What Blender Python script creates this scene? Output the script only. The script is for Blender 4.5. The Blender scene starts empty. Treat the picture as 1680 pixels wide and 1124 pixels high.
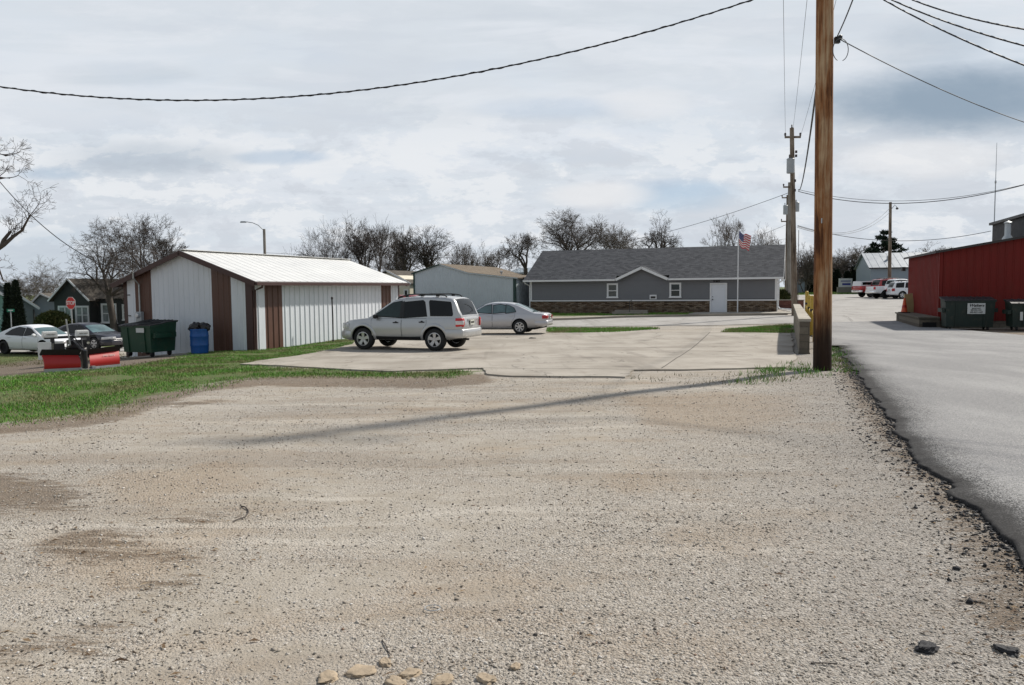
import bpy, bmesh, math, random
import numpy as np
from mathutils import Vector, Matrix, noise as mnoise

scene = bpy.context.scene
COL = scene.collection
R = math.radians
rng = np.random.default_rng(7)
random.seed(7)

# ------------------------------------------------------------------ camera model of the photograph (1680 x 1124)
F_PX, CX, CY, EYE = 1281.0, 840.0, 562.0, 1.7
PITCH = math.atan((562 - 474.64) / F_PX)
ROLL = R(0.53)
_fw = Vector((0, math.cos(PITCH), -math.sin(PITCH)))
_r0 = Vector((1, 0, 0)); _u0 = Vector((0, math.sin(PITCH), math.cos(PITCH)))
_rt = _r0 * math.cos(ROLL) - _u0 * math.sin(ROLL)
_up = _r0 * math.sin(ROLL) + _u0 * math.cos(ROLL)

def ss(x, a, b):
    t = np.clip((np.asarray(x, float) - a) / (b - a), 0, 1)
    return t * t * (3 - 2 * t)

_BY = [0, 16, 20, 25, 30, 36, 42, 58, 72, 85, 110, 160]
_BZ = [0, 0, -.12, -.29, -.36, -.42, -.40, -.28, -.12, 0, .15, .3]
def gz(x, y):
    """height of the ground"""
    x = np.asarray(x, float); y = np.asarray(y, float)
    b = (np.interp(y - 2, _BY, _BZ) + np.interp(y, _BY, _BZ) + np.interp(y + 2, _BY, _BZ)) / 3
    xs = .012 * np.clip(x - 4, 0, 60) * ss(y, 14, 30)
    d1 = -1.0 * ss(-x, 8, 24) * ss(y, 8, 22)
    d2 = -.75 * ss(-x, 8, 26) * ss(y, 40, 60)
    w = .012 * np.sin(1.3 * x + .7 * y) * np.sin(.9 * y - .5 * x) * (1 - ss(y, 18, 30))
    bm = .17 * np.exp(-((x + 5.9) / 1.7) ** 2 - ((y - 31) / 3.4) ** 2)
    return b + xs + d1 + d2 + w + bm

def gnd(x, y, off=0.0):
    return Vector((x, y, float(gz(x, y)) + off))

def ray(px, py):
    return _fw * F_PX + _rt * (px - CX) + _up * (CY - py)

def G(px, py, off=0.0):
    """ground point seen at a pixel of the photograph"""
    d = ray(px, py); z = -.2
    for _ in range(60):
        t = (z - EYE) / d.z
        zn = float(gz(d.x * t, d.y * t)) + off
        z = z * .5 + zn * .5
    t = (z - EYE) / d.z
    return Vector((d.x * t, d.y * t, z))

def PY(px, py, Y):
    d = ray(px, py); t = Y / d.y
    return Vector((d.x * t, Y, EYE + d.z * t))

# ------------------------------------------------------------------ objects
def link(o, parent=None):
    COL.objects.link(o)
    if parent is not None:
        o.parent = parent
    return o

def tag(o, label=None, cat=None, group=None, kind=None):
    if label: o['label'] = label
    if cat: o['category'] = cat
    if group: o['group'] = group
    if kind: o['kind'] = kind
    return o

def thing(name, label, cat, loc=(0, 0, 0), rz=0.0, group=None):
    o = bpy.data.objects.new(name, None)
    o.empty_display_size = .2
    o.location = loc; o.rotation_euler = (0, 0, rz)
    link(o)
    return tag(o, label, cat, group)

def copy_tree(o, parent=None):
    c = o.copy(); COL.objects.link(c)
    if parent is not None: c.parent = parent
    for ch in list(o.children): copy_tree(ch, c)
    return c

class MB:
    """collects shapes and links them as one mesh object"""
    def __init__(s):
        s.v = []; s.f = []; s.m = []; s.mi = 0
    def add(s, vs, fs, mi=None):
        b = len(s.v); s.v.extend([tuple(p) for p in vs])
        k = s.mi if mi is None else mi
        for f in fs:
            s.f.append([b + i for i in f]); s.m.append(k)
        return s
    def box(s, c, d, M=None, mi=None, taper=1.0):
        x, y, z = d[0] / 2, d[1] / 2, d[2] / 2
        vs = [Vector((sx * x * (taper if sz > 0 else 1), sy * y * (taper if sz > 0 else 1), sz * z)) for sz in (-1, 1) for sy in (-1, 1) for sx in (-1, 1)]
        if M is not None: vs = [M @ p for p in vs]
        vs = [p + Vector(c) for p in vs]
        return s.add(vs, [(0, 2, 3, 1), (4, 5, 7, 6), (0, 1, 5, 4), (2, 6, 7, 3), (0, 4, 6, 2), (1, 3, 7, 5)], mi)
    def bar(s, p, q, w, h, mi=None, up=(0, 0, 1)):
        p = Vector(p); q = Vector(q); d = q - p; L = d.length
        if L < 1e-6: return s
        x = d / L; u = Vector(up)
        if abs(x.dot(u)) > .98: u = Vector((1, 0, 0))
        y = u.cross(x).normalized(); z = x.cross(y)
        M = Matrix((x, y, z)).transposed()
        return s.box((p + q) / 2, (L, w, h), M, mi)
    def tube(s, pts, rad, n=8, mi=None, caps=True):
        pts = [Vector(p) for p in pts]; m = len(pts)
        if not hasattr(rad, '__len__'): rad = [rad] * m
        vs = []; ref = None
        for i, p in enumerate(pts):
            t = (pts[min(i + 1, m - 1)] - pts[max(i - 1, 0)])
            if t.length < 1e-9: t = Vector((0, 0, 1))
            t.normalize()
            if ref is None:
                ref = Vector((1, 0, 0)) if abs(t.x) < .8 else Vector((0, 1, 0))
            a = (ref - t * ref.dot(t)).normalized(); b = t.cross(a); ref = a
            for k in range(n):
                an = 2 * math.pi * k / n
                vs.append(p + (a * math.cos(an) + b * math.sin(an)) * rad[i])
        fs = []
        for i in range(m - 1):
            for k in range(n):
                fs.append((i * n + k, i * n + (k + 1) % n, (i + 1) * n + (k + 1) % n, (i + 1) * n + k))
        if caps:
            fs.append(tuple(reversed(range(n)))); fs.append(tuple(range((m - 1) * n, m * n)))
        return s.add(vs, fs, mi)
    def lathe(s, prof, n=24, c=(0, 0, 0), axis='z', mi=None, caps=True):
        """prof: list of (r, h)"""
        vs = []; fs = []
        for r, h in prof:
            for k in range(n):
                a = 2 * math.pi * k / n
                if axis == 'z': p = (r * math.cos(a), r * math.sin(a), h)
                elif axis == 'y': p = (r * math.cos(a), h, r * math.sin(a))
                else: p = (h, r * math.cos(a), r * math.sin(a))
                vs.append(Vector(p) + Vector(c))
        m = len(prof)
        for i in range(m - 1):
            for k in range(n):
                fs.append((i * n + k, i * n + (k + 1) % n, (i + 1) * n + (k + 1) % n, (i + 1) * n + k))
        if caps: fs.append(tuple(reversed(range(n)))); fs.append(tuple(range((m - 1) * n, m * n)))
        return s.add(vs, fs, mi)
    def prism(s, poly, o, ux, uy, depth, mi=None):
        """polygon in the plane (ux, uy) at o, extruded by the vector depth"""
        o = Vector(o); ux = Vector(ux); uy = Vector(uy); d = Vector(depth)
        a = [o + ux * p[0] + uy * p[1] for p in poly]; n = len(a)
        vs = a + [p + d for p in a]
        fs = [tuple(reversed(range(n))), tuple(range(n, 2 * n))]
        for i in range(n):
            j = (i + 1) % n
            fs.append((i, j, n + j, n + i))
        return s.add(vs, fs, mi)
    def quad(s, a, b, c, d, mi=None):
        return s.add([a, b, c, d], [(0, 1, 2, 3)], mi)
    def mesh(s, name, mats, smooth=None):
        me = bpy.data.meshes.new(name)
        me.from_pydata(s.v, [], s.f)
        for m in (mats if isinstance(mats, (list, tuple)) else [mats]): me.materials.append(m)
        me.polygons.foreach_set('material_index', s.m)
        finish(me, smooth)
        return me
    def build(s, name, mats, parent=None, smooth=None, recalc=True):
        me = s.mesh(name, mats, smooth)
        if recalc:
            bm = bmesh.new(); bm.from_mesh(me)
            bmesh.ops.recalc_face_normals(bm, faces=bm.faces)
            bm.to_mesh(me); bm.free()
            finish(me, smooth)
        o = bpy.data.objects.new(name, me)
        return link(o, parent)

    def pieces(s, name, mats, parent=None, smooth=None):
        """one object per separate piece"""
        par = list(range(len(s.v)))
        def find(i):
            while par[i] != i: par[i] = par[par[i]]; i = par[i]
            return i
        for f in s.f:
            for i in f[1:]: par[find(i)] = find(f[0])
        grp = {}
        for k, f in enumerate(s.f): grp.setdefault(find(f[0]), []).append(k)
        for ks in grp.values():
            mb = MB(); mp = {}
            for k in ks:
                for i in s.f[k]:
                    if i not in mp: mp[i] = len(mb.v); mb.v.append(s.v[i])
                mb.f.append([mp[i] for i in s.f[k]]); mb.m.append(s.m[k])
            mb.build(name, mats, parent, smooth)

def finish(me, smooth):
    if smooth is not None:
        me.polygons.foreach_set('use_smooth', [True] * len(me.polygons))
        me.set_sharp_from_angle(angle=R(smooth))
    me.update()

def bulk(name, verts, faces, mat, parent=None, nper=3):
    """fast mesh of many small faces; faces is an int array (m, nper)"""
    me = bpy.data.meshes.new(name)
    verts = np.asarray(verts, np.float32); faces = np.asarray(faces, np.int32)
    me.vertices.add(len(verts)); me.vertices.foreach_set('co', verts.ravel())
    me.loops.add(faces.size); me.loops.foreach_set('vertex_index', faces.ravel())
    me.polygons.add(len(faces))
    me.polygons.foreach_set('loop_start', np.arange(0, faces.size, nper, dtype=np.int32))
    me.update(calc_edges=True); me.validate()
    me.materials.append(mat)
    return link(bpy.data.objects.new(name, me), parent)

def poly_sdf(poly, x, y):
    """signed distance (inside positive) of points to a polygon"""
    P = np.asarray(poly, float); x = np.asarray(x, float); y = np.asarray(y, float)
    best = np.full(x.shape, 1e9); ins = np.zeros(x.shape, bool)
    for i in range(len(P)):
        a = P[i]; b = P[(i + 1) % len(P)]; e = b - a; L2 = max(e @ e, 1e-9)
        t = np.clip(((x - a[0]) * e[0] + (y - a[1]) * e[1]) / L2, 0, 1)
        best = np.minimum(best, np.hypot(x - a[0] - t * e[0], y - a[1] - t * e[1]))
        c = ((a[1] > y) != (b[1] > y))
        with np.errstate(divide='ignore', invalid='ignore'):
            xi = (b[0] - a[0]) * (y - a[1]) / (b[1] - a[1] if b[1] != a[1] else 1e-9) + a[0]
        ins ^= c & (x < xi)
    return np.where(ins, best, -best)

def fbm(x, y, sc=1.0, seed=0, octv=4):
    out = np.empty(len(x))
    for i in range(len(x)):
        out[i] = mnoise.fractal((x[i] * sc + seed * 17.3, y[i] * sc - seed * 9.1, seed * 3.7), 1.0, 2.0, octv)
    return out

def ragged(pts, amp, step, seed=0):
    """closed polygon with its edges resampled and roughened"""
    out = []
    n = len(pts)
    for i in range(n):
        a = Vector(pts[i][:2]); b = Vector(pts[(i + 1) % n][:2]); L = (b - a).length
        k = max(1, int(L / step)); nrm = Vector((-(b - a).y, (b - a).x)).normalized() if L > 1e-6 else Vector((0, 0))
        for j in range(k):
            p = a.lerp(b, j / k)
            q = amp * (mnoise.fractal((p.x * .9, p.y * .9, seed), 1, 2, 4) + .5 * mnoise.noise((p.x * 4, p.y * 4, seed + 5)))
            out.append(tuple(p + nrm * q))
    return out

def sheet(name, poly, off, cell, mat, thick=0.0, kind='structure', parent=None, yband=None):
    """a flat sheet with this outline that follows the ground"""
    bm = bmesh.new()
    vs = [bm.verts.new((p[0], p[1], 0)) for p in poly]
    bm.faces.new(vs)
    xs = [p[0] for p in poly]; ys = [p[1] for p in poly]
    def cut(lo, hi, st, no):
        k = math.ceil(lo / st)
        while k * st < hi:
            co = (k * st, 0, 0) if no[0] else (0, k * st, 0)
            bmesh.ops.bisect_plane(bm, geom=bm.verts[:] + bm.edges[:] + bm.faces[:], plane_co=co, plane_no=no, dist=1e-5)
            k += 1
    cut(min(xs), max(xs), cell, (1, 0, 0)); cut(min(ys), max(ys), cell, (0, 1, 0))
    bmesh.ops.recalc_face_normals(bm, faces=bm.faces)
    if sum(f.normal.z for f in bm.faces) < 0:
        bmesh.ops.reverse_faces(bm, faces=bm.faces)
    if thick:
        be = [e for e in bm.edges if e.is_boundary]
        r = bmesh.ops.extrude_edge_only(bm, edges=be)
        low = {v for v in r['geom'] if isinstance(v, bmesh.types.BMVert)}
    else: low = set()
    for v in bm.verts:
        v.co.z = float(gz(v.co.x, v.co.y)) + off - (thick if v in low else 0)
    bmesh.ops.recalc_face_normals(bm, faces=bm.faces)
    if sum(f.normal.z for f in bm.faces) < 0:
        bmesh.ops.reverse_faces(bm, faces=bm.faces)
    me = bpy.data.meshes.new(name); bm.to_mesh(me); bm.free()
    me.materials.append(mat)
    o = link(bpy.data.objects.new(name, me), parent)
    if kind: o['kind'] = kind
    return o
# ------------------------------------------------------------------ materials
class NT:
    def __init__(s, tree):
        s.t = tree; s.N = tree.nodes; s.L = tree.links
    def node(s, typ, **kw):
        n = s.N.new(typ)
        for k, v in kw.items():
            if k.startswith('_'): continue
            setattr(n, k, v)
        return n
    def put(s, sock, v):
        if hasattr(v, 'is_output') or isinstance(v, bpy.types.NodeSocket): s.L.new(v, sock)
        elif isinstance(v, (tuple, list)) and len(v) == 3 and sock.type == 'RGBA': sock.default_value = (*v, 1)
        else: sock.default_value = v
    def math(s, op, a, b=None, c=None, clamp=False):
        n = s.N.new('ShaderNodeMath'); n.operation = op; n.use_clamp = clamp
        s.put(n.inputs[0], a)
        if b is not None: s.put(n.inputs[1], b)
        if c is not None: s.put(n.inputs[2], c)
        return n.outputs[0]
    def mix(s, f, a, b, mode='MIX'):
        n = s.N.new('ShaderNodeMix'); n.data_type = 'RGBA'; n.blend_type = mode
        s.put(n.inputs[0], f); s.put(n.inputs[6], a); s.put(n.inputs[7], b)
        return n.outputs[2]
    def step(s, x, a, b):
        n = s.N.new('ShaderNodeMapRange'); n.interpolation_type = 'SMOOTHSTEP'
        s.put(n.inputs[0], x); s.put(n.inputs[1], a); s.put(n.inputs[2], b)
        return n.outputs[0]
    def rng(s, x, a, b, c, d):
        n = s.N.new('ShaderNodeMapRange'); s.put(n.inputs[0], x)
        for i, q in enumerate((a, b, c, d)): s.put(n.inputs[i + 1], q)
        return n.outputs[0]
    def obj(s):
        return s.N.new('ShaderNodeTexCoord').outputs['Object']
    def scale(s, vec, sc, loc=(0, 0, 0)):
        n = s.N.new('ShaderNodeMapping'); s.L.new(vec, n.inputs[0])
        n.inputs['Scale'].default_value = sc if hasattr(sc, '__len__') else (sc, sc, sc)
        n.inputs['Location'].default_value = loc
        return n.outputs[0]
    def noise(s, vec, sc=1.0, det=4.0, rough=.55, dist=0.0, col=False):
        n = s.N.new('ShaderNodeTexNoise'); s.L.new(vec, n.inputs['Vector'])
        n.inputs['Scale'].default_value = sc; n.inputs['Detail'].default_value = det
        n.inputs['Roughness'].default_value = rough; n.inputs['Distortion'].default_value = dist
        return n.outputs['Color' if col else 'Fac']
    def voro(s, vec, sc, feat='F1', out='Distance', rnd=1.0):
        n = s.N.new('ShaderNodeTexVoronoi'); n.feature = feat; s.L.new(vec, n.inputs['Vector'])
        n.inputs['Scale'].default_value = sc; n.inputs['Randomness'].default_value = rnd
        return n.outputs[out]
    def ramp(s, x, stops, interp='LINEAR'):
        n = s.N.new('ShaderNodeValToRGB'); s.L.new(x, n.inputs[0]); cr = n.color_ramp; cr.interpolation = interp
        while len(cr.elements) < len(stops): cr.elements.new(.5)
        for e, (p, c) in zip(cr.elements, stops):
            e.position = p; e.color = (*c, 1) if len(c) == 3 else c
        return n.outputs[0]
    def bump(s, h, strength=.3, dist=.01, nrm=None):
        n = s.N.new('ShaderNodeBump'); s.L.new(h, n.inputs['Height'])
        n.inputs['Strength'].default_value = strength; n.inputs['Distance'].default_value = dist
        if nrm is not None: s.L.new(nrm, n.inputs['Normal'])
        return n.outputs[0]
    def sep(s, vec):
        n = s.N.new('ShaderNodeSeparateXYZ'); s.L.new(vec, n.inputs[0]); return n.outputs
    def comb(s, x, y, z=0.0):
        n = s.N.new('ShaderNodeCombineXYZ'); s.put(n.inputs[0], x); s.put(n.inputs[1], y); s.put(n.inputs[2], z)
        return n.outputs[0]
    def attr(s, name, out='Fac'):
        n = s.N.new('ShaderNodeAttribute'); n.attribute_name = name; return n.outputs[out]

def newmat(name):
    m = bpy.data.materials.new(name); m.use_nodes = True
    nt = NT(m.node_tree); p = m.node_tree.nodes['Principled BSDF']
    return m, nt, p

def pm(name, col, rough=.6, metal=0.0, var=.15, vs=3.0, bump=0.0, bs=40.0, coat=0.0, spec=.5, dirt=0.0, stretch=(1, 1, 1)):
    """a plain surface with uneven colour, gloss and fine bumps"""
    m, t, p = newmat(name)
    v = t.scale(t.obj(), stretch)
    n1 = t.noise(v, vs, 5, .6)
    f = t.rng(n1, .3, .7, 1 - var, 1 + var)
    c = t.mix(1.0, (*col,), (1, 1, 1), 'MULTIPLY')
    cc = t.N.new('ShaderNodeVectorMath'); cc.operation = 'SCALE'
    cc.inputs[0].default_value = col; t.L.new(f, cc.inputs['Scale'])
    base = cc.outputs[0]
    if dirt:
        n2 = t.noise(v, vs * 2.7, 6, .65)
        base = t.mix(t.math('MULTIPLY', t.step(n2, .5, .72), dirt), base, (.10, .075, .05))
    t.put(p.inputs['Base Color'], base)
    t.put(p.inputs['Roughness'], t.rng(n1, .3, .7, max(.02, rough - .06), min(1, rough + .08)))
    p.inputs['Metallic'].default_value = metal
    p.inputs['Specular IOR Level'].default_value = spec
    if coat:
        p.inputs['Coat Weight'].default_value = coat; p.inputs['Coat Roughness'].default_value = .06
    if bump:
        t.put(p.inputs['Normal'], t.bump(t.noise(v, bs, 4, .6), bump, .01))
    return m

def mat_gravel():
    m, t, p = newmat('crushed_gravel')
    v = t.obj()
    big = t.noise(t.scale(v, (.35, .5, 1)), 1.0, 6, .6)
    mid = t.noise(v, 2.3, 6, .65)
    fine = t.noise(v, 40, 4, .7)
    # stones at two sizes: tint per cell and relief from the cell edge
    c1 = t.voro(t.scale(v, 1), 55, 'F1', 'Color'); d1 = t.voro(v, 55, 'F1', 'Distance')
    c2 = t.voro(v, 110, 'F1', 'Color'); d2 = t.voro(v, 110, 'F1', 'Distance')
    s1 = t.N.new('ShaderNodeSeparateColor'); t.L.new(c1, s1.inputs[0])
    s2 = t.N.new('ShaderNodeSeparateColor'); t.L.new(c2, s2.inputs[0])
    stone = t.ramp(s1.outputs[0], [(0, (.085, .075, .068)), (.16, (.23, .205, .175)), (.42, (.36, .325, .28)), (.7, (.45, .415, .37)), (.9, (.60, .565, .52)), (1, (.24, .165, .115))])
    stone2 = t.ramp(s2.outputs[1], [(0, (.15, .13, .11)), (.3, (.31, .275, .235)), (.7, (.43, .39, .34)), (1, (.55, .515, .465))])
    st = t.mix(t.step(s2.outputs[2], .35, .65), stone, stone2)
    dust = t.mix(t.step(mid, .35, .7), (.325, .288, .238), (.42, .385, .332))
    # worn dusty areas against loose stone
    loose = t.math('ADD', t.math('MULTIPLY', big, .62), t.math('MULTIPLY', mid, .38))
    loose = t.math('ADD', loose, t.math('MULTIPLY', t.attr('coarse'), .34))
    lf = t.step(loose, .40, .60)
    speck = t.step(s1.outputs[1], t.math('SUBTRACT', .97, t.math('MULTIPLY', lf, .75)), 1.0)
    col = t.mix(t.math('MAXIMUM', t.math('MULTIPLY', lf, .6), speck), dust, st)
    rv = t.N.new('ShaderNodeMapping'); t.L.new(v, rv.inputs[0]); rv.inputs['Rotation'].default_value = (0, 0, .32); rv.inputs['Scale'].default_value = (.16, 1.25, 1)
    trk = t.noise(rv.outputs[0], 1.0, 6, .62, .8)
    col = t.mix(t.math('MULTIPLY', t.step(trk, .53, .63), .5), col, (.53, .49, .43))
    col = t.mix(t.math('MULTIPLY', t.step(trk, .46, .36), .42), col, (.25, .205, .16))
    warm = t.step(t.noise(t.scale(v, (.45, .9, 1), (3, 7, 0)), 1.2, 7, .66), .50, .68)
    warm = t.math('MAXIMUM', t.math('MULTIPLY', warm, .8), t.step(t.math('ADD', t.attr('warm'), t.math('MULTIPLY', t.math('SUBTRACT', mid, .5), 1.6)), .35, .95))
    col = t.mix(t.math('MULTIPLY', warm, .42), col, (.30, .215, .135))
    grey = t.step(t.math('ADD', t.attr('coarse'), t.math('MULTIPLY', t.math('SUBTRACT', mid, .5), .8)), .25, 1.0)
    col = t.mix(t.math('MULTIPLY', grey, .72), col, t.mix(.55, st, (.20, .19, .182)))
    # brown soil and litter where the attribute says so, broken up by noise
    dn = t.math('ADD', t.attr('dirt'), t.math('MULTIPLY', t.math('SUBTRACT', t.noise(t.scale(v, (.9, 4.2, 1)), 2.4, 8, .76), .5), 2.3))
    dm = t.step(dn, .36, .66)
    soil = t.mix(t.step(fine, .35, .65), (.085, .058, .036), (.185, .135, .09))
    col = t.mix(t.math('MULTIPLY', dm, .72), col, soil)
    ln = t.math('ADD', t.attr('lawn'), t.math('MULTIPLY', t.math('SUBTRACT', t.noise(v, 3.0, 6, .7), .5), .9))
    lm = t.step(ln, .4, .7)
    turf = t.mix(t.step(t.noise(v, 9, 5, .7), .36, .58), (.115, .105, .05), (.055, .12, .02))
    turf = t.mix(t.step(fine, .45, .7), turf, (.19, .165, .09))
    col = t.mix(lm, col, turf)
    t.put(p.inputs['Base Color'], col)
    p.inputs['Roughness'].default_value = .93; p.inputs['Specular IOR Level'].default_value = .25
    h = t.math('ADD', t.math('MULTIPLY', d1, -.6), t.math('MULTIPLY', d2, -.35))
    h = t.math('MULTIPLY', h, t.math('ADD', .35, t.math('MULTIPLY', lf, .65)))
    n1 = t.bump(h, .9, .02)
    n2 = t.bump(mid, .5, .05, n1)
    t.put(p.inputs['Normal'], n2)
    return m

def mat_asphalt():
    m, t, p = newmat('worn_asphalt')
    v = t.obj()
    big = t.noise(t.scale(v, (.6, .22, 1)), 1.0, 6, .6)
    fine = t.noise(v, 90, 3, .8)
    c = t.voro(v, 130, 'F1', 'Color'); sc = t.N.new('ShaderNodeSeparateColor'); t.L.new(c, sc.inputs[0])
    base = t.mix(t.step(big, .35, .68), (.215, .214, .215), (.32, .317, .312))
    base = t.mix(t.step(sc.outputs[0], .72, .95), base, (.40, .385, .365))
    base = t.mix(t.step(sc.outputs[1], .78, .97), base, (.10, .10, .105))
    tar = t.math('ADD', t.attr('edge'), t.math('MULTIPLY', t.math('SUBTRACT', t.noise(v, 16, 8, .8), .5), 1.3))
    tar = t.math('ADD', tar, t.math('MULTIPLY', t.math('SUBTRACT', sc.outputs[2], .5), .75))
    base = t.mix(t.math('MULTIPLY', t.step(tar, .35, 1.0), .96), base, (.015, .015, .016))
    base = t.mix(t.math('MULTIPLY', t.step(t.attr('edge'), .72, .9), .8), base, (.017, .016, .016))
    t.put(p.inputs['Base Color'], base)
    p.inputs['Roughness'].default_value = .9; p.inputs['Specular IOR Level'].default_value = .3
    t.put(p.inputs['Normal'], t.bump(t.math('ADD', fine, sc.outputs[2]), .35, .006))
    return m

def mat_concrete(name, c1, c2, stain=(.19, .135, .09), crack=True, bs=60):
    m, t, p = newmat(name)
    v = t.obj()
    big = t.noise(t.scale(v, (.55, .38, .5)), 1.0, 7, .62)
    mid = t.noise(t.scale(v, (1.3, .7, 1)), 1.3, 7, .7)
    fine = t.noise(v, bs, 4, .7)
    col = t.mix(t.step(big, .34, .66), c1, c2)
    col = t.mix(t.math('MULTIPLY', t.step(mid, .55, .8), .5), col, stain)
    col = t.mix(t.math('MULTIPLY', t.step(fine, .5, .75), .22), col, (.12, .11, .1))
    if crack:
        cv = t.N.new('ShaderNodeVectorMath'); cv.operation = 'ADD'
        t.L.new(t.scale(v, (.28, .33, .3)), cv.inputs[0])
        nn = t.N.new('ShaderNodeVectorMath'); nn.operation = 'SCALE'
        t.L.new(t.noise(v, 1.1, 6, .7, 0, True), nn.inputs[0]); nn.inputs['Scale'].default_value = .35
        t.L.new(nn.outputs[0], cv.inputs[1])
        e = t.voro(cv.outputs[0], 1.0, 'DISTANCE_TO_EDGE')
        gate = t.step(t.noise(v, .45, 3, .5), .44, .52)
        ck = t.math('MULTIPLY', t.math('SUBTRACT', 1.0, t.step(e, .002, .007)), gate)
        drip = t.math('MULTIPLY', t.math('SUBTRACT', 1.0, t.step(t.math('ADD', t.voro(v, .55, 'F1', 'Distance'), t.math('MULTIPLY', fine, .12)), .10, .26)), .5)
        col = t.mix(drip, col, (.10, .085, .07))
        tm = t.noise(t.scale(v, (1.5, .09, 1)), 1.6, 5, .6, .4)
        col = t.mix(t.math('MULTIPLY', t.step(tm, .55, .68), .30), col, (.15, .13, .11))
        col = t.mix(t.math('MULTIPLY', ck, .75), col, (.06, .052, .045))
    t.put(p.inputs['Base Color'], col)
    p.inputs['Roughness'].default_value = .9; p.inputs['Specular IOR Level'].default_value = .3
    t.put(p.inputs['Normal'], t.bump(t.math('ADD', fine, t.math('MULTIPLY', mid, 2)), .25, .006))
    return m

def mat_wood_pole(name, dark, mid, pale, seed=0.0, basez=None):
    m, t, p = newmat(name)
    v = t.obj()
    st = t.scale(v, (9, 9, .55), (seed, seed * .7, seed * 1.3))
    n = t.noise(st, 1.0, 7, .62, .6)
    n2 = t.noise(t.scale(v, (40, 40, 1.6), (seed, 0, 0)), 1.0, 5, .65)
    n3 = t.noise(t.scale(v, (2.5, 2.5, 1.1), (seed * 2, 1, 0)), 1.0, 4, .6)
    n4 = t.noise(t.scale(v, (3.5, 3.5, .28), (seed * 5, 2, 3)), 1.0, 6, .65)
    x = t.math('ADD', t.math('ADD', t.math('MULTIPLY', n, .4), t.math('MULTIPLY', n3, .25)), t.math('MULTIPLY', n4, .35))
    c = t.ramp(x, [(.42, dark), (.475, mid), (.525, tuple(a * .5 + b * .5 for a, b in zip(mid, pale))), (.57, pale)])
    c = t.mix(t.math('MULTIPLY', t.step(n2, .5, .68), .5), c, dark)
    if basez is not None:
        z = t.sep(v)[2]
        c = t.mix(t.math('MULTIPLY', t.math('SUBTRACT', 1.0, t.step(t.math('ADD', z, t.math('MULTIPLY', t.math('SUBTRACT', n, .5), 1.2)), basez * .35, basez)), .95), c, (.018, .010, .007))
    t.put(p.inputs['Base Color'], c)
    p.inputs['Roughness'].default_value = .82; p.inputs['Specular IOR Level'].default_value = .25
    t.put(p.inputs['Normal'], t.bump(t.math('ADD', n2, n), .5, .02))
    return m

def mat_rows(name, cols, row, width, mortar, msize=.01, bump=.4, axis='xz', var=.3, rough=.9):
    """courses of brick, block, ledge stone or shingle"""
    m, t, p = newmat(name)
    v = t.obj(); s = t.sep(v)
    a, b = {'xz': (0, 2), 'xy': (0, 1), 'yz': (1, 2)}[axis]
    w = t.comb(s[a], s[b], 0)
    br = t.N.new('ShaderNodeTexBrick'); t.L.new(w, br.inputs['Vector'])
    br.inputs['Scale'].default_value = 1; br.inputs['Row Height'].default_value = row; br.inputs['Brick Width'].default_value = width
    br.inputs['Mortar Size'].default_value = msize; br.inputs['Mortar Smooth'].default_value = .3
    br.inputs['Color1'].default_value = (0, 0, 0, 1); br.inputs['Color2'].default_value = (1, 1, 1, 1); br.inputs['Mortar'].default_value = (.5, .5, .5, 1)
    br.offset_frequency = 2; br.offset = .43
    f = br.outputs['Color']; g = t.math('ADD', t.math('MULTIPLY', f, .75), t.math('MULTIPLY', t.noise(v, 2.2, 5, .7), .25))
    n = len(cols)
    c = t.ramp(g, [(.08 + .84 * i / max(1, n - 1), k) for i, k in enumerate(cols)])
    c = t.mix(t.math('MULTIPLY', t.step(t.noise(v, 14, 5, .7), .42, .7), var), c, tuple(k * .45 for k in cols[0]))
    c = t.mix(br.outputs['Fac'], c, mortar)
    t.put(p.inputs['Base Color'], c); p.inputs['Roughness'].default_value = rough
    p.inputs['Specular IOR Level'].default_value = .25
    h = t.math('SUBTRACT', t.math('ADD', t.math('MULTIPLY', f, .5), t.noise(v, 30, 4, .6)), br.outputs['Fac'])
    t.put(p.inputs['Normal'], t.bump(h, bump, .02))
    return m

def mat_island(name, stops, rough=.8, patch=None, spec=.3, sheen=False):
    """colour drawn per separate piece (stones, blades, needles)"""
    m, t, p = newmat(name)
    g = t.N.new('ShaderNodeNewGeometry')
    c = t.ramp(g.outputs['Random Per Island'], stops)
    if patch:
        col, sc, a, b, k = patch
        c = t.mix(t.math('MULTIPLY', t.step(t.noise(t.obj(), sc, 5, .6), a, b), k), c, col)
    t.put(p.inputs['Base Color'], c); p.inputs['Roughness'].default_value = rough
    p.inputs['Specular IOR Level'].default_value = spec
    return m

def mat_glass(name, col, rough=.04, spec=.9):
    m, t, p = newmat(name)
    n = t.noise(t.obj(), 1.6, 4, .6)
    c = t.mix(t.step(n, .35, .65), col, tuple(k * 1.7 for k in col))
    t.put(p.inputs['Base Color'], c)
    p.inputs['Roughness'].default_value = rough; p.inputs['Specular IOR Level'].default_value = spec
    return m

def paint(name, col, metal=.0, rough=.35, coat=.7, dirt=.25):
    m, t, p = newmat(name)
    v = t.obj(); z = t.sep(v)[2]
    fl = t.noise(v, 260, 2, .5)
    c = t.mix(t.math('MULTIPLY', fl, .35), col, tuple(min(1, k * 1.25) for k in col))
    grime = t.math('MULTIPLY', t.step(t.math('ADD', z, t.math('MULTIPLY', t.noise(v, 5, 5, .7), .35)), .75, .42), dirt)
    c = t.mix(grime, c, (.23, .195, .15))
    t.put(p.inputs['Base Color'], c); p.inputs['Metallic'].default_value = metal
    t.put(p.inputs['Roughness'], t.math('ADD', rough, t.math('MULTIPLY', grime, .5)))
    p.inputs['Coat Weight'].default_value = coat; p.inputs['Coat Roughness'].default_value = .05
    return m

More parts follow.
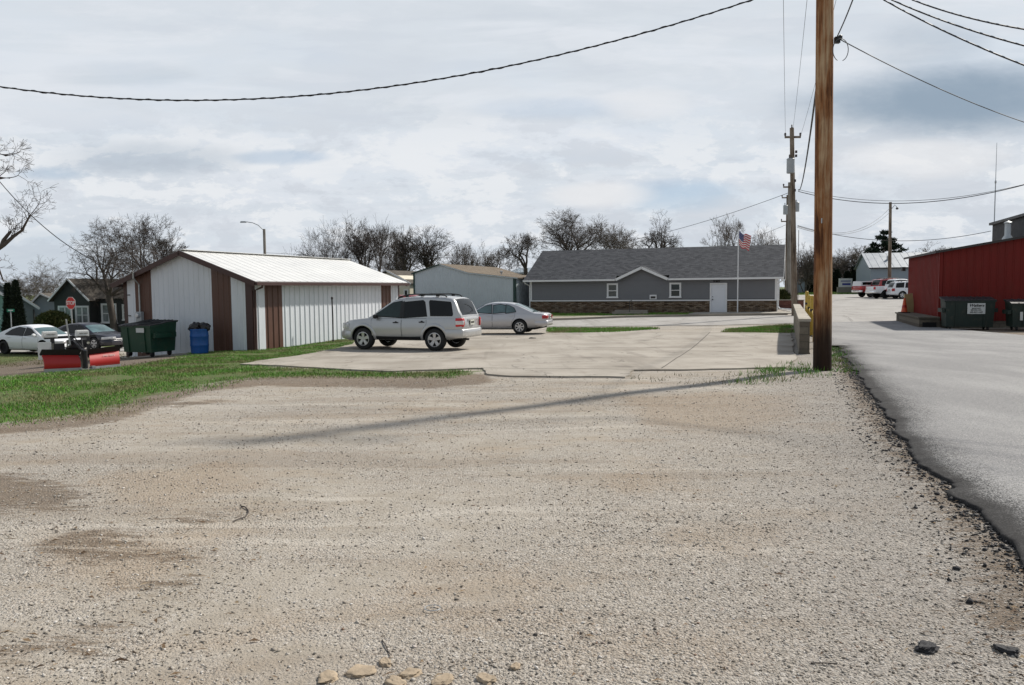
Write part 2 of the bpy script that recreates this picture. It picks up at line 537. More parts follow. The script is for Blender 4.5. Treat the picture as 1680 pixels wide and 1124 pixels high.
M = {}
M['gravel'] = mat_gravel()
M['asphalt'] = mat_asphalt()
M['pad'] = mat_concrete('old_concrete', (.285, .255, .215), (.40, .365, .315))
M['street'] = mat_concrete('pale_pavement', (.315, .30, .28), (.385, .37, .35), stain=(.22, .20, .18))
M['walk'] = mat_concrete('concrete_walk', (.36, .33, .28), (.43, .40, .35), crack=False)
M['rim'] = mat_concrete('grey_concrete', (.26, .24, .205), (.34, .315, .27), crack=False)
M['joint'] = pm('joint_filler', (.07, .06, .05), .95)
M['pole'] = mat_wood_pole('pole_wood', (.075, .028, .012), (.27, .118, .046), (.48, .345, .21), 1.0, 1.7)
M['pole_grey'] = mat_wood_pole('old_pole_wood', (.075, .055, .042), (.17, .13, .095), (.29, .24, .19), 4.0)
M['pole_pale'] = mat_wood_pole('weathered_pole_wood', (.16, .14, .12), (.28, .255, .22), (.38, .35, .31), 7.0)
M['shed_white'] = pm('white_steel_siding', (.64, .675, .715), .45, 0, .05, 1.2, dirt=.10, stretch=(1, 1, .3))
M['shed_brown'] = pm('brown_steel_siding', (.095, .042, .027), .5, 0, .10, 1.5, dirt=.1)
M['shed_trim'] = pm('dark_brown_trim', (.055, .024, .02), .5, 0, .1)
M['shed_tan'] = pm('tan_fascia_metal', (.17, .125, .085), .5, 0, .1)
M['shed_roof'] = pm('white_steel_roof', (.72, .72, .70), .42, .15, .05, .8, dirt=.12, stretch=(.4, 1, 1))
M['green_trim'] = pm('dark_green_trim', (.012, .045, .038), .5)
M['pale_siding'] = pm('pale_blue_steel_siding', (.50, .55, .59), .45, 0, .05, 1.0, dirt=.08)
M['brown_shingle'] = mat_rows('brown_shingle', [(.125, .098, .07), (.18, .145, .108), (.215, .175, .13)], .14, .33, (.07, .055, .04), .006, .3, 'xy')
M['grey_shingle'] = mat_rows('grey_shingle', [(.032, .036, .043), (.056, .060, .070), (.088, .092, .102), (.048, .053, .063)], .145, .30, (.03, .032, .035), .007, .35, 'xy')
M['dark_shingle'] = mat_rows('weathered_shingle', [(.06, .054, .046), (.10, .088, .074), (.13, .112, .094)], .15, .33, (.04, .035, .03), .006, .3, 'xy')
M['ledge'] = mat_rows('ledge_stone', [(.05, .034, .023), (.15, .10, .063), (.22, .16, .11), (.30, .235, .17), (.12, .09, .07)], .085, .31, (.018, .014, .012), .009, .9, 'xz')
M['grey_siding'] = pm('grey_lap_siding', (.165, .17, .182), .55, 0, .05, 2)
M['white_trim'] = pm('white_trim_paint', (.76, .77, .78), .45, 0, .04, 2, dirt=.06)
M['white_door'] = pm('white_door_paint', (.72, .75, .80), .4, 0, .03, 2)
M['red_siding'] = pm('red_steel_siding', (.165, .015, .011), .6, 0, .12, 1.1, dirt=.12, stretch=(1, 1, .35), spec=.25)
M['dark_metal'] = pm('dark_brown_metal', (.03, .026, .026), .5, .0, .1)
M['black_wall'] = pm('charcoal_wall', (.022, .022, .026), .7, 0, .12)
M['galv'] = pm('galvanised_steel', (.42, .44, .45), .42, .7, .12, 5)
M['grey_steel'] = pm('grey_painted_steel', (.36, .385, .40), .5, .1, .08)
M['cmu'] = mat_rows('concrete_block', [(.20, .175, .14), (.25, .222, .178), (.29, .26, .21)], .2, .4, (.15, .13, .105), .008, .5, 'yz', .25)
M['cmu_end'] = mat_rows('concrete_block_end', [(.12, .10, .08), (.16, .14, .11), (.19, .165, .13)], .2, .4, (.09, .08, .065), .008, .6, 'xz', .35)
M['cap'] = mat_concrete('wall_cap_concrete', (.33, .30, .25), (.42, .385, .325), crack=False)
M['yellow'] = pm('yellow_safety_paint', (.50, .33, .045), .55, 0, .12, 4, dirt=.45)
M['dumpster'] = pm('dumpster_green_paint', (.007, .052, .027), .5, 0, .18, 2, dirt=.25)
M['dumpster_dark'] = pm('dumpster_dark_green_paint', (.006, .020, .015), .55, 0, .18, 2, dirt=.3)
M['rubber'] = pm('black_rubber', (.012, .012, .013), .75, 0, .2, 6)
M['plastic'] = pm('black_plastic', (.016, .016, .018), .55, 0, .2, 4, bump=.2, bs=12)
M['bag'] = pm('black_bag_plastic', (.012, .011, .013), .28, 0, .2, 8, bump=.9, bs=9)
M['blue'] = pm('blue_drum_plastic', (.006, .085, .31), .42, 0, .12, 3, dirt=.12)
M['plow_red'] = paint('plow_red_paint', (.38, .011, .009), 0, .45, .1, .0)
M['black_steel'] = pm('black_steel', (.015, .015, .017), .45, .2, .2, 5, dirt=.2)
M['orange'] = pm('orange_cone_plastic', (.62, .10, .035), .5, 0, .12, 5, dirt=.3)
M['sign_white'] = pm('white_sign_face', (.72, .72, .70), .5, 0, .03)
M['sign_grey'] = pm('weathered_sign_face', (.55, .57, .56), .55, 0, .05)
M['sign_red'] = pm('red_sign_face', (.55, .022, .02), .4, 0, .05)
M['sign_green'] = pm('green_sign_face', (.008, .20, .12), .4, 0, .05)
M['sign_blue'] = pm('blue_sign_print', (.06, .07, .30), .5)
M['ink'] = pm('black_ink', (.012, .012, .012), .6)
M['silver'] = paint('silver_paint', (.47, .475, .475), .55, .36, .7, .35)
M['champagne'] = paint('pale_silver_paint', (.49, .485, .50), .5, .36, .7, .3)
M['white_car'] = paint('white_car_paint', (.76, .77, .79), 0, .35, .8, .2)
M['navy_car'] = paint('dark_blue_car_paint', (.009, .009, .018), .0, .3, .35, .1)
M['red_car'] = paint('red_car_paint', (.33, .018, .02), .1, .35, .8, .15)
M['tint'] = mat_glass('tinted_glass', (.004, .005, .006), .05, .3)
M['glass'] = mat_glass('car_glass', (.014, .026, .027), .05, .4)
M['glass_pale'] = mat_glass('bright_car_glass', (.06, .10, .105))
M['win_glass'] = mat_glass('window_glass', (.022, .03, .028), .05, .45)
M['tyre'] = pm('tyre_rubber', (.016, .016, .016), .8, 0, .2, 12, bump=.3, bs=60)
M['alloy'] = pm('alloy_wheel', (.55, .55, .56), .3, .75, .06, 8)
M['well'] = pm('wheel_well', (.008, .008, .009), .9)
M['red_lens'] = mat_glass('red_lens', (.36, .010, .012), .12, .7)
M['clear_lens'] = mat_glass('clear_lens', (.42, .42, .42), .08, .9)
M['amber_lens'] = mat_glass('amber_lens', (.55, .24, .07), .12, .8)
M['chrome'] = pm('chrome', (.75, .75, .76), .12, 1.0, .03)
M['plate'] = pm('licence_plate_face', (.55, .56, .50), .5, 0, .25, 12)
M['teal_siding'] = pm('teal_house_siding', (.22, .40, .35), .6, 0, .06, 2)
M['house_dark'] = pm('dark_house_siding', (.026, .029, .029), .65, 0, .12, 2)
M['house_grey'] = pm('grey_house_siding', (.21, .225, .25), .6, 0, .08, 2)
M['curtain'] = mat_glass('curtained_glass', (.17, .185, .185), .08, .4)
M['cream'] = pm('cream_house_siding', (.60, .56, .45), .6, 0, .05, 2)
M['brick'] = mat_rows('red_brick', [(.17, .055, .04), (.23, .08, .055), (.28, .11, .08)], .075, .22, (.22, .19, .17), .008, .3, 'xz')
M['far_grey'] = pm('grey_blue_metal_siding', (.235, .285, .325), .5, 0, .06, 1)
M['far_roof'] = pm('pale_metal_roof', (.27, .30, .33), .45, .2, .05, 1)
M['bark'] = pm('tree_bark', (.075, .062, .052), .9, 0, .3, 4)
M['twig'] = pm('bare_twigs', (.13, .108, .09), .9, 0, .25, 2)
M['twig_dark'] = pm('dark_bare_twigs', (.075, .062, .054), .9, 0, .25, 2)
M['needle'] = mat_island('pine_needles', [(0, (.006, .014, .008)), (.5, (.012, .026, .013)), (1, (.022, .040, .018))], .8)
M['cedar'] = mat_island('cedar_foliage', [(0, (.006, .012, .007)), (.6, (.013, .024, .012)), (1, (.028, .036, .018))], .85)
M['shrub'] = mat_island('shrub_leaves', [(0, (.03, .045, .01)), (.5, (.06, .075, .018)), (1, (.11, .105, .035))], .8)
M['blade'] = mat_island('grass_blades', [(0, (.042, .145, .012)), (.45, (.085, .27, .018)), (.82, (.165, .37, .034)), (.92, (.21, .185, .08)), (1, (.30, .26, .14))], .65, ((.245, .205, .105), .75, .47, .62, .78))
M['dry_blade'] = mat_island('dry_grass_blades', [(0, (.07, .075, .025)), (.35, (.16, .135, .065)), (.75, (.26, .22, .12)), (1, (.06, .10, .022))], .8, ((.05, .085, .018), .8, .5, .62, .6))
M['stones'] = mat_island('loose_stones', [(0, (.06, .055, .05)), (.09, (.15, .13, .11)), (.25, (.26, .225, .185)), (.52, (.37, .335, .285)), (.82, (.46, .425, .375)), (.95, (.64, .61, .57)), (1, (.22, .13, .085))], .85)
M['litter'] = mat_island('dead_leaves', [(0, (.05, .03, .018)), (.4, (.13, .08, .045)), (.8, (.24, .165, .095)), (1, (.30, .23, .14))], .85)
M['flagstone'] = pm('tan_limestone', (.36, .285, .20), .85, 0, .25, 7, bump=.6, bs=25)
M['tar_lump'] = pm('asphalt_lump', (.022, .022, .025), .8, 0, .4, 20, bump=.9, bs=60)
M['wire'] = pm('black_cable', (.012, .012, .014), .6)
M['wire_grey'] = pm('grey_cable', (.075, .08, .085), .6)
M['ceramic'] = pm('brown_insulator', (.05, .03, .03), .3)
def mat_flag():
    m, t, p = newmat('flag_cloth')
    u = t.N.new('ShaderNodeUVMap').outputs[0]; s = t.sep(u)
    st = t.math('MODULO', t.math('MULTIPLY', s[1], 13.0), 2.0)
    col = t.mix(t.math('LESS_THAN', st, 1.0), (.74, .72, .70), (.52, .025, .04))
    canton = t.math('MULTIPLY', t.math('LESS_THAN', s[0], .4), t.math('GREATER_THAN', s[1], 6 / 13))
    star = t.voro(t.scale(u, (27, 18, 1)), 1.0, 'F1', 'Distance', .0)
    blue = t.mix(t.math('LESS_THAN', star, .22), (.02, .03, .15), (.62, .62, .64))
    col = t.mix(canton, col, blue)
    t.put(p.inputs['Base Color'], col); p.inputs['Roughness'].default_value = .8
    return m
M['flag'] = mat_flag()
# ------------------------------------------------------------------ vehicles
def lerp_poly(poly, x):
    xs = [p[0] for p in poly]; zs = [p[1] for p in poly]
    if xs[0] > xs[-1]: xs = xs[::-1]; zs = zs[::-1]
    return float(np.interp(x, xs, zs))

def smooth_poly(poly, r=.06):
    """interpolator with rounded corners"""
    def f(x):
        return sum(lerp_poly(poly, x + d * r) for d in (-1, -.5, 0, .5, 1)) / 5
    return f

SIDE = [(0, .88), (.06, .94), (.14, .965), (.3, .985), (.48, 1.0), (.62, .998), (.74, .985), (.86, .965), (.94, .945), (1.0, .915)]

class CarShape:
    def __init__(s, S):
        s.S = S; s.L = S['L']; s.W = S['W'] / 2
        s.top = smooth_poly(S['top'], S.get('rtop', .06)); s.bot = smooth_poly(S['bot'], .05)
        s.roof = smooth_poly(S['roof'], S.get('rroof', .10)); s.rx0 = S['roof'][0][0]; s.rx1 = S['roof'][-1][0]
        s.zmax = max(p[1] for p in S['roof'])
        s.wr = S.get('wroof', .74)
    def w(s, x):
        rc = s.S.get('rc', .6); h = s.L / 2
        t = max(0.0, (abs(x) - (h - rc)) / rc)
        k = s.S.get('nose', .30) if x > 0 else s.S.get('tail', .22)
        return s.W * (1 - k * t ** 2.4)
    def sy(s, x, z):
        """half width of the body at x, z"""
        zb, zt = s.bot(x), s.top(x)
        if z <= zt:
            return s.w(x) * lerp_poly(SIDE, (z - zb) / max(1e-3, zt - zb))
        y0 = s.w(x) * SIDE[-1][1]; y1 = s.W * s.wr
        t = min(1, (z - zt) / max(.05, s.zmax - zt))
        return y0 + (y1 - y0) * t
    def lower(s):
        mb = MB(); h = s.L / 2; xs = sorted(set([-h, -h + .02, -h + .06, h - .06, h - .02, h] + list(np.linspace(-h + .1, h - .1, 56))))
        ring = None
        for i, x in enumerate(xs):
            zb, zt = s.bot(x), s.top(x); e = 1.0
            if i in (0, len(xs) - 1): e = .97; d = (zt - zb) * .06; zb += d; zt -= d
            half = [(0, zb)] + [(s.w(x) * f * e, zb + (zt - zb) * t) for t, f in SIDE]
            yb = half[-1][0]; cr = s.S.get('crown', .035)
            half += [(yb * .93, zt + cr * .3), (yb * .7, zt + cr * .75), (yb * .35, zt + cr), (0, zt + cr * 1.05)]
            pts = half + [(-y, z) for y, z in reversed(half[1:-1])]
            n = len(pts); mb.v.extend([(x, y, z) for y, z in pts])
            if i:
                b = (i - 1) * n
                for k in range(n):
                    mb.f.append([b + k, b + (k + 1) % n, b + n + (k + 1) % n, b + n + k]); mb.m.append(0)
            ring = n
        mb.f.append(list(range(ring))); mb.m.append(0)
        b = (len(xs) - 1) * ring
        mb.f.append([b + k for k in reversed(range(ring))]); mb.m.append(0)
        return mb
    def cabin(s):
        mb = MB(); xs = np.linspace(s.rx0, s.rx1, 44); n = None
        for i, x in enumerate(xs):
            zt = s.top(x) - .02; zr = max(s.roof(x), zt + .015)
            side = [zt + (zr - zt) * t for t in (0, .2, .4, .6, .8, .9)]
            half = [(s.sy(x, max(z, s.top(x) + 1e-4)), z) for z in side]
            k = min(1.0, (zr - zt) / .25); yb = half[-1][0]
            half += [(yb - .028 * k, zr - .012 * k), (yb - .075 * k, zr + .010 * k), (yb * .62, zr + .030 * k), (yb * .3, zr + .040 * k), (0, zr + .043 * k)]
            pts = half + [(-y, z) for y, z in reversed(half[:-1])]
            n = len(pts); mb.v.extend([(x, y, z) for y, z in pts])
            if i:
                b = (i - 1) * n
                for q in range(n - 1):
                    mb.f.append([b + q, b + q + 1, b + n + q + 1, b + n + q]); mb.m.append(0)
        mb.f.append(list(range(n))); mb.m.append(0)
        b = (len(xs) - 1) * n
        mb.f.append([b + q for q in reversed(range(n))]); mb.m.append(0)
        return mb
    def patch(s, poly, off, sgn, mi=0, mb=None, depth=.012):
        """outline in side view laid on the side of the body, with a small thickness"""
        mb = mb or MB()
        # subdivide the outline and fan rows so that it follows the curved side
        zs = [p[1] for p in poly]; z0, z1 = min(zs), max(zs)
        rows = np.linspace(z0, z1, max(3, int((z1 - z0) / .06) + 2))
        grid = []
        for z in rows:
            zq = min(max(z, z0 + 1e-4), z1 - 1e-4); hits = []
            for i in range(len(poly)):
                a, b = poly[i], poly[(i + 1) % len(poly)]
                if (a[1] > zq) != (b[1] > zq):
                    hits.append(a[0] + (zq - a[1]) * (b[0] - a[0]) / (b[1] - a[1]))
            if len(hits) < 2: continue
            x0, x1 = min(hits), max(hits)
            grid.append([(x0 + (x1 - x0) * k / 8, z) for k in range(9)])
        b = len(mb.v); m = len(grid)
        for d in (off, off - depth):
            for row in grid:
                for x, z in row: mb.v.append((x, sgn * (s.sy(x, z) + d), z))
        def idx(layer, i, k): return b + layer * m * 9 + i * 9 + k
        for i in range(m - 1):
            for k in range(8):
                mb.f.append([idx(0, i, k), idx(0, i, k + 1), idx(0, i + 1, k + 1), idx(0, i + 1, k)]); mb.m.append(mi)
        edge = [(0, k) for k in range(9)] + [(i, 8) for i in range(1, m)] + [(m - 1, k) for k in range(7, -1, -1)] + [(i, 0) for i in range(m - 2, 0, -1)]
        for j in range(len(edge)):
            e0, e1 = edge[j], edge[(j + 1) % len(edge)]
            mb.f.append([idx(0, *e0), idx(0, *e1), idx(1, *e1), idx(1, *e0)]); mb.m.append(mi)
        return mb
    def top_glass(s, xa, xb, frac, off=.010):
        mb = MB(); xs = np.linspace(xa, xb, 12); fr = np.linspace(-frac, frac, 9)
        for lay in (0, 1):
            for x in xs:
                zt = s.top(x) - .02; zr = max(s.roof(x), zt + .015); k = min(1.0, (zr - zt) / .25)
                yb = s.sy(x, zt + (zr - zt) * .9)
                sl = (s.roof(x + .03) - s.roof(x - .03)) / .06; nl = math.hypot(1, sl)
                o = off if lay == 0 else -.01
                for f in fr:
                    y = yb * f; zc = zr + k * .043 * (1 - abs(f) ** 2.2)
                    mb.v.append((x - sl / nl * o, y, zc + o / nl))
        n = 9; m = len(xs)
        for i in range(m - 1):
            for k in range(n - 1): mb.f.append([i * n + k, i * n + k + 1, (i + 1) * n + k + 1, (i + 1) * n + k]); mb.m.append(0)
        e = [(0, k) for k in range(n)] + [(i, n - 1) for i in range(1, m)] + [(m - 1, k) for k in range(n - 2, -1, -1)] + [(i, 0) for i in range(m - 2, 0, -1)]
        for j in range(len(e)):
            a, c = e[j], e[(j + 1) % len(e)]
            mb.f.append([a[0] * n + a[1], c[0] * n + c[1], m * n + c[0] * n + c[1], m * n + a[0] * n + a[1]]); mb.m.append(0)
        return mb
    def wrap(s, end, x0, z0, z1, off, yin=0.0, sgn=None, bulge=.4, mb=None, mi=0):
        """band wrapped round the front (end=1) or rear (end=-1); sgn picks one corner, yin stops it short of the middle"""
        mb = mb or MB(); h = s.L / 2 * end
        def side(sg):
            out = []
            for t in np.linspace(0, 1, 9):
                x = x0 + (h - end * .05 - x0) * t
                out.append((x, sg * (s.sy(x, (z0 + z1) / 2) + off)))
            ye = s.sy(h - end * .05, (z0 + z1) / 2) + off
            out.append((h + end * off * .5, sg * (ye - .035)))
            return out, ye
        if sgn is None:
            a, ye = side(1)
            mid = [(h + end * (off + .012), ye * k) for k in (.75, .4, 0, -.4, -.75)]
            b, _ = side(-1)
            path = a + mid + b[::-1]
        else:
            a, ye = side(sgn)
            path = a + [(h + end * (off + .01), sgn * (yin + (ye - .08 - yin) * k)) for k in (1, .5, 0)]
        prof = [(-.02, 0), (0, .06), (bulge * .03, .3), (bulge * .035, .55), (bulge * .02, .85), (-.005, .96), (-.03, 1.0)]
        n = len(path); m = len(prof); b0 = len(mb.v)
        for i, (x, y) in enumerate(path):
            p0 = path[max(0, i - 1)]; p1 = path[min(n - 1, i + 1)]
            tx, ty = p1[0] - p0[0], p1[1] - p0[1]; l = math.hypot(tx, ty) or 1
            nx, ny = ty / l, -tx / l
            if nx * (x - 0) + ny * y < 0: nx, ny = -nx, -ny
            for o, t in prof: mb.v.append((x + nx * o, y + ny * o, z0 + (z1 - z0) * t))
        for i in range(n - 1):
            for k in range(m - 1): mb.f.append([b0 + i * m + k, b0 + (i + 1) * m + k, b0 + (i + 1) * m + k + 1, b0 + i * m + k + 1]); mb.m.append(mi)
        mb.f.append([b0 + k for k in range(m)]); mb.m.append(mi)
        mb.f.append([b0 + (n - 1) * m + k for k in reversed(range(m))]); mb.m.append(mi)
        return mb

def wheel_parts(par, x, y, r, wd, sgn, spokes, dark=False):
    w = thing('wheel', None, None, (x, y, r)); w.parent = par
    for k in ('label', 'category'):
        if k in w: del w[k]
    rr = r * .64
    mb = MB(); o = wd / 2 * sgn
    mb.lathe([(rr, -wd / 2), (r * .86, -wd / 2), (r * .97, -wd * .40), (r, -wd * .28), (r, wd * .28), (r * .97, wd * .40), (r * .86, wd / 2), (rr, wd / 2), (rr * .96, wd * .3), (rr * .96, -wd * .3), (rr, -wd / 2)], 32, axis='y', caps=False)
    mb.build('tyre', M['tyre'], w, 40)
    if dark:
        mb = MB(); mb.lathe([(.01, .30 * o), (rr * .5, .42 * o), (rr, .5 * o), (rr, -.2 * o)], 24, axis='y'); mb.build('rim', M['well'], w, 40)
        return w
    mb = MB()
    mb.lathe([(rr * 1.01, o * .98), (rr * .90, o * 1.0), (rr * .86, o * .72), (rr * .86, 0), (rr * 1.0, 0)], 28, axis='y', mi=0, caps=False)
    mb.lathe([(.005, o * .35), (rr * .9, o * .35), (rr * .9, o * .30), (.005, o * .30)], 24, axis='y', mi=1)
    mb.lathe([(.005, o * .93), (rr * .20, o * .93), (rr * .26, o * .72), (rr * .26, o * .4), (.005, o * .4)], 16, axis='y', mi=0)
    for k in range(spokes):
        a = 2 * math.pi * k / spokes + .3
        ca, sa = math.cos(a), math.sin(a); wv = rr * (.17 if spokes < 7 else .11)
        pa = Vector((ca * rr * .18, 0, sa * rr * .18)); pb = Vector((ca * rr * .92, 0, sa * rr * .92)); nn = Vector((-sa, 0, ca))
        q = []
        for yy in (o * .86, o * .55):
            q += [pa - nn * wv + Vector((0, yy, 0)), pb - nn * wv * 1.5 + Vector((0, yy + .08 * o, 0)), pb + nn * wv * 1.5 + Vector((0, yy + .08 * o, 0)), pa + nn * wv + Vector((0, yy, 0))]
        mb.add(q, [(0, 1, 2, 3), (7, 6, 5, 4), (0, 4, 5, 1), (1, 5, 6, 2), (2, 6, 7, 3), (3, 7, 4, 0)], 0)
    mb.build('rim', [M['alloy'], M['well']], w, 30)
    return w

def make_car(S, label, loc, rz, name=None, group=None):
    s = CarShape(S); h = s.L / 2
    t = thing(S['name'], label, S['cat'], loc, rz, group)
    pa = M[S['paint']]
    body = s.lower().build('body', [pa, M['well']], t, 42)
    r = S['r']; Ra = r + S.get('gap', .07); axles = S['axles']
    cut = MB()
    for ax in axles:
        for sg in (-1, 1):
            yo = s.W + .1; yi = s.W - S.get('wellin', .34)
            cut.lathe([(Ra, sg * yo), (Ra, sg * yi)], 36, (ax, 0, r + .02), 'y')
    co = cut.build('cutter', M['well'], t)
    md = body.modifiers.new('arches', 'BOOLEAN'); md.operation = 'DIFFERENCE'; md.solver = 'EXACT'; md.object = co
    dg = bpy.context.evaluated_depsgraph_get()
    me = bpy.data.meshes.new_from_object(body.evaluated_get(dg)); body.modifiers.clear()
    old = body.data; body.data = me
    bpy.data.objects.remove(co); bpy.data.meshes.remove(old)
    me.materials.clear(); me.materials.append(pa); me.materials.append(M['well'])
    for f in me.polygons:
        c = f.center; f.material_index = 0
        for ax in axles:
            d = math.hypot(c.x - ax, c.z - r - .02)
            if d < Ra + .004 and abs(c.y) < s.W * .97 and abs(c.y) > s.W - .36 - .01 and (abs(f.normal.y) < .35 and d > Ra * .9 or abs(abs(c.y) - (s.W - S.get('wellin', .34))) < .01):
                f.material_index = 1
    finish(me, 42)
    cab = s.cabin().build('cabin', pa, t, 42)
    for ax in axles:
        for sg in (-1, 1):
            wheel_parts(t, ax, sg * (s.W - S.get('tw', .22) / 2 - .015), r, S.get('tw', .22), sg, S.get('spokes', 5), S.get('darkrim', False))
            if S.get('flare'):
                mb = MB(); n = 22
                for i in range(n + 1):
                    a = math.pi * (-.06 + 1.12 * i / n)
                    for q, (rd, yo) in enumerate(((Ra - .004, .0), (Ra - .004, .026), (Ra + .03, .034), (Ra + S['flare'], .026), (Ra + S['flare'] + .02, -.004))):
                        x = ax + rd * math.cos(a); z = r + .02 + rd * math.sin(a)
                        z = max(z, s.bot(x) + .01)
                        mb.v.append((x, sg * (s.sy(x, z) + yo), z))
                for i in range(n):
                    for q in range(4): mb.f.append([i * 5 + q, (i + 1) * 5 + q, (i + 1) * 5 + q + 1, i * 5 + q + 1]); mb.m.append(0)
                mb.build('wheel_arch', pa, t, 50)
    # doors: a dark gap and the panel in front of it
    for sg in (-1, 1):
        for poly in S.get('doors', []):
            mb = MB()
            cx = sum(p[0] for p in poly) / len(poly); cz = sum(p[1] for p in poly) / len(poly)
            s.patch([(cx + (p[0] - cx) * (1 + .009 / max(.1, abs(p[0] - cx))), cz + (p[1] - cz) * (1 + .008 / max(.1, abs(p[1] - cz)))) for p in poly], .0015, sg, 1, mb, .004)
            s.patch(poly, .0045, sg, 0, mb, .006)
            d = mb.build('door', [pa, M['well']], t, 40)
            hx, hz = S['handles'][S['doors'].index(poly)]
            hb = MB(); y = s.sy(hx, hz)
            hb.box((hx, sg * (y + .022), hz), (.19, .02, .032)); hb.box((hx - .085, sg * (y + .01), hz), (.02, .03, .03)); hb.box((hx + .085, sg * (y + .01), hz), (.02, .03, .03))
            if S.get('handle_plate'): hb.lathe([(.045, sg * (y + .007)), (.045, sg * (y - .01))], 14, (hx, 0, hz), 'y')
            hb.build('handle', M[S.get('handle', 'black_steel')], d, 40)
        for poly, mat in S['windows']:
            mb = MB(); cx = sum(p[0] for p in poly) / len(poly); cz = sum(p[1] for p in poly) / len(poly)
            s.patch([(cx + (p[0] - cx) * (1 + .03 / max(.1, abs(p[0] - cx))), cz + (p[1] - cz) * (1 + .028 / max(.1, abs(p[1] - cz)))) for p in poly], .004, sg, 1, mb, .006)
            s.patch(poly, .0065, sg, 0, mb, .008)
            mb.build('window', [M[mat], M['rubber']], t, 30)
        for poly in S.get('pillars', []):
            s.patch(poly, .0075, sg, 0, None, .008).build('pillar', M['black_steel'], t, 30)
        if 'mirror' in S:
            mx, mz = S['mirror']; y = s.sy(mx, mz); mb = MB()
            mb.lathe([(.02, -.055), (.07, -.045), (.088, 0), (.078, .045), (.03, .06)], 14, (0, 0, 0), 'x')
            mb.v = [(mx + vx, sg * (y + .13) + vy * 1.15, mz + vz * .85) for vx, vy, vz in mb.v]
            mb.bar((mx, sg * (y - .02), mz - .05), (mx, sg * (y + .08), mz - .02), .06, .04)
            mb.build('mirror', M[S.get('mirror_mat', S['paint'])], t, 45)
    g = S['glass']
    s.top_glass(*g[0]).build('windshield', M[S.get('wsmat', 'glass')], t, 30)
    if len(g) > 1: s.top_glass(*g[1]).build('rear_window', M[S.get('rwmat', 'glass')], t, 30)
    for b in S.get('bumpers', []):
        s.wrap(*b[:5]).build('bumper', M[b[5]], t, 45)
    for nm, end, x0, z0, z1, off, yin, mat in S.get('lamps', []):
        for sg in (-1, 1):
            s.wrap(end, x0, z0, z1, off, yin, sg).build(nm, M[mat], t, 45)
    for zz, x0, x1, th, mat in S.get('strips', []):
        for sg in (-1, 1):
            s.patch([(x0, zz - th), (x1, zz - th), (x1, zz + th), (x0, zz + th)], .014, sg, 0, None, .012).build('side_moulding', M[mat], t, 40)
    if S.get('rails'):
        for sg in (-1, 1):
            x0, x1 = S['rails']; mb = MB(); y = sg * s.W * s.wr * .90
            zf = lambda x: s.roof(x) + .03
            pts = [(x0 - .08, y, zf(x0 - .08)), (x0, y, zf(x0) + .045), (x0 + .15, y, zf(x0) + .07)] + [(x, y, zf(x) + .07) for x in np.linspace(x0 + .3, x1 - .3, 5)] + [(x1 - .12, y, zf(x1) + .065), (x1, y, zf(x1) + .04), (x1 + .1, y, zf(x1 + .1) - .0)]
            mb.tube(pts, .021, 8)
            for x in (x0 + .25, (x0 + x1) / 2, x1 - .25): mb.box((x, y, zf(x) + .03), (.11, .035, .07))
            mb.build('roof_rail', M['black_steel'], t, 50)
        mb = MB()
        for x in (S['rails'][0] + .35, S['rails'][1] - .35): mb.bar((x, -s.W * s.wr * .9, s.roof(x) + .095), (x, s.W * s.wr * .9, s.roof(x) + .095), .05, .022)
        mb.build('roof_bar', M['black_steel'], t, 40)
    if 'plate' in S:
        x, z = S['plate']; mb = MB(); mb.box((x, 0, z), (.012, .31, .16), mi=0); mb.box((x - .007 * np.sign(x) * -1, 0, z), (.004, .24, .055), mi=1)
        mb.build('license_plate', [M['plate'], M['ink']], t)
    mb = MB(); mb.box((0, 0, s.bot(0) + .03), (s.L * .78, s.W * 1.5, .10)); mb.tube([(-s.L / 2 + .05, .45, s.bot(-h + .1) - .04), (-s.L / 2 + .6, .45, s.bot(0))], .03, 8)
    mb.build('underbody', M['well'], t)
    return t, s

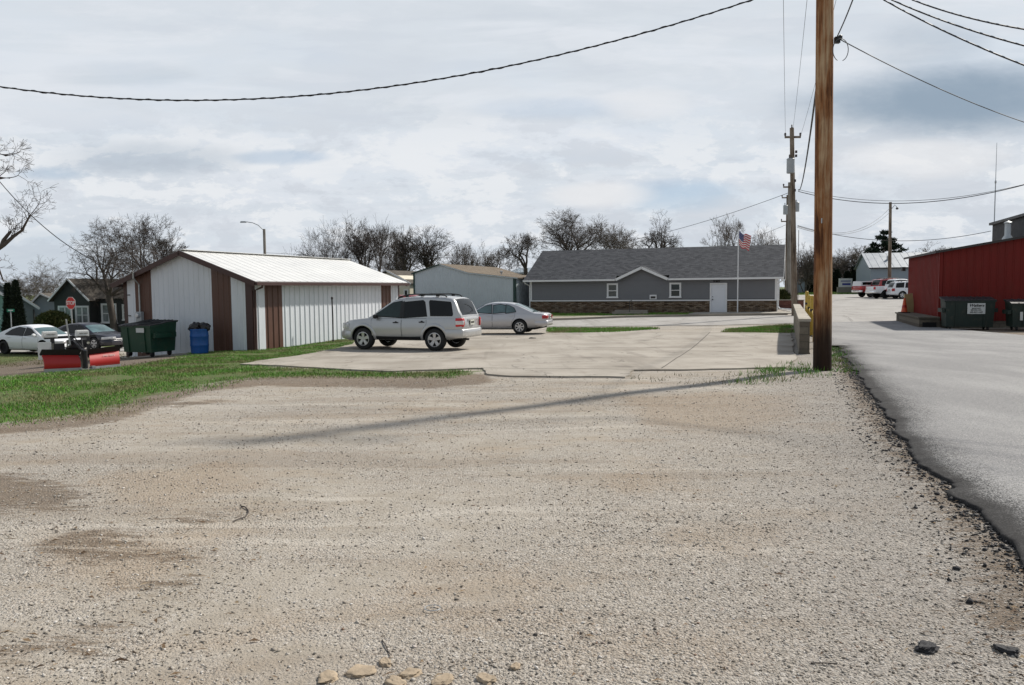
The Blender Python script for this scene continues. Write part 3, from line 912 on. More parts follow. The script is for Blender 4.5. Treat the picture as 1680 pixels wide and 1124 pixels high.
SUV = dict(name='parked_suv', cat='suv', L=4.43, W=1.80, r=.362, axles=(1.32, -1.30), gap=.055, flare=.075, tw=.23, paint='silver', spokes=5,
    top=[(-2.22, 1.03), (-2.1, 1.07), (.9, 1.03), (1.1, 1.04), (1.9, .955), (2.12, .86), (2.22, .74)], bot=[(-2.22, .46), (-1.8, .36), (-1.0, .34), (1.0, .34), (1.8, .30), (2.22, .34)],
    roof=[(-2.17, 1.06), (-1.98, 1.55), (-1.86, 1.655), (-1.5, 1.705), (-.4, 1.715), (.15, 1.66), (.42, 1.53), (1.12, 1.05)], wroof=.72, nose=.26, tail=.17, rroof=.07, crown=.03,
    windows=[([(.93, 1.115), (.86, 1.19), (.30, 1.52), (.20, 1.555), (-.05, 1.585), (-.10, 1.07)], 'glass'), ([(-.17, 1.07), (-.14, 1.59), (-.80, 1.60), (-.87, 1.57), (-1.00, 1.12), (-.98, 1.085)], 'tint'),
             ([(-1.16, 1.14), (-1.06, 1.585), (-1.10, 1.60), (-1.74, 1.575), (-1.80, 1.53), (-1.90, 1.17), (-1.87, 1.14)], 'tint')],
    doors=[[(.97, .44), (1.0, 1.0), (.98, 1.035), (-.10, 1.035), (-.12, .42)], [(-.15, .42), (-.13, 1.035), (-1.0, 1.035), (-1.02, .86), (-.90, .70), (-.84, .44)]],
    pillars=[[(-.03, 1.07), (-.03, 1.60), (-.155, 1.605), (-.18, 1.07)]],
    handles=[(.08, .905), (-.86, .925)], handle='black_steel', handle_plate=True, mirror=(.80, 1.10), mirror_mat='black_steel',
    glass=[(.40, 1.08, .90), (-2.16, -1.90, .82)], wsmat='glass', rwmat='tint', rails=(-1.55, .05), plate=(-2.245, .90),
    bumpers=[(-1, -1.72, .42, .70, .035, 'silver'), (1, 1.75, .36, .62, .03, 'silver')],
    lamps=[('taillight', -1, -2.03, .76, 1.05, .012, .62, 'red_lens'), ('headlight', 1, 1.86, .68, .88, .012, .5, 'clear_lens')],
    strips=[(.40, -.86, .95, .05, 'black_steel')])

SEDAN = dict(name='parked_sedan', cat='car', L=5.05, W=1.86, r=.335, axles=(1.55, -1.28), gap=.04, tw=.21, paint='champagne', spokes=7,
    top=[(-2.53, .86), (-2.42, .93), (-1.7, .975), (-.9, .95), (1.0, .90), (1.25, .90), (2.1, .80), (2.4, .70), (2.53, .58)], bot=[(-2.53, .40), (-2.0, .30), (-1, .23), (1.2, .22), (2.2, .24), (2.53, .28)],
    roof=[(-1.93, .965), (-1.55, 1.14), (-1.15, 1.32), (-.80, 1.405), (-.25, 1.44), (.15, 1.425), (.45, 1.34), (1.25, .91)], wroof=.66, nose=.30, tail=.24, rroof=.12,
    windows=[([(1.02, .985), (.92, 1.03), (.40, 1.29), (.30, 1.325), (.10, 1.355), (.06, .965)], 'glass_pale'), ([(-.02, .965), (.01, 1.355), (-.32, 1.365), (-.58, 1.35), (-.60, .975)], 'glass_pale'),
             ([(-.63, .98), (-.62, 1.345), (-.78, 1.31), (-.98, 1.20), (-1.08, 1.07), (-1.07, .99)], 'glass_pale')],
    doors=[[(1.10, .34), (1.08, .90), (.03, .935), (.02, .30)], [(-.01, .30), (.0, .935), (-1.06, .955), (-1.05, .80), (-.93, .62), (-.86, .31)]],
    handles=[(.18, .83), (-.90, .855)], handle='champagne', mirror=(.92, 1.00), glass=[(.47, 1.20, .90), (-1.90, -1.00, .86)], wsmat='glass', rwmat='glass_pale', plate=(-2.57, .78),
    bumpers=[(-1, -2.0, .38, .62, .03, 'champagne'), (1, 1.9, .30, .54, .03, 'champagne')],
    lamps=[('taillight', -1, -2.33, .70, .86, .012, .45, 'red_lens'), ('headlight', 1, 2.15, .56, .70, .012, .45, 'clear_lens')],
    strips=[(.60, -.84, 1.06, .022, 'champagne'), (.265, -.9, 1.15, .03, 'chrome')])

COUPE = dict(name='parked_sedan', cat='car', L=4.85, W=1.82, r=.345, axles=(1.42, -1.32), gap=.05, tw=.22, paint='white_car', spokes=5,
    top=[(-2.42, .88), (-2.3, .95), (-1.6, .985), (-.8, .955), (1.0, .90), (1.25, .90), (2.0, .78), (2.3, .66), (2.42, .52)], bot=[(-2.42, .36), (-1.9, .28), (-1, .22), (1.2, .22), (2.1, .22), (2.42, .24)],
    roof=[(-2.0, .965), (-1.5, 1.17), (-1.0, 1.36), (-.55, 1.435), (-.1, 1.45), (.25, 1.42), (.55, 1.31), (1.28, .91)], wroof=.66, nose=.32, tail=.24, rroof=.12,
    windows=[([(1.0, .985), (.90, 1.03), (.48, 1.26), (.36, 1.31), (.12, 1.35), (.08, .965)], 'tint'), ([(.0, .965), (.03, 1.36), (-.45, 1.365), (-.85, 1.26), (-1.22, 1.08), (-1.24, 1.0)], 'tint')],
    doors=[[(1.12, .33), (1.12, .90), (.05, .94), (.04, .30)], [(.01, .30), (.02, .94), (-1.12, .965), (-1.10, .80), (-.98, .62), (-.90, .31)]],
    handles=[(.20, .84), (-.92, .87)], handle='white_car', mirror=(.88, 1.00), glass=[(.56, 1.23, .90), (-1.95, -1.05, .86)], wsmat='glass_pale', rwmat='glass',
    bumpers=[(-1, -1.95, .34, .60, .03, 'white_car'), (1, 1.9, .26, .52, .03, 'white_car')],
    lamps=[('taillight', -1, -2.15, .70, .88, .012, .45, 'red_lens'), ('headlight', 1, 1.98, .56, .70, .012, .40, 'clear_lens')])

PICKUP = dict(name='pickup_truck', cat='pickup truck', L=5.8, W=2.0, r=.41, axles=(1.85, -1.75), gap=.08, tw=.27, paint='white_car', spokes=6, flare=.06,
    top=[(-2.9, 1.26), (-.75, 1.27), (1.2, 1.22), (1.5, 1.22), (2.6, 1.14), (2.82, 1.05), (2.9, .9)], bot=[(-2.9, .60), (-2.2, .52), (2.0, .48), (2.9, .46)],
    roof=[(-.80, 1.26), (-.72, 1.75), (-.60, 1.90), (.0, 1.95), (.55, 1.92), (.8, 1.82), (1.55, 1.22)], wroof=.74, nose=.18, tail=.06, rroof=.07, crown=.0,
    windows=[([(1.28, 1.29), (1.18, 1.36), (.74, 1.75), (.5, 1.82), (.42, 1.28)], 'tint'), ([(.34, 1.28), (.42, 1.83), (-.40, 1.83), (-.55, 1.78), (-.60, 1.30)], 'tint')],
    doors=[[(1.35, .62), (1.35, 1.22), (.38, 1.24), (.36, .60)], [(.33, .60), (.35, 1.24), (-.62, 1.25), (-.64, .62)]], handles=[(.52, 1.14), (-.46, 1.15)], mirror=(1.15, 1.32), mirror_mat='black_steel',
    glass=[(.84, 1.5, .9), (-.79, -.66, .84)], bumpers=[(-1, -2.75, .56, .78, .05, 'chrome'), (1, 2.45, .50, .78, .04, 'chrome')],
    lamps=[('taillight', -1, -2.80, .92, 1.22, .012, .80, 'red_lens'), ('headlight', 1, 2.55, .86, 1.06, .012, .55, 'clear_lens')])
# ------------------------------------------------------------------ camera, sky, sun
cd = bpy.data.cameras.new('camera'); cam = bpy.data.objects.new('camera', cd); COL.objects.link(cam)
cd.sensor_width = 36; cd.lens = F_PX / 1680 * 36; cd.clip_start = .05; cd.clip_end = 4000
Rm = Matrix((_rt, _up, -_fw)).transposed()
cam.matrix_world = Matrix.Translation((0, 0, EYE)) @ Rm.to_4x4()
scene.camera = cam
scene.view_settings.view_transform = 'Standard'; scene.view_settings.look = 'None'
scene.view_settings.exposure = 0.06; scene.view_settings.gamma = 1

SUN_EL, SUN_AZ = R(43), math.atan2(.785, .62)
sd = bpy.data.lights.new('sun', 'SUN'); so = bpy.data.objects.new('sun', sd); COL.objects.link(so)
sdir = Vector((math.sin(SUN_AZ) * math.cos(SUN_EL), math.cos(SUN_AZ) * math.cos(SUN_EL), math.sin(SUN_EL)))
so.rotation_euler = (-sdir).to_track_quat('-Z', 'Y').to_euler()
sd.energy = 4.6; sd.angle = R(2.0); sd.color = (1.0, .94, .85)

wld = bpy.data.worlds.new('World'); scene.world = wld; wld.use_nodes = True
wt = NT(wld.node_tree); wt.N.clear()
sky = wt.N.new('ShaderNodeTexSky'); sky.sky_type = 'NISHITA'; sky.sun_disc = False
sky.sun_elevation = SUN_EL; sky.sun_rotation = SUN_AZ; sky.air_density = 1.0; sky.dust_density = 1.4
gen = wt.N.new('ShaderNodeTexCoord').outputs['Generated']
sp = wt.sep(gen)
zc = wt.math('ADD', wt.math('MAXIMUM', sp[2], 0.0), .16)
cu = wt.math('DIVIDE', sp[0], zc); cv = wt.math('DIVIDE', sp[1], zc)
cpos = wt.comb(cu, cv, 0)
az = wt.math('DIVIDE', sp[0], wt.math('MAXIMUM', sp[1], .05)); el = wt.math('DIVIDE', sp[2], wt.math('MAXIMUM', sp[1], .05))
flat = wt.comb(az, wt.math('MULTIPLY', el, 2.6), sp[1])
warp = wt.noise(flat, 3.2, 6, .6)
def blob(px, py, sx, sy, k=.9):
    a0 = (px - 840) / F_PX; e0 = (474.6 - .0094 * (px - 840) - py) / F_PX
    dx = wt.math('DIVIDE', wt.math('SUBTRACT', az, a0), sx / F_PX); dy = wt.math('DIVIDE', wt.math('SUBTRACT', el, e0), sy / F_PX)
    d = wt.math('ADD', wt.math('MULTIPLY', dx, dx), wt.math('MULTIPLY', dy, dy))
    d = wt.math('ADD', d, wt.math('MULTIPLY', wt.math('SUBTRACT', warp, .5), k * 3.2))
    return wt.math('SUBTRACT', 1.0, wt.step(d, .1, 1.25))
n_big = wt.noise(cpos, .75, 7, .58, .3)
n_mid = wt.noise(wt.comb(cu, wt.math('MULTIPLY', cv, 1.5), 3.1), 2.1, 7, .6, .2)
n_str = wt.noise(wt.comb(wt.math('MULTIPLY', az, 1.3), wt.math('MULTIPLY', el, 9.0), 5.0), 2.2, 7, .6, .5)
n_cum = wt.noise(wt.comb(wt.math('MULTIPLY', az, 1.0), wt.math('MULTIPLY', el, 2.3), 1.7), 6.5, 9, .66, .15)
thick = wt.math('ADD', wt.math('MULTIPLY', n_big, .6), wt.math('MULTIPLY', n_mid, .4))
veil = wt.mix(wt.step(thick, .36, .64), (6.55, 7.0, 7.5), (5.65, 6.1, 6.65))
veil = wt.mix(wt.math('MULTIPLY', wt.step(n_mid, .52, .62), .5), veil, (7.0, 7.3, 7.75))
veil = wt.mix(wt.math('MULTIPLY', wt.step(n_str, .48, .64), .5), veil, (7.1, 7.4, 7.9))
veil = wt.mix(wt.math('MULTIPLY', wt.step(n_str, .48, .36), .4), veil, (5.5, 5.95, 6.6))
# lower bank of heaped cloud: bright tops, grey undersides
low = wt.math('MULTIPLY', wt.step(el, .02, .07), wt.math('SUBTRACT', 1.0, wt.step(el, .16, .27)))
veil = wt.mix(wt.math('MULTIPLY', wt.math('MULTIPLY', wt.step(n_cum, .50, .56), low), .8), veil, (7.4, 7.6, 7.85))
veil = wt.mix(wt.math('MULTIPLY', wt.math('MULTIPLY', wt.step(n_cum, .49, .42), low), .55), veil, (5.3, 5.65, 6.2))
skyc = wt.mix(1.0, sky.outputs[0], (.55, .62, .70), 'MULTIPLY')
skyb = wt.mix(.55, skyc, (4.7, 6.0, 7.6))
cover = wt.math('ADD', .80, wt.math('MULTIPLY', wt.step(thick, .33, .52), .2))
gap = wt.math('MAXIMUM', wt.math('MULTIPLY', blob(470, 262, 85, 14, 1.0), .5), wt.math('MAXIMUM', wt.math('MULTIPLY', blob(1110, 325, 110, 34, .7), .75), wt.math('MULTIPLY', blob(95, 288, 80, 13, 1.0), .5)))
gap = wt.math('MAXIMUM', gap, wt.math('MULTIPLY', blob(120, 430, 200, 60, .8), .28))
gap = wt.math('MAXIMUM', gap, wt.math('MULTIPLY', blob(900, 185, 150, 20, .8), .25))
cover = wt.math('SUBTRACT', cover, gap, clamp=True)
col = wt.mix(cover, skyb, veil)
dark = wt.math('MAXIMUM', wt.math('MULTIPLY', blob(1560, 165, 290, 66, .6), 1.0), wt.math('MULTIPLY', blob(240, 265, 190, 34, 1.0), .35))
dark = wt.math('MAXIMUM', dark, wt.math('MULTIPLY', blob(1500, 95, 130, 55, .9), .35))
dark = wt.math('MAXIMUM', dark, wt.math('MULTIPLY', blob(200, 130, 130, 22, 1.1), .15))
col = wt.mix(dark, col, (2.75, 3.5, 4.35))
puff = wt.math('MAXIMUM', blob(985, 322, 105, 24, .55), wt.math('MULTIPLY', blob(1530, 265, 160, 34, .9), .8))
puff = wt.math('MAXIMUM', puff, wt.math('MULTIPLY', blob(1060, 175, 80, 30, .9), .6))
col = wt.mix(wt.math('MULTIPLY', puff, .8), col, (7.4, 7.45, 7.6))
# unseen sky overhead made darker, broken and bluer to cut the ambient light
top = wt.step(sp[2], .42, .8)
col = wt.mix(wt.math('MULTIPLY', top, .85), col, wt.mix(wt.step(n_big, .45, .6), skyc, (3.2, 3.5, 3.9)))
back = wt.step(sp[1], .1, -.35)  # unseen sky behind the camera dimmed as well, for deeper shadows
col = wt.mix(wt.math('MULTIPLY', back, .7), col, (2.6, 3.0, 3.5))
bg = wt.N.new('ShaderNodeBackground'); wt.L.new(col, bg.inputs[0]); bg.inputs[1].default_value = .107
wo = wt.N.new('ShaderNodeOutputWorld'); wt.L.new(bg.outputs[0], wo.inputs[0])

# ------------------------------------------------------------------ regions of the ground, read off the photograph as ground points
def GP(pts): return [tuple(G(x, y)[:2]) for x, y in pts]
LAWN = ragged(GP([(-260, 735), (0, 694), (93, 686), (158, 676), (200, 662), (240, 649), (298, 636), (360, 626), (396, 621), (500, 616), (640, 617), (745, 617), (790, 608), (640, 612), (520, 606), (394, 600), (470, 586), (560, 571), (600, 562), (560, 553), (415, 573), (340, 577), (296, 590), (200, 606), (100, 611), (0, 621), (-260, 650)]), .30, .35, 6)
DIRT = [GP(q) for q in (
    [(-40, 712), (0, 696), (93, 688), (165, 678), (235, 652), (300, 640), (396, 622), (560, 614), (790, 614), (800, 628), (700, 636), (560, 634), (420, 632), (330, 642), (250, 668), (160, 696), (60, 706)],
    [(-60, 780), (60, 782), (130, 812), (110, 840), (0, 835), (-60, 830)], [(300, 846), (350, 846), (352, 856), (300, 858)], [(70, 880), (180, 870), (230, 905), (320, 912), (200, 922), (90, 905)],
    [(225, 955), (300, 958), (300, 968), (230, 970)], [(60, 1056), (190, 1036), (200, 1052), (80, 1074)], [(-20, 1075), (80, 1050), (40, 1085)], [(280, 661), (365, 656), (340, 663), (285, 667)],
    [(1385, 585), (1412, 612), (1440, 660), (1478, 712), (1560, 800), (1660, 905), (1720, 960), (1640, 960), (1560, 850), (1460, 730), (1410, 670), (1380, 610)],
    [(-60, 590), (80, 588), (200, 588), (290, 584), (300, 598), (200, 606), (80, 612), (-60, 622)], [(1560, 541), (1700, 538), (1800, 560), (1680, 556)], [(1620, 960), (1720, 930), (1720, 1060), (1640, 1040)])]
WARM = [GP(q) for q in ([(1000, 650), (1180, 640), (1330, 650), (1340, 690), (1200, 715), (1040, 700)], [(850, 780), (1100, 770), (1200, 800), (1000, 815)], [(100, 780), (420, 750), (480, 800), (200, 850)], [(560, 930), (760, 900), (1000, 960), (820, 1010)], [(1050, 860), (1300, 850), (1350, 910), (1100, 930)], [(0, 860), (300, 870), (420, 940), (100, 1000)], [(900, 1040), (1300, 1020), (1250, 1124), (950, 1124)])]
PAD = GP([(394, 599), (520, 605), (640, 611), (787, 606), (800, 616), (840, 619), (1028, 621), (1040, 609), (1180, 607), (1290, 605), (1306, 590), (1297, 548), (1240, 547), (1080, 545.5), (900, 547), (770, 548), (640, 549), (575, 566)])
# ragged left edge of the alley, near to far
ALLEY_L = GP([(1900, 1210), (1790, 1060), (1680, 931), (1631, 876), (1601, 841), (1561, 806), (1531, 776), (1496, 738), (1466, 706), (1453, 678), (1426, 645), (1400, 608), (1385, 585), (1373, 565)]) + [(9.6, 24.2), (11.4, 29.5), (13.3, 35), (15.3, 41.0)]

def resample(pts, step):
    out = [pts[0]]
    for a, b in zip(pts[:-1], pts[1:]):
        L = math.dist(a, b); k = max(1, int(L / step))
        for j in range(1, k + 1): out.append((a[0] + (b[0] - a[0]) * j / k, a[1] + (b[1] - a[1]) * j / k))
    return out

def gbq(x, y, RV_=math.atan2(-.342, .94)):
    c, s = math.cos(RV_), math.sin(RV_); return (1.5 + c * x - s * y, 62.0 + s * x + c * y)

def make_ground():
    xs = np.unique(np.concatenate([np.linspace(-900, -60, 40), np.linspace(-60, -26, 40), np.linspace(-26, 24, 176), np.linspace(24, 70, 40), np.linspace(70, 900, 40)]))
    ys = np.unique(np.concatenate([np.linspace(-200, -6, 20), np.linspace(-6, 2, 18), np.linspace(2, 34, 118), np.linspace(34, 70, 60), np.linspace(70, 170, 60), np.linspace(170, 1500, 40)]))
    X, Y = np.meshgrid(xs, ys); x = X.ravel(); y = Y.ravel(); z = gz(x, y)
    nx, ny = len(xs), len(ys)
    i = np.arange((nx - 1) * (ny - 1)); r = i // (nx - 1); c = i % (nx - 1); b = r * nx + c
    faces = np.stack([b, b + 1, b + nx + 1, b + nx], 1)
    o = bulk('ground', np.stack([x, y, z], 1), faces, M['gravel'], nper=4)
    me = o.data
    lawn = np.maximum(ss(poly_sdf(LAWN, x, y), -.75, .55), ss(poly_sdf([gbq(.1, .0), gbq(12.6, -.0), gbq(12.4, -2.35), gbq(6, -2.9), gbq(-3, -3.2)], x, y), -.2, .2))
    far = ss(y, 50, 62) * (1 - ss(x, 14, 22)) + ss(y, 100, 108) * .9 + ss(-x, 18, 26) * ss(y, 22, 30)
    lawn = np.clip(np.maximum(lawn, far), 0, 1)
    dirt = np.zeros_like(x)
    for k, q in enumerate(DIRT): dirt = np.maximum(dirt, ss(poly_sdf(q, x, y), -.45, .25) * (1.0 if k in (0, 9) else .8))
    al = np.array(resample(ALLEY_L, .5)); d = np.full(x.shape, 99.0)
    near = (np.abs(x) < 30) & (y < 45) & (y > -3)
    for p in al: d[near] = np.minimum(d[near], np.hypot(x[near] - p[0], y[near] - p[1]))
    coarse = np.clip(1 - d / 3.4, 0, 1) ** 1.1
    warm = np.zeros_like(x)
    for q in WARM: warm = np.maximum(warm, ss(poly_sdf(q, x, y), -.5, .6))
    coarse = np.maximum(coarse, ss(poly_sdf(DIRT[9], x, y), -.4, .3))
    for nm, a in (('lawn', lawn), ('dirt', dirt), ('coarse', coarse), ('warm', warm)):
        at = me.attributes.new(nm, 'FLOAT', 'POINT'); at.data.foreach_set('value', a.astype(np.float32))
    me.polygons.foreach_set('use_smooth', [True] * len(me.polygons))
    tag(o, kind='structure')
make_ground()

def make_alley():
    left = resample(ALLEY_L, .07); m = len(left)
    right = [(14.5, -6), (15.5, 5), (16.8, 17), (18.2, 27.6), (18.7, 33.8), (21.3, 41.0)]
    rp = resample(right, .07)
    tt = [0, .03, .08, .16, .28, .45, .7, 1.1, 1.7, 2.6, 3.8]
    V = []; A = []
    for i, p in enumerate(left):
        q = rp[int(i / (m - 1) * (len(rp) - 1))]
        d = Vector((q[0] - p[0], q[1] - p[1])); L = d.length; d /= L
        j = .13 * mnoise.fractal((p[0] * 1.1, p[1] * 1.1, 3), .8, 2.1, 7) + .03 * mnoise.noise((p[0] * 13, p[1] * 13, 8))
        w = .80 + .4 * mnoise.noise((p[0] * .6, p[1] * .6, 1))
        offs = [k for k in tt] + [4.0 + (L - 4.0) * k / 5 for k in range(1, 6)] if L > 4.5 else [k / tt[-1] * L for k in tt] + [L] * 5
        x0, y0 = p[0] + d.x * j, p[1] + d.y * j
        V.append((x0, y0, float(gz(x0, y0)) - .06)); A.append(1.0)
        for k, o in enumerate(offs):
            x = p[0] + d.x * (o + j * max(0, 1 - o)); y = p[1] + d.y * (o + j * max(0, 1 - o))
            lip = .030 + .040 * min(1, o / .22)
            lip += .012 * mnoise.noise((x * 9, y * 9, 2)) * max(0, 1 - o / .5)
            V.append((x, y, float(gz(x, y)) + lip)); A.append(max(0, 1 - o / w) ** .9)
    n = len(tt) + 6; V = np.array(V); i = np.arange((m - 1) * (n - 1)); r = i // (n - 1); c = i % (n - 1); b = r * n + c
    o = bulk('alley', V, np.stack([b, b + 1, b + n + 1, b + n], 1), M['asphalt'], nper=4)
    at = o.data.attributes.new('edge', 'FLOAT', 'POINT'); at.data.foreach_set('value', np.array(A, np.float32))
    bm = bmesh.new(); bm.from_mesh(o.data); bmesh.ops.recalc_face_normals(bm, faces=bm.faces)
    if sum(f.normal.z for f in bm.faces) < 0: bmesh.ops.reverse_faces(bm, faces=bm.faces)
    bm.to_mesh(o.data); bm.free()
    o.data.polygons.foreach_set('use_smooth', [True] * len(o.data.polygons))
    tag(o, kind='structure')
make_alley()

pad = sheet('concrete_pad', ragged(PAD, .09, .18, 2), .034, 1.0, M['pad'], .12)
def joint(par, p, q, w=.025, off=.038, mat=None):
    a = Vector(p); b = Vector(q); d = (b - a).normalized(); n = Vector((-d.y, d.x)) * w
    pts = []
    k = max(2, int((b - a).length / .8))
    l = []; rr = []
    for i in range(k + 1):
        c = a.lerp(b, i / k); j = .012 * mnoise.noise((c.x * 3, c.y * 3, 9))
        l.append(tuple(c + n * (1 + j * 20))); rr.append(tuple(c - n * (1 - j * 20)))
    return sheet('joint', l + rr[::-1], off, 1.0, mat or M['joint'], 0, None, par)
for a, b in (((790, 606), (1040, 609)), ((1085, 607), (1165, 546)), ((640, 590), (1255, 588)), ((930, 572), (1290, 570)), ((640, 573), (700, 573))):
    joint(pad, G(a[0], a[1])[:2], G(b[0], b[1])[:2], .014)
UA = Vector((.36, .933)); VA = Vector((.94, -.342))
def along(p, du, dv): return (p[0] + UA.x * du + VA.x * dv, p[1] + UA.y * du + VA.y * dv)

street = sheet('side_street', GP([(-2, 540), (900, 536.5), (1070, 535), (1155, 534.5), (1292, 531)]) + [(15.6, 41.5), (22, 41.5), (22, 52), (18.6, 50.6)] + GP([(1196, 519), (1026, 521.8), (903, 526.5), (780, 527), (500, 528)]), .02, 2.0, M['street'])
lot = sheet('far_parking_lot', [(15.6, 41.3), (21.2, 41.1), (24, 36.5), (60, 30), (120, 40), (120, 102), (70, 103), (44, 104), (27, 108), (24, 84), (20.5, 60), (19.4, 51)], .026, 3.0, M['street'])
lane = sheet('left_street', [(-70, 58), (-26.5, 40.9), (-13, 37), (-11, 41), (-23.0, 46.3), (-70, 66)], .02, 2.0, M['street'])
for a, b, w in (((1368, 548), (1470, 548.5), .016), ((1470, 548.5), (1640, 551), .016), ((1366, 517), (1500, 517.5), .03), ((1383, 519), (1392, 523), .012), ((1392, 523), (1399, 529), .012), ((1300, 497), (1480, 496), .03)):
    joint(street, G(a[0], a[1])[:2], G(b[0], b[1])[:2], w, .082)
# kerb under the grey building's lawn
def kerb():
    mb = MB(); pts = GP([(740, 526.5), (903, 526), (1026, 521.2), (1196, 518.4), (1292, 516.8)])
    pts = resample(pts, 1.2)
    for a, b in zip(pts[:-1], pts[1:]):
        mb.bar(gnd(a[0], a[1], .03), gnd(b[0], b[1], .03), .15, .22)
    o = mb.build('kerb', M['rim']); tag(o, kind='structure')
kerb()
# ------------------------------------------------------------------ buildings
def ribbed(mb, p0, d, n, L, zb, top, pitch=.3, rib=.022, foot=.075, head=.035, mi=0, ph=0.0):
    """ribbed steel sheet standing on p0 + d*s; n is the outward normal; top(s) gives its upper edge"""
    p0 = Vector(p0); d = Vector(d); n = Vector(n); ss_ = [(0, 0)]
    s = ph + pitch / 2
    while s < L - foot:
        if s > foot: ss_ += [(s - foot / 2, 0), (s - head / 2, rib), (s + head / 2, rib), (s + foot / 2, 0)]
        s += pitch
    ss_.append((L, 0))
    brk = getattr(top, 'brk', [])
    for b in brk:
        if 0 < b < L: ss_.append((b, 0))
    ss_.sort()
    vs = []
    for a, o in ss_:
        q = p0 + d * a + n * o
        zz = zb(a) if callable(zb) else zb
        vs += [(q.x, q.y, zz), (q.x, q.y, top(a))]
    mb.add(vs, [(2 * i, 2 * i + 2, 2 * i + 3, 2 * i + 1) for i in range(len(ss_) - 1)], mi)
    return mb

def roof_sheet(mb, e0, e1, r0, r1, pitch=.3, rib=.02, th=.03, mi=0):
    """ribbed roof plane between an eave e0-e1 and a ridge r0-r1"""
    e0, e1, r0, r1 = map(Vector, (e0, e1, r0, r1)); L = (e1 - e0).length
    n = (e1 - e0).cross(r0 - e0).normalized()
    if n.z < 0: n = -n
    pr = [(0, 0)]; s = pitch / 2
    while s < L - .06:
        pr += [(s - .035, 0), (s - .015, rib), (s + .015, rib), (s + .035, 0)]; s += pitch
    pr.append((L, 0)); vs = []
    for a, o in pr:
        t = a / L
        vs += [e0.lerp(e1, t) + n * o, r0.lerp(r1, t) + n * o]
    m = len(vs)
    fs = [(2 * i, 2 * i + 2, 2 * i + 3, 2 * i + 1) for i in range(len(pr) - 1)]
    mb.add(vs, fs, mi)
    d = n * -th
    mb.add([e0 + d, e1 + d, r1 + d, r0 + d, e0, e1, r1, r0], [(0, 3, 2, 1), (0, 1, 5, 4), (1, 2, 6, 5), (3, 0, 4, 7)], mi)
    return mb

def slab(mb, a, b, c, d, th, mi=0):
    a, b, c, d = map(Vector, (a, b, c, d)); n = (b - a).cross(d - a).normalized()
    if n.z < 0: n = -n
    o = -n * th
    return mb.add([a, b, c, d, a + o, b + o, c + o, d + o], [(0, 1, 2, 3), (7, 6, 5, 4), (0, 4, 5, 1), (1, 5, 6, 2), (2, 6, 7, 3), (3, 7, 4, 0)], mi)

RU = math.atan2(.933, .36)       # local +x runs along the alley, away from the camera
RV = math.atan2(-.342, .94)      # local +x runs across, to the right and nearer

def window(par, x, z, w, h, y=0.0, frame='white_trim', sash=True, fw=.09, name='window', glass='win_glass', divide=0):
    """double-hung window in a wall facing local -y; x, z its lower left corner"""
    f = MB()
    f.box((x + w / 2, y - .03, z + h + fw / 2), (w + 2 * fw, .06, fw)); f.box((x + w / 2, y - .04, z - fw / 2), (w + 2 * fw + .06, .09, fw))
    f.box((x - fw / 2, y - .03, z + h / 2), (fw, .058, h)); f.box((x + w + fw / 2, y - .03, z + h / 2), (fw, .058, h))
    o = f.build(name, M[frame], par)
    if sash:
        s = MB(); s.box((x + w / 2, y - .024, z + h * .5), (w, .03, .05)); s.box((x + .02, y - .02, z + h / 2), (.04, .025, h)); s.box((x + w - .02, y - .02, z + h / 2), (.04, .025, h))
        s.box((x + w / 2, y - .02, z + h - .02), (w - .08, .022, .04)); s.box((x + w / 2, y - .02, z + .02), (w - .08, .022, .04))
        if divide:
            for k in range(1, divide): s.box((x + w * k / divide, y - .026, z + h / 2), (.10, .03, h - .06))
        s.build('sash', M[frame], o)
    g = MB(); g.box((x + w / 2, y - .006, z + h / 2), (w, .012, h)); g.build('pane', M[glass], o)
    return o

# --- white and brown steel shed
SHED = (-8.86, 26.7)
zb = -.30
shed = thing('storage_shed', 'white ribbed steel shed with dark brown stripes and a white metal roof beside the grass', 'shed', (SHED[0], SHED[1], 0), RU)
sL, sW, eH, rH = 10.2, 5.8, 2.12, 3.13
EVE, RDG = eH, rH
def gable(s): return EVE + (RDG - EVE) * (1 - abs(s - sW / 2) / (sW / 2)) - .02
class Top:
    def __init__(s, f, brk=()): s.f = f; s.brk = list(brk)
    def __call__(s, a): return s.f(a)
base = lambda off: -.95
# the gable faces local -x and runs along local y; stripes split it into panels
segs = [(0, .28, 'shed_trim'), (.28, .88, 'shed_white'), (.88, 1.72, 'shed_brown'), (1.72, 4.46, 'shed_white'), (4.46, 5.24, 'shed_brown'), (5.24, 5.62, 'shed_white'), (5.62, 5.8, 'shed_trim')]
for a, b, m in segs:
    mb = MB(); ribbed(mb, (0, a, 0), (0, 1, 0), (-1, 0, 0), b - a, -1.1, Top(lambda s, a=a: gable(a + s), [sW / 2 - a]), .23, .014 if m != 'shed_trim' else .0)
    mb.build('corner_trim' if m == 'shed_trim' else ('brown_panel' if 'brown' in m else 'wall'), M[m], shed)
segs = [(0, .16, 'shed_trim'), (.16, .66, 'shed_white'), (.66, 1.62, 'shed_brown'), (1.62, 8.55, 'shed_white'), (8.55, 9.42, 'shed_brown'), (9.42, 10.05, 'shed_white'), (10.05, 10.2, 'shed_trim')]
for a, b, m in segs:
    mb = MB(); ribbed(mb, (a, 0, 0), (1, 0, 0), (0, -1, 0), b - a, -1.1, Top(lambda s: EVE - .03), .3, .026 if m != 'shed_trim' else .0)
    mb.build('corner_trim' if m == 'shed_trim' else ('brown_panel' if 'brown' in m else 'wall'), M[m], shed)
mb = MB(); ribbed(mb, (0, sW, 0), (1, 0, 0), (0, 1, 0), sL, -1.1, Top(lambda s: EVE - .03), .3); ribbed(mb, (sL, 0, 0), (0, 1, 0), (1, 0, 0), sW, -1.1, Top(gable, [sW / 2]), .3)
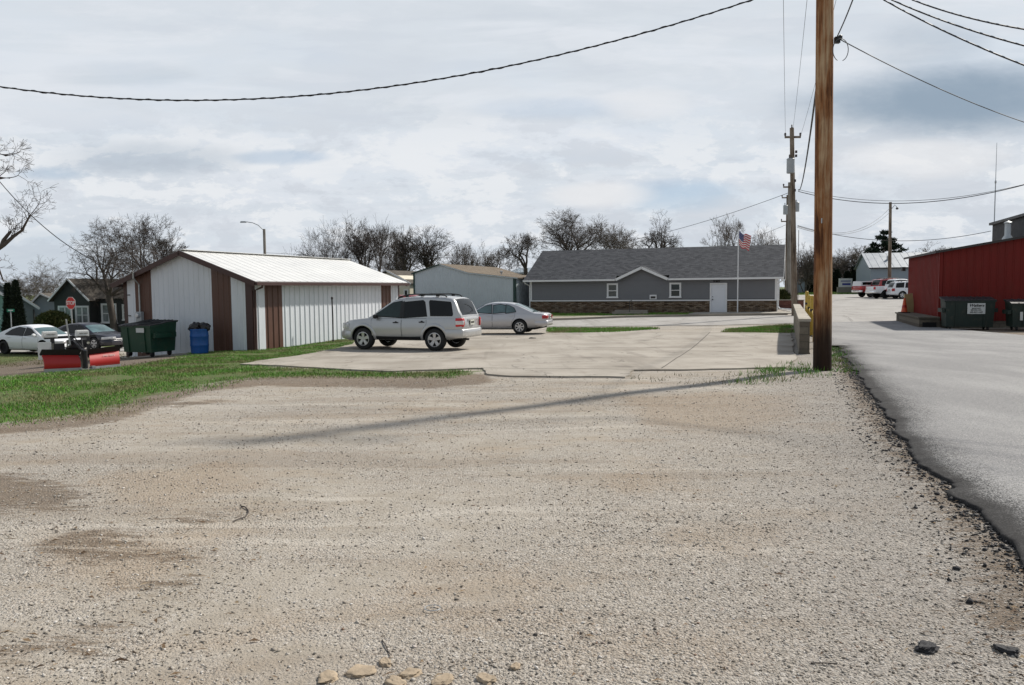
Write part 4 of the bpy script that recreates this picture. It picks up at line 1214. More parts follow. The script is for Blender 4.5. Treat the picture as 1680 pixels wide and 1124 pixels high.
mb.build('wall', M['shed_white'], shed)
ov, ox = .34, .22; sl = (RDG - EVE) / (sW / 2); th = .05
mb = MB()
roof_sheet(mb, (-ox, -ov, EVE - sl * ov + th), (sL + ox, -ov, EVE - sl * ov + th), (-ox, sW / 2, RDG + th), (sL + ox, sW / 2, RDG + th), .45, .010)
roof_sheet(mb, (-ox, sW + ov, EVE - sl * ov + th), (sL + ox, sW + ov, EVE - sl * ov + th), (-ox, sW / 2, RDG + th), (sL + ox, sW / 2, RDG + th), .3, .022)
roof = mb.build('roof', M['shed_roof'], shed)
mb = MB(); mb.bar((-ox, sW / 2 - .09, RDG + th + .015), (sL + ox, sW / 2 - .09, RDG + th + .015), .20, .018); mb.bar((-ox, sW / 2 + .09, RDG + th + .012), (sL + ox, sW / 2 + .09, RDG + th + .012), .20, .018)
mb.pieces('ridge_cap', M['shed_roof'], roof)
mb = MB()
for sg, y0 in ((1, -ov), (-1, sW + ov)):
    for xx in (-ox - .012, sL + ox + .012):
        slab(mb, (xx - .02, y0, EVE - sl * ov + .035), (xx + .02, y0, EVE - sl * ov + .035), (xx + .02, sW / 2, RDG + .035), (xx - .02, sW / 2, RDG + .035), .17)
mb.pieces('rake_board', M['shed_trim'], shed)
mb = MB(); mb.box((sL / 2, -ov - .03, EVE - sl * ov - .035), (sL + 2 * ox, .10, .11)); mb.box((sL / 2, sW + ov + .03, EVE - sl * ov - .035), (sL + 2 * ox, .10, .11))
mb.pieces('gutter', M['shed_trim'], shed)
mb = MB(); slab(mb, (-ox, -ov, EVE - sl * ov - .06), (sL + ox, -ov, EVE - sl * ov - .06), (sL + ox, -.03, EVE - .06), (-ox, -.03, EVE - .06), .015); mb.build('soffit', M['shed_tan'], shed)
mb = MB(); mb.tube([(.10, -ov - .03, EVE - .17), (.10, -ov - .02, EVE - .27), (.09, -.06, EVE - .38), (.09, -.055, -.25), (.09, -.12, -.36)], .038, 8); mb.build('downspout', M['shed_trim'], shed, 40)
# electric service on the gable
mb = MB(); mb.box((-.08, 4.98, .80), (.13, .26, .42)); mb.lathe([(.085, -.20), (.10, -.16), (.10, -.13), (.03, -.13)], 18, (0, 4.98, .88), 'x')
em = mb.build('electric_meter', M['grey_steel'], shed, 40)
mb = MB(); mb.lathe([(.08, -.215), (.07, -.235), (.01, -.24)], 16, (0, 4.98, .88), 'x'); mb.build('meter_glass', M['clear_lens'], em, 40)
mb = MB(); mb.tube([(-.06, 4.98, 1.0), (-.06, 4.98, EVE - .12), (-.30, 4.98, EVE + .10), (-.30, 4.98, EVE + .30), (-.36, 4.98, EVE + .36), (-.44, 4.99, EVE + .30)], .028, 8); mb.tube([(-.06, 4.96, .58), (-.06, 4.96, -.5)], .022, 8); mb.build('conduit', M['galv'], shed, 40)
mb = MB(); mb.box((-.09, 5.42, .12), (.14, .22, .42)); mb.build('utility_box', M['grey_steel'], shed)
mb = MB()
for z in (1.62, .86): mb.box((-.02, 5.56, z), (.03, .16, .03))
mb.pieces('hinge', M['dark_metal'], shed)

# --- pale steel building behind the cars
p2 = (-8.12, 65.0)
sh2 = thing('steel_building', 'pale blue-white steel building with an off-centre gable and brown shingles behind the parked cars', 'building', (*p2, 0), RV)
prof = [(0, 3.12), (2.42, 3.80), (4.95, 3.04), (8.95, 2.60)]
def pf(s): return float(np.interp(s, [p[0] for p in prof], [p[1] for p in prof]))
mb = MB(); ribbed(mb, (0, 0, 0), (1, 0, 0), (0, -1, 0), 8.95, -1.2, Top(lambda s: pf(s) - .02, [2.42, 4.95]), .23, .014); ribbed(mb, (8.95, 0, 0), (0, 1, 0), (1, 0, 0), 13, -1.2, Top(lambda s: 2.58), .3, .02)
ribbed(mb, (0, 0, 0), (0, 1, 0), (-1, 0, 0), 13, -1.2, Top(lambda s: 3.10), .3, .02); ribbed(mb, (0, 13, 0), (1, 0, 0), (0, 1, 0), 8.95, -1.2, Top(lambda s: pf(s) - .02, [2.42, 4.95]), .3, .014)
mb.build('wall', M['pale_siding'], sh2)
mb = MB()
for (a, za), (b, zb_) in zip([(-.15, 3.08)] + prof[1:3] + [], prof[1:3] + [(9.2, 2.57)]):
    slab(mb, (a, -.10, za + .05), (b, -.10, zb_ + .05), (b, 13.2, zb_ + .05), (a, 13.2, za + .05), .06)
rf2 = mb.build('roof', M['brown_shingle'], sh2)
mb = MB(); mb.lathe([(.06, 0), (.06, .18), (.14, .2), (.15, .3), (.04, .36)], 12, (5.9, 5, 2.95)); mb.build('roof_vent', M['galv'], rf2, 40)
mb = MB(); mb.box((.06, -.035, .95), (.14, .05, 4.3)); mb.box((8.87, -.035, .69), (.15, .05, 3.78)); mb.box((8.985, .06, .69), (.05, .14, 3.78)); mb.pieces('corner_trim', M['green_trim'], sh2)
mb = MB(); slab(mb, (-.15, -.14, 3.10), (2.42, -.14, 3.82), (2.42, -.11, 3.82), (-.15, -.11, 3.10), .10); mb.build('rake_board', M['green_trim'], sh2)
mb = MB(); slab(mb, (2.42, -.14, 3.83), (4.95, -.14, 3.07), (4.95, -.11, 3.07), (2.42, -.11, 3.83), .07); slab(mb, (4.95, -.14, 3.07), (9.2, -.14, 2.60), (9.2, -.11, 2.60), (4.95, -.11, 3.07), .07); mb.pieces('rake_board', M['pale_siding'], sh2)

# --- grey building with the stone wainscot
GB = (1.50, 62.0); gL, gD, gE, gR = 18.5, 9.2, 2.40, 4.72
gb = thing('office_building', 'long grey clapboard building with a stone base, white door and grey shingle roof', 'building', (*GB, 0), RV)
stoneT, band = .72, .80
bump0, bump1, bumpH = 6.9, 10.9, .84   # small gable over the middle
def lap(mb, x0, x1, z0, top, y=0.0, h=.145, mi=0):
    """lap siding: each course leans out at its foot"""
    z = z0
    while True:
        zt = z + h
        a = [(x0, y - .028, z), (x1, y - .028, z), (x1, y - .008, zt), (x0, y - .008, zt), (x0, y - .008, z), (x1, y - .008, z)]
        lim = top
        if zt > lim + 1e-6: break
        mb.add(a, [(0, 1, 2, 3), (4, 5, 1, 0)], mi); z = zt
    if z < top - .01:
        mb.add([(x0, y - .028, z), (x1, y - .028, z), (x1, y - .012, top), (x0, y - .012, top), (x0, y - .008, z), (x1, y - .008, z)], [(0, 1, 2, 3), (4, 5, 1, 0)], mi)
dx0, dx1 = 13.96, 14.98
mb = MB(); mb.box((gL / 2, gD / 2, .70), (gL, gD - .02, 3.30)); mb.build('wall', M['grey_siding'], gb)
mb = MB(); lap(mb, .13, dx0 - .11, band + .09, gE - .12, -.01); lap(mb, dx1 + .11, gL - .13, band + .09, gE - .12, -.01); lap(mb, dx0 - .11, dx1 + .11, 1.92, gE - .12, -.012)
k = 0; z = gE - .11
mid = (bump0 + bump1) / 2
while z < gE + bumpH - .18:
    hw = (bump1 - bump0) / 2 * (1 - (z - gE + .1) / bumpH) - .06
    if hw < .08: break
    mb.add([(mid - hw, -.038, z), (mid + hw, -.038, z), (mid + hw - .2, -.018, z + .145), (mid - hw + .2, -.018, z + .145)] if hw > .3 else [(mid - hw, -.038, z), (mid + hw, -.038, z), (mid + .02, -.018, z + .145), (mid - .02, -.018, z + .145)], [(0, 1, 2, 3)]); z += .145
mb.build('lap_siding', M['grey_siding'], gb)
for x0, x1 in ((.02, dx0 - .11), (dx1 + .11, gL - .02)):
    mb = MB(); mb.box(((x0 + x1) / 2, -.045, (stoneT - 1.1) / 2), (x1 - x0, .10, stoneT + 1.1)); mb.build('stone_wainscot', M['ledge'], gb)
    mb = MB(); mb.box(((x0 + x1) / 2, -.06, stoneT + .045), (x1 - x0, .15, .088)); mb.build('water_table', M['white_trim'], gb)
mb = MB()
for x in (.06, gL - .06): mb.box((x, -.035, (gE + stoneT) / 2), (.15, .068, gE - stoneT - .09))
mb.box((gL + .03, .08, 1.0), (.06, .15, 2.7)); mb.box((-.03, .08, 1.0), (.06, .15, 2.7)); mb.pieces('corner_board', M['white_trim'], gb)
ovf = .42; s2 = (gR - gE) / (gD / 2); ze = gE - .02
mb = MB()
rgz = ze + s2 * (gD / 2 + ovf)
slab(mb, (-.45, -ovf, ze), (bump0, -ovf, ze), (bump0, gD / 2, rgz), (-.45, gD / 2, rgz), .05)
slab(mb, (bump1, -ovf, ze), (gL + .45, -ovf, ze), (gL + .45, gD / 2, rgz), (bump1, gD / 2, rgz), .05)
slab(mb, (bump0, .12, ze + s2 * (ovf + .12)), (bump1, .12, ze + s2 * (ovf + .12)), (bump1, gD / 2, rgz), (bump0, gD / 2, rgz), .05)
slab(mb, (gL + .45, gD + ovf, ze), (-.45, gD + ovf, ze), (-.45, gD / 2, ze + s2 * (gD / 2 + ovf)), (gL + .45, gD / 2, ze + s2 * (gD / 2 + ovf)), .05)
# cross gable roof, from its own ridge back into the main roof
zr = ze + bumpH + .12; yb_ = (zr - ze) / s2 - ovf
for sg, xe in ((-1, bump0), (1, bump1)):
    mb.add([(mid, -ovf - .06, zr), (mid, yb_, zr + .0), (xe, -ovf - .06, ze + .06), (xe + sg * .0, -ovf + .12, ze + .06)], [(0, 1, 3, 2)])
grf = mb.build('roof', M['grey_shingle'], gb)
mb = MB()
mb.box(((bump0 - .45) / 2, -ovf - .06, ze - .055), (bump0 + .45, .12, .13)); mb.box(((bump1 + gL + .45) / 2, -ovf - .06, ze - .055), (gL + .45 - bump1, .12, .13))
mb.pieces('gutter', M['white_trim'], gb)
mb = MB()
for xe in (bump0, bump1):
    a = Vector((xe, -ovf - .07, ze + .04)); b = Vector((mid, -ovf - .07, zr - .02))
    if xe > mid: a, b = b, a
    slab(mb, a, b, b + Vector((0, .04, 0)), a + Vector((0, .04, 0)), .19)
mb.pieces('rake_board', M['white_trim'], gb)
mb = MB()
slab(mb, (-.45, -ovf, ze - .06), (bump0, -ovf, ze - .06), (bump0, 0, ze - .06), (-.45, 0, ze - .06), .015); slab(mb, (bump1, -ovf, ze - .06), (gL + .45, -ovf, ze - .06), (gL + .45, 0, ze - .06), (bump1, 0, ze - .06), .015)
mb.pieces('soffit', M['white_trim'], gb)
for xx in (-.45, gL + .45):
    for sg in (0, 1):
        mb = MB(); y0, y1 = (-ovf, gD / 2) if sg == 0 else (gD + ovf, gD / 2)
        slab(mb, (xx - .02, y0, ze - .02), (xx + .02, y0, ze - .02), (xx + .02, y1, ze + s2 * (gD / 2 + ovf) - .03), (xx - .02, y1, ze + s2 * (gD / 2 + ovf) - .03), .16); mb.build('rake_board', M['white_trim'], gb)
mb = MB()   # gable triangles under the main roof
for xx in (.0, gL):
    mb.add([(xx, 0, gE - .1), (xx, gD, gE - .1), (xx, gD / 2, gR + .1)], [(0, 1, 2)])
mb.add([(bump0, -.006, gE - .11), (bump1, -.006, gE - .11), (mid, -.006, gE + bumpH)], [(0, 1, 2)])
mb.pieces('gable', M['grey_siding'], gb)
window(gb, 6.28, 1.04, .68, .95, -.045); window(gb, 11.02, 1.04, .68, .95, -.045)
mb = MB(); mb.box((9.72, -.07, 1.02), (.52, .07, .34)); v = mb.build('vent_hood', M['white_trim'], gb)
mb = MB(); mb.box((9.72, -.11, 1.00), (.36, .03, .16)); mb.build('louver', M['dark_metal'], v)
mb = MB(); mb.box((dx0 - .05, -.06, .86), (.10, .13, 2.14)); mb.box((dx1 + .05, -.06, .86), (.10, .13, 2.14)); mb.box(((dx0 + dx1) / 2, -.06, 1.97), (dx1 - dx0 + .2, .13, .10))
fr = mb.build('door_frame', M['white_trim'], gb)
mb = MB(); mb.box(((dx0 + dx1) / 2, -.03, .87), (dx1 - dx0, .06, 2.09)); dr = mb.build('door', M['white_door'], gb)
mb = MB(); mb.lathe([(.03, 0), (.03, -.07), (.045, -.075), (.045, -.11), (.02, -.12)], 12, (dx0 + .10, -.06, .82), 'y'); mb.lathe([(.03, 0), (.03, -.04), (.01, -.05)], 12, (dx0 + .10, -.06, 1.02), 'y'); mb.pieces('handle', M['dark_metal'], dr, 40)
mb = MB(); mb.box(((dx0 + dx1) / 2, -.10, -.195), (dx1 - dx0 + .1, .14, .03)); mb.build('threshold', M['dark_metal'], dr)
mb = MB(); mb.box((14.35, -.05, gE - .26), (.12, .08, .12)); 
for sg in (-1, 1): mb.bar((14.35, -.08, gE - .26), (14.35 + sg * .16, -.18, gE - .24), .03, .03)
fl = mb.build('floodlight', M['dark_metal'], gb)
mb = MB(); mb.lathe([(.03, .0), (.07, -.10), (.075, -.14), (.01, -.15)], 12, (14.18, -.14, gE - .24), 'y'); mb.lathe([(.03, .0), (.07, -.10), (.075, -.14), (.01, -.15)], 12, (14.53, -.14, gE - .24), 'y'); mb.pieces('lamp_head', M['dark_metal'], fl, 40)
mb = MB(); mb.tube([(-.30, -ovf - .04, ze - .13), (-.30, -ovf, ze - .24), (-.02, -.10, ze - .42), (-.02, -.12, .6), (-.02, -.12, -.32)], .05, 8); mb.build('downspout', M['white_trim'], gb, 40)
mb = MB(); mb.tube([(gL + .36, -ovf - .04, ze - .13), (gL + .36, -ovf + .02, ze - .24), (gL + .10, -.10, ze - .42), (gL + .10, -.12, .6), (gL + .10, -.12, .28), (gL + .22, -.2, .16), (gL + 1.9, -.5, .02)], .05, 8); mb.build('downspout', M['white_trim'], gb, 40)

# small lawn, walk and steps in front of it (local frame of the facade)
def gbp(x, y): 
    c, s = math.cos(RV), math.sin(RV); return (GB[0] + c * x - s * y, GB[1] + s * x + c * y)
sheet('front_walk', [gbp(12.6, -2.1), gbp(gL + 2.2, -2.4), gbp(gL + 2.0, -.1), gbp(12.9, -.12)], .06, 1.5, M['walk'], .10)
mb = MB(); a = gbp(8.35, -1.9)
st = thing('concrete_step', 'low pair of concrete steps in the lawn before the grey building', 'steps', (*a, float(gz(*a))), RV)
mb.box((0, 0, .06), (2.6, .5, .26)); mb.box((0, .42, .12), (2.4, .4, .40)); mb.build('step', M['rim'], st)
mb = MB(); mb.tube([(.0, -.2, .1), (.0, -.2, .98), (.06, .3, 1.05), (.06, .5, .2)], .022, 8); mb.build('handrail', M['dark_metal'], st, 40)
LAWN2 = [gbp(.1, -.15), gbp(12.6, -.2), gbp(12.4, -2.35), gbp(6, -2.9), gbp(-3, -3.2)]

# brick planter wall beside the grey building
a = (21.6, 61.5)
br = thing('brick_planter', 'low red brick planter beside the corner of the grey building', 'planter', (*a, float(gz(*a))), RV)
mb = MB(); mb.box((0, 0, .18), (2.6, .6, .95)); mb.build('wall', M['brick'], br); mb = MB(); mb.box((0, 0, .68), (2.7, .7, .05)); mb.build('cap', M['rim'], br)

# --- red steel building
RBP = (19.15, 35.0); RB = R(-18)
rb = thing('red_building', 'dark red ribbed steel building with a low gable behind the dumpsters', 'building', (*RBP, 0), RB)
rW, rD = 24.0, 8.2
def rtop(s): return 3.22 + .17 * (s if s < 12 else 24 - s)
mb = MB(); ribbed(mb, (0, 0, 0), (1, 0, 0), (0, -1, 0), rW, .12, Top(lambda s: rtop(s) - .02, [12]), .3, .022)
mb.build('wall', M['red_siding'], rb)
mb = MB(); ribbed(mb, (0, 0, 0), (0, 1, 0), (-1, 0, 0), rD, .12, Top(lambda s: 3.20), .3, .022); mb.build('wall', M['red_siding'], rb)
mb = MB(); ribbed(mb, (0, rD, 0), (1, 0, 0), (0, 1, 0), rW, .12, Top(lambda s: rtop(s) - .02, [12]), .3, .022); ribbed(mb, (rW, 0, 0), (0, 1, 0), (1, 0, 0), rD, .12, Top(lambda s: 3.2), .3, .02); mb.build('wall', M['red_siding'], rb)
mb = MB(); mb.box((rW / 2, rD / 2, -.3), (rW - .04, rD - .04, .88)); mb.build('foundation', M['cmu_end'], rb)
mb = MB(); mb.box((-.012, .03, 1.66), (.05, .10, 3.06)); mb.box((.05, -.012, 1.66), (.10, .05, 3.06)); mb.pieces('corner_trim', M['red_siding'], rb)
mb = MB(); slab(mb, (-.2, -.18, 3.22), (12, -.18, rtop(12) + .03), (12, rD + .18, rtop(12) + .03), (-.2, rD + .18, 3.22), .04); slab(mb, (12, -.18, rtop(12) + .03), (rW + .2, -.18, 3.22), (rW + .2, rD + .18, 3.22), (12, rD + .18, rtop(12) + .03), .04); mb.build('roof', M['dark_metal'], rb)
mb = MB(); slab(mb, (-.2, -.21, 3.23), (12, -.21, rtop(12) + .04), (12, -.185, rtop(12) + .04), (-.2, -.185, 3.23), .10); slab(mb, (-.22, -.2, 3.23), (-.2, -.2, 3.23), (-.2, rD + .2, 3.23), (-.22, rD + .2, 3.23), .10); mb.pieces('fascia', M['dark_metal'], rb)
mb = MB(); mb.box((-.3, rD - .3, 2.6), (.16, .5, .22)); mb.build('wall_lamp', M['dark_metal'], rb)
# galvanised flue on its roof
fz = PY(1653, 392, 36.0)
vp = thing('roof_flue', 'galvanised flue pipe with a flared foot on the red building roof', 'flue', (fz.x, 36.0, fz.z - .25))
mb = MB(); mb.lathe([(.24, .0), (.22, .28), (.13, .42), (.13, .95)], 14); mb.build('pipe', M['galv'], vp, 40); mb = MB(); mb.lathe([(.0, .95), (.17, .96), (.17, 1.0), (.0, 1.08)], 14); mb.build('cap', M['galv'], vp, 40)
# charcoal upper block behind
bb = thing('charcoal_building', 'flat-roofed charcoal building rising behind the red steel building', 'building', (27.55, 45.0, 0), R(-18))
mb = MB(); mb.box((7, -4.6, 2.2), (14, 9.2, 5.8)); mb.build('wall', M['black_wall'], bb); mb = MB(); mb.box((7, -4.6, 5.17), (14.3, 9.5, .14)); mb.build('parapet_cap', M['dark_metal'], bb)
mb = MB(); mb.box((-.06, -3.1, 4.35), (.10, .5, .5)); mb.tube([(-.1, -3.3, 4.1), (-.1, -3.3, 3.5)], .05, 8); mb.build('service_box', M['galv'], bb)
an = thing('antenna_mast', 'slender pale antenna mast on the charcoal building', 'antenna', (*PY(1631, 372, 45.0)[:2], 5.15))
mb = MB(); mb.tube([(0, 0, 0), (0, 0, 2.4)], .03, 6); mb.tube([(0, 0, 2.4), (0, 0, 4.6)], [.02, .012], 6); mb.lathe([(.03, 2.3), (.05, 2.36), (.05, 2.44), (.02, 2.5)], 8); mb.build('mast', M['galv'], an, 40)

# loading dock along its left face
dk = thing('loading_dock', 'low concrete loading dock at the foot of the red building', 'dock', (*RBP, float(gz(18.9, 35.4))), RB)
mb = MB(); mb.prism([(-.80, 6.4), (-.02, 6.4), (-.02, -.35), (-.85, -.35)], (0, 0, -.2), (1, 0, 0), (0, 1, 0), (0, 0, .66)); mb.build('platform', M['cmu_end'], dk)
mb = MB(); mb.prism([(-.86, 6.5), (-.02, 6.5), (-.02, -.42), (-.90, -.42)], (0, 0, .465), (1, 0, 0), (0, 1, 0), (0, 0, .06)); mb.build('deck', M['cmu_end'], dk)
mb = MB(); mb.box((-.45, -.44, .18), (.55, .03, .22)); mb.build('opening', M['well'], dk)

# --- concrete block wall with its cap
W0 = Vector((7.86, 21.3)); W1 = Vector((14.3, 39.6)); wd = (W1 - W0).normalized(); wl = (W1 - W0).length; wrz = math.atan2(wd.y, wd.x) - math.pi / 2
cw = thing('block_wall', 'low concrete block wall with a pale cap along the edge of the pad', 'wall', (W0.x, W0.y, 0), wrz)
mb = MB(); mb.box((.13, wl / 2, .05), (.26, wl, 1.40)); 
mb.build('blocks', [M['cmu']], cw)
mb = MB(); mb.box((.13, -.012, .05), (.262, .02, 1.39)); mb.box((.13, .16, -.35), (.30, .36, .5)); mb.build('wall_end', M['cmu_end'], cw)
mb = MB(); n = 8
for i in range(n): mb.box((.13, wl * (i + .5) / n - .02, .785), (.32, wl / n - .012, .075))
mb.build('cap', M['cap'], cw)
mb = MB()
for x, y, s, zz in ((-.05, -.35, .34, .0), (.28, -.42, .26, -.02), (.5, .1, .3, 0)): mb.box((x, y, -.26 + zz), (s * 1.6, s, .16), Matrix.Rotation(x * 2 + .2, 3, 'Z'))
mb.build('loose_block', M['rim'], cw)
# yellow bollards beyond it
for i, t in enumerate((3.0, 6.6, 10.4, 14.6, 19.5)):
    p = W0 + wd * t + Vector((.62, -.1)); h = 1.62 if i < 4 else 1.75
    b = thing('bollard', ['nearest yellow pipe bollard, right behind the tall wooden pole', 'second yellow pipe bollard from the tall wooden pole', 'middle one of five yellow pipe bollards along the block wall', 'fourth yellow pipe bollard from the tall wooden pole', 'farthest yellow pipe bollard along the block wall'][i], 'bollard', gnd(p.x, p.y, -.02), 0, 'yellow bollards along the block wall')
    mb = MB(); mb.lathe([(.085, 0), (.085, h - .05), (.07, h - .01), (.02, h + .02)], 16); mb.build('post', M['yellow'], b, 40)
    mb = MB(); mb.lathe([(.088, h * .62), (.088, h * .68)], 16); mb.build('band', M['dark_metal'], b, 40)
    if i < 4:
        q = W0 + wd * (3.0, 6.6, 10.4, 14.6, 19.5)[i + 1] - W0 - wd * t
        mb = MB(); mb.tube([(q.x * .03, q.y * .03, h * .66), (q.x * .5, q.y * .5, h * .5), (q.x * .97, q.y * .97, h * .62)], .02, 6); mb.build('chain', M['yellow'], b, 40)

# --- far right barn
fb0 = (PY(1428, 480, 105)[0], 105.0)
fb = thing('metal_barn', 'blue-grey metal barn with a pale roof beyond the parked trucks', 'building', (*fb0, .4), R(-12))
mb = MB(); mb.box((7.0, 4.4, 1.6), (14.0, 8.8, 4.4)); 
mb.build('wall', M['far_grey'], fb)
mb = MB(); mb.add([(-.01, 0, 3.8), (-.01, 8.8, 3.8), (-.01, 4.4, 5.75)], [(0, 1, 2)]); mb.box((-.03, 5.4, 1.1), (.05, .9, 2.1)); mb.build('gable', M['far_grey'], fb)
mb = MB(); roof_sheet(mb, (-.3, -.3, 3.72), (14.3, -.3, 3.72), (-.3, 4.4, 5.85), (14.3, 4.4, 5.85), .9, .03); roof_sheet(mb, (-.3, 9.1, 3.72), (14.3, 9.1, 3.72), (-.3, 4.4, 5.85), (14.3, 4.4, 5.85), .9, .03); mb.build('roof', M['far_roof'], fb)
mb = MB(); mb.box((7, -.33, 3.66), (14.6, .08, .16)); mb.build('gutter', M['dark_metal'], fb)
mb = MB(); mb.box((2.6, 2.2, 5.0), (.25, .25, .7)); mb.build('vent_pipe', M['galv'], fb)
sg = thing('roadside_sign', 'white roadside sign board with blue print on the far lawn', 'sign', gnd(*PY(1387, 470, 112)[:2]), 0)
mb = MB(); mb.box((0, 0, 1.45), (1.9, .16, 1.35)); mb.build('board', M['sign_white'], sg); mb = MB(); mb.box((0, .02, .5), (2.3, .4, .8)); mb.build('base', M['rim'], sg)
mb = MB(); mb.box((.1, -.09, 1.3), (1.2, .02, .28)); mb.box((0, -.09, 1.75), (1.4, .02, .12)); mb.build('print', M['sign_blue'], sg)
gr = thing('small_house', 'small grey house glimpsed behind the tall wooden pole', 'house', (*PY(1325, 480, 128)[:2], .3), R(-10))
mb = MB(); mb.box((1.5, 3, 1.4), (7, 6, 3.4)); mb.prism([(-2, 3.1), (5, 3.1), (1.5, 5.0)], (0, 0, 0), (1, 0, 0), (0, 0, 1), (0, 6, 0)); mb.build('wall', M['far_grey'], gr)
mb = MB(); slab(mb, (-2.3, -.3, 2.95), (-2.3, 6.3, 2.95), (1.5, 6.3, 5.1), (1.5, -.3, 5.1), .1); slab(mb, (5.3, -.3, 2.95), (5.3, 6.3, 2.95), (1.5, 6.3, 5.1), (1.5, -.3, 5.1), .1); mb.build('roof', M['dark_shingle'], gr)

# --- cream house between the sheds
ch = thing('cream_house', 'cream house with a small dark window between the two steel buildings', 'house', (*PY(656, 470, 70)[:2], 0), R(-20))
mb = MB(); mb.box((-1.2, 3, .6), (4.4, 6, 3.6)); mb.prism([(-3.4, 2.4), (1.0, 2.4), (-.1, 3.0), (-1.2, 3.35)], (0, 0, 0), (1, 0, 0), (0, 0, 1), (0, 6, 0)); mb.build('wall', M['cream'], ch)
mb = MB(); slab(mb, (1.25, -.25, 2.30), (1.25, 6.2, 2.30), (-1.2, 6.2, 3.52), (-1.2, -.25, 3.52), .10); slab(mb, (-3.65, -.25, 2.30), (-3.65, 6.2, 2.30), (-1.2, 6.2, 3.52), (-1.2, -.25, 3.52), .10); mb.build('roof', M['dark_shingle'], ch)
mb = MB(); slab(mb, (1.28, -.29, 2.32), (-1.2, -.29, 3.54), (-1.2, -.26, 3.54), (1.28, -.26, 2.32), .13); mb.build('rake_board', M['white_trim'], ch)
window(ch, .45, .72, .34, 1.0, -.01, 'white_trim', True, .05)
sb = thing('blue_roof_shed', 'low shed with a blue-grey metal roof behind the pale steel building', 'shed', (*PY(838, 440, 90)[:2], 0), R(-20))
mb = MB(); mb.box((2.6, 3, 1.2), (5.6, 6, 4.6)); mb.build('wall', M['far_grey'], sb); mb = MB(); slab(mb, (-.4, -.4, 3.6), (5.8, -.4, 3.6), (5.8, 4, 4.25), (-.4, 4, 4.25), .1); mb.build('roof', M['far_grey'], sb)

# --- houses at the left
dh0 = PY(103, 520, 58.0); dhz = -2.0
dh = thing('dark_house', 'dark charcoal house with a front gable and white framed windows behind the stop sign', 'house', (dh0.x, 58.0, dhz), RV)
mb = MB(); mb.box((5.2, 4.5, 1.2), (10.4, 9, 4.3)); mb.box((1.74, -.32, 1.2), (3.46, .70, 4.3)); mb.prism([(0.01, 3.34), (3.47, 3.34), (1.74, 4.68)], (0, -.665, 0), (1, 0, 0), (0, 0, 1), (0, 3, 0)); mb.build('wall', M['house_dark'], dh)
mb = MB()
for a, b in (((-.28, 3.16), (1.74, 4.78)), ((3.75, 3.16), (1.74, 4.78))):
    slab(mb, (a[0], -.95, a[1]), (a[0], 3.6, a[1]), (b[0], 3.6, b[1]), (b[0], -.95, b[1]), .08)
mb.add([(-.3, -.3, 3.30), (10.7, -.3, 3.30), (10.7, 9.3, 3.30), (-.3, 9.3, 3.30), (3.6, 4.5, 5.25), (6.8, 4.5, 5.25)], [(0, 1, 5, 4), (1, 2, 5), (2, 3, 4, 5), (3, 0, 4), (3, 2, 1, 0)])
mb.build('roof', M['dark_shingle'], dh)
mb = MB()
for a, b in (((-.30, 3.19), (1.74, 4.83)), ((1.74, 4.83), (3.78, 3.19))):
    slab(mb, (a[0], -.99, a[1]), (b[0], -.99, b[1]), (b[0], -.955, b[1]), (a[0], -.955, a[1]), .12)
mb.pieces('rake_board', M['white_trim'], dh)
window(dh, .52, 1.55, 1.1, 1.15, -.675, 'white_trim', True, .10, glass='curtain', divide=2); window(dh, 2.18, 1.55, 1.1, 1.15, -.675, 'white_trim', True, .10, glass='curtain', divide=2); window(dh, 3.92, 1.6, 1.25, 1.25, -.005, 'white_trim', True, .10, glass='curtain', divide=2); window(dh, 5.9, 1.8, .9, 1.0, -.005, 'white_trim', glass='curtain')
mb = MB(); mb.box((1.85, -1.2, .75), (.9, .9, 1.6)); mb.build('porch', M['house_grey'], dh)
mb = MB(); mb.box((-.05, -.3, 1.55), (.12, .3, .45)); mb.build('utility_box', M['white_trim'], dh)

th0 = PY(12, 520, 52.0)
tq = thing('teal_house', 'pale teal house cut by the left edge of the picture', 'house', (th0.x, 52.0, -1.9), R(33))
mb = MB(); mb.box((-3.5, 3, 1.2), (7, 6, 4.4)); mb.prism([(-7, 3.39), (0, 3.39), (-3.5, 5.9)], (0, .01, 0), (1, 0, 0), (0, 0, 1), (0, 5.98, 0)); mb.build('wall', M['teal_siding'], tq)
mb = MB(); slab(mb, (.35, -.35, 3.25), (.35, 6.3, 3.25), (-3.5, 6.3, 6.0), (-3.5, -.35, 6.0), .12); slab(mb, (-7.35, -.35, 3.25), (-7.35, 6.3, 3.25), (-3.5, 6.3, 6.0), (-3.5, -.35, 6.0), .12); mb.build('roof', M['dark_shingle'], tq)
mb = MB(); slab(mb, (-3.5, -.4, 6.03), (.38, -.4, 3.27), (.38, -.36, 3.27), (-3.5, -.36, 6.03), .17); mb.build('rake_board', M['white_trim'], tq)
window(tq, -1.3, 2.0, .8, 1.0, -.005)

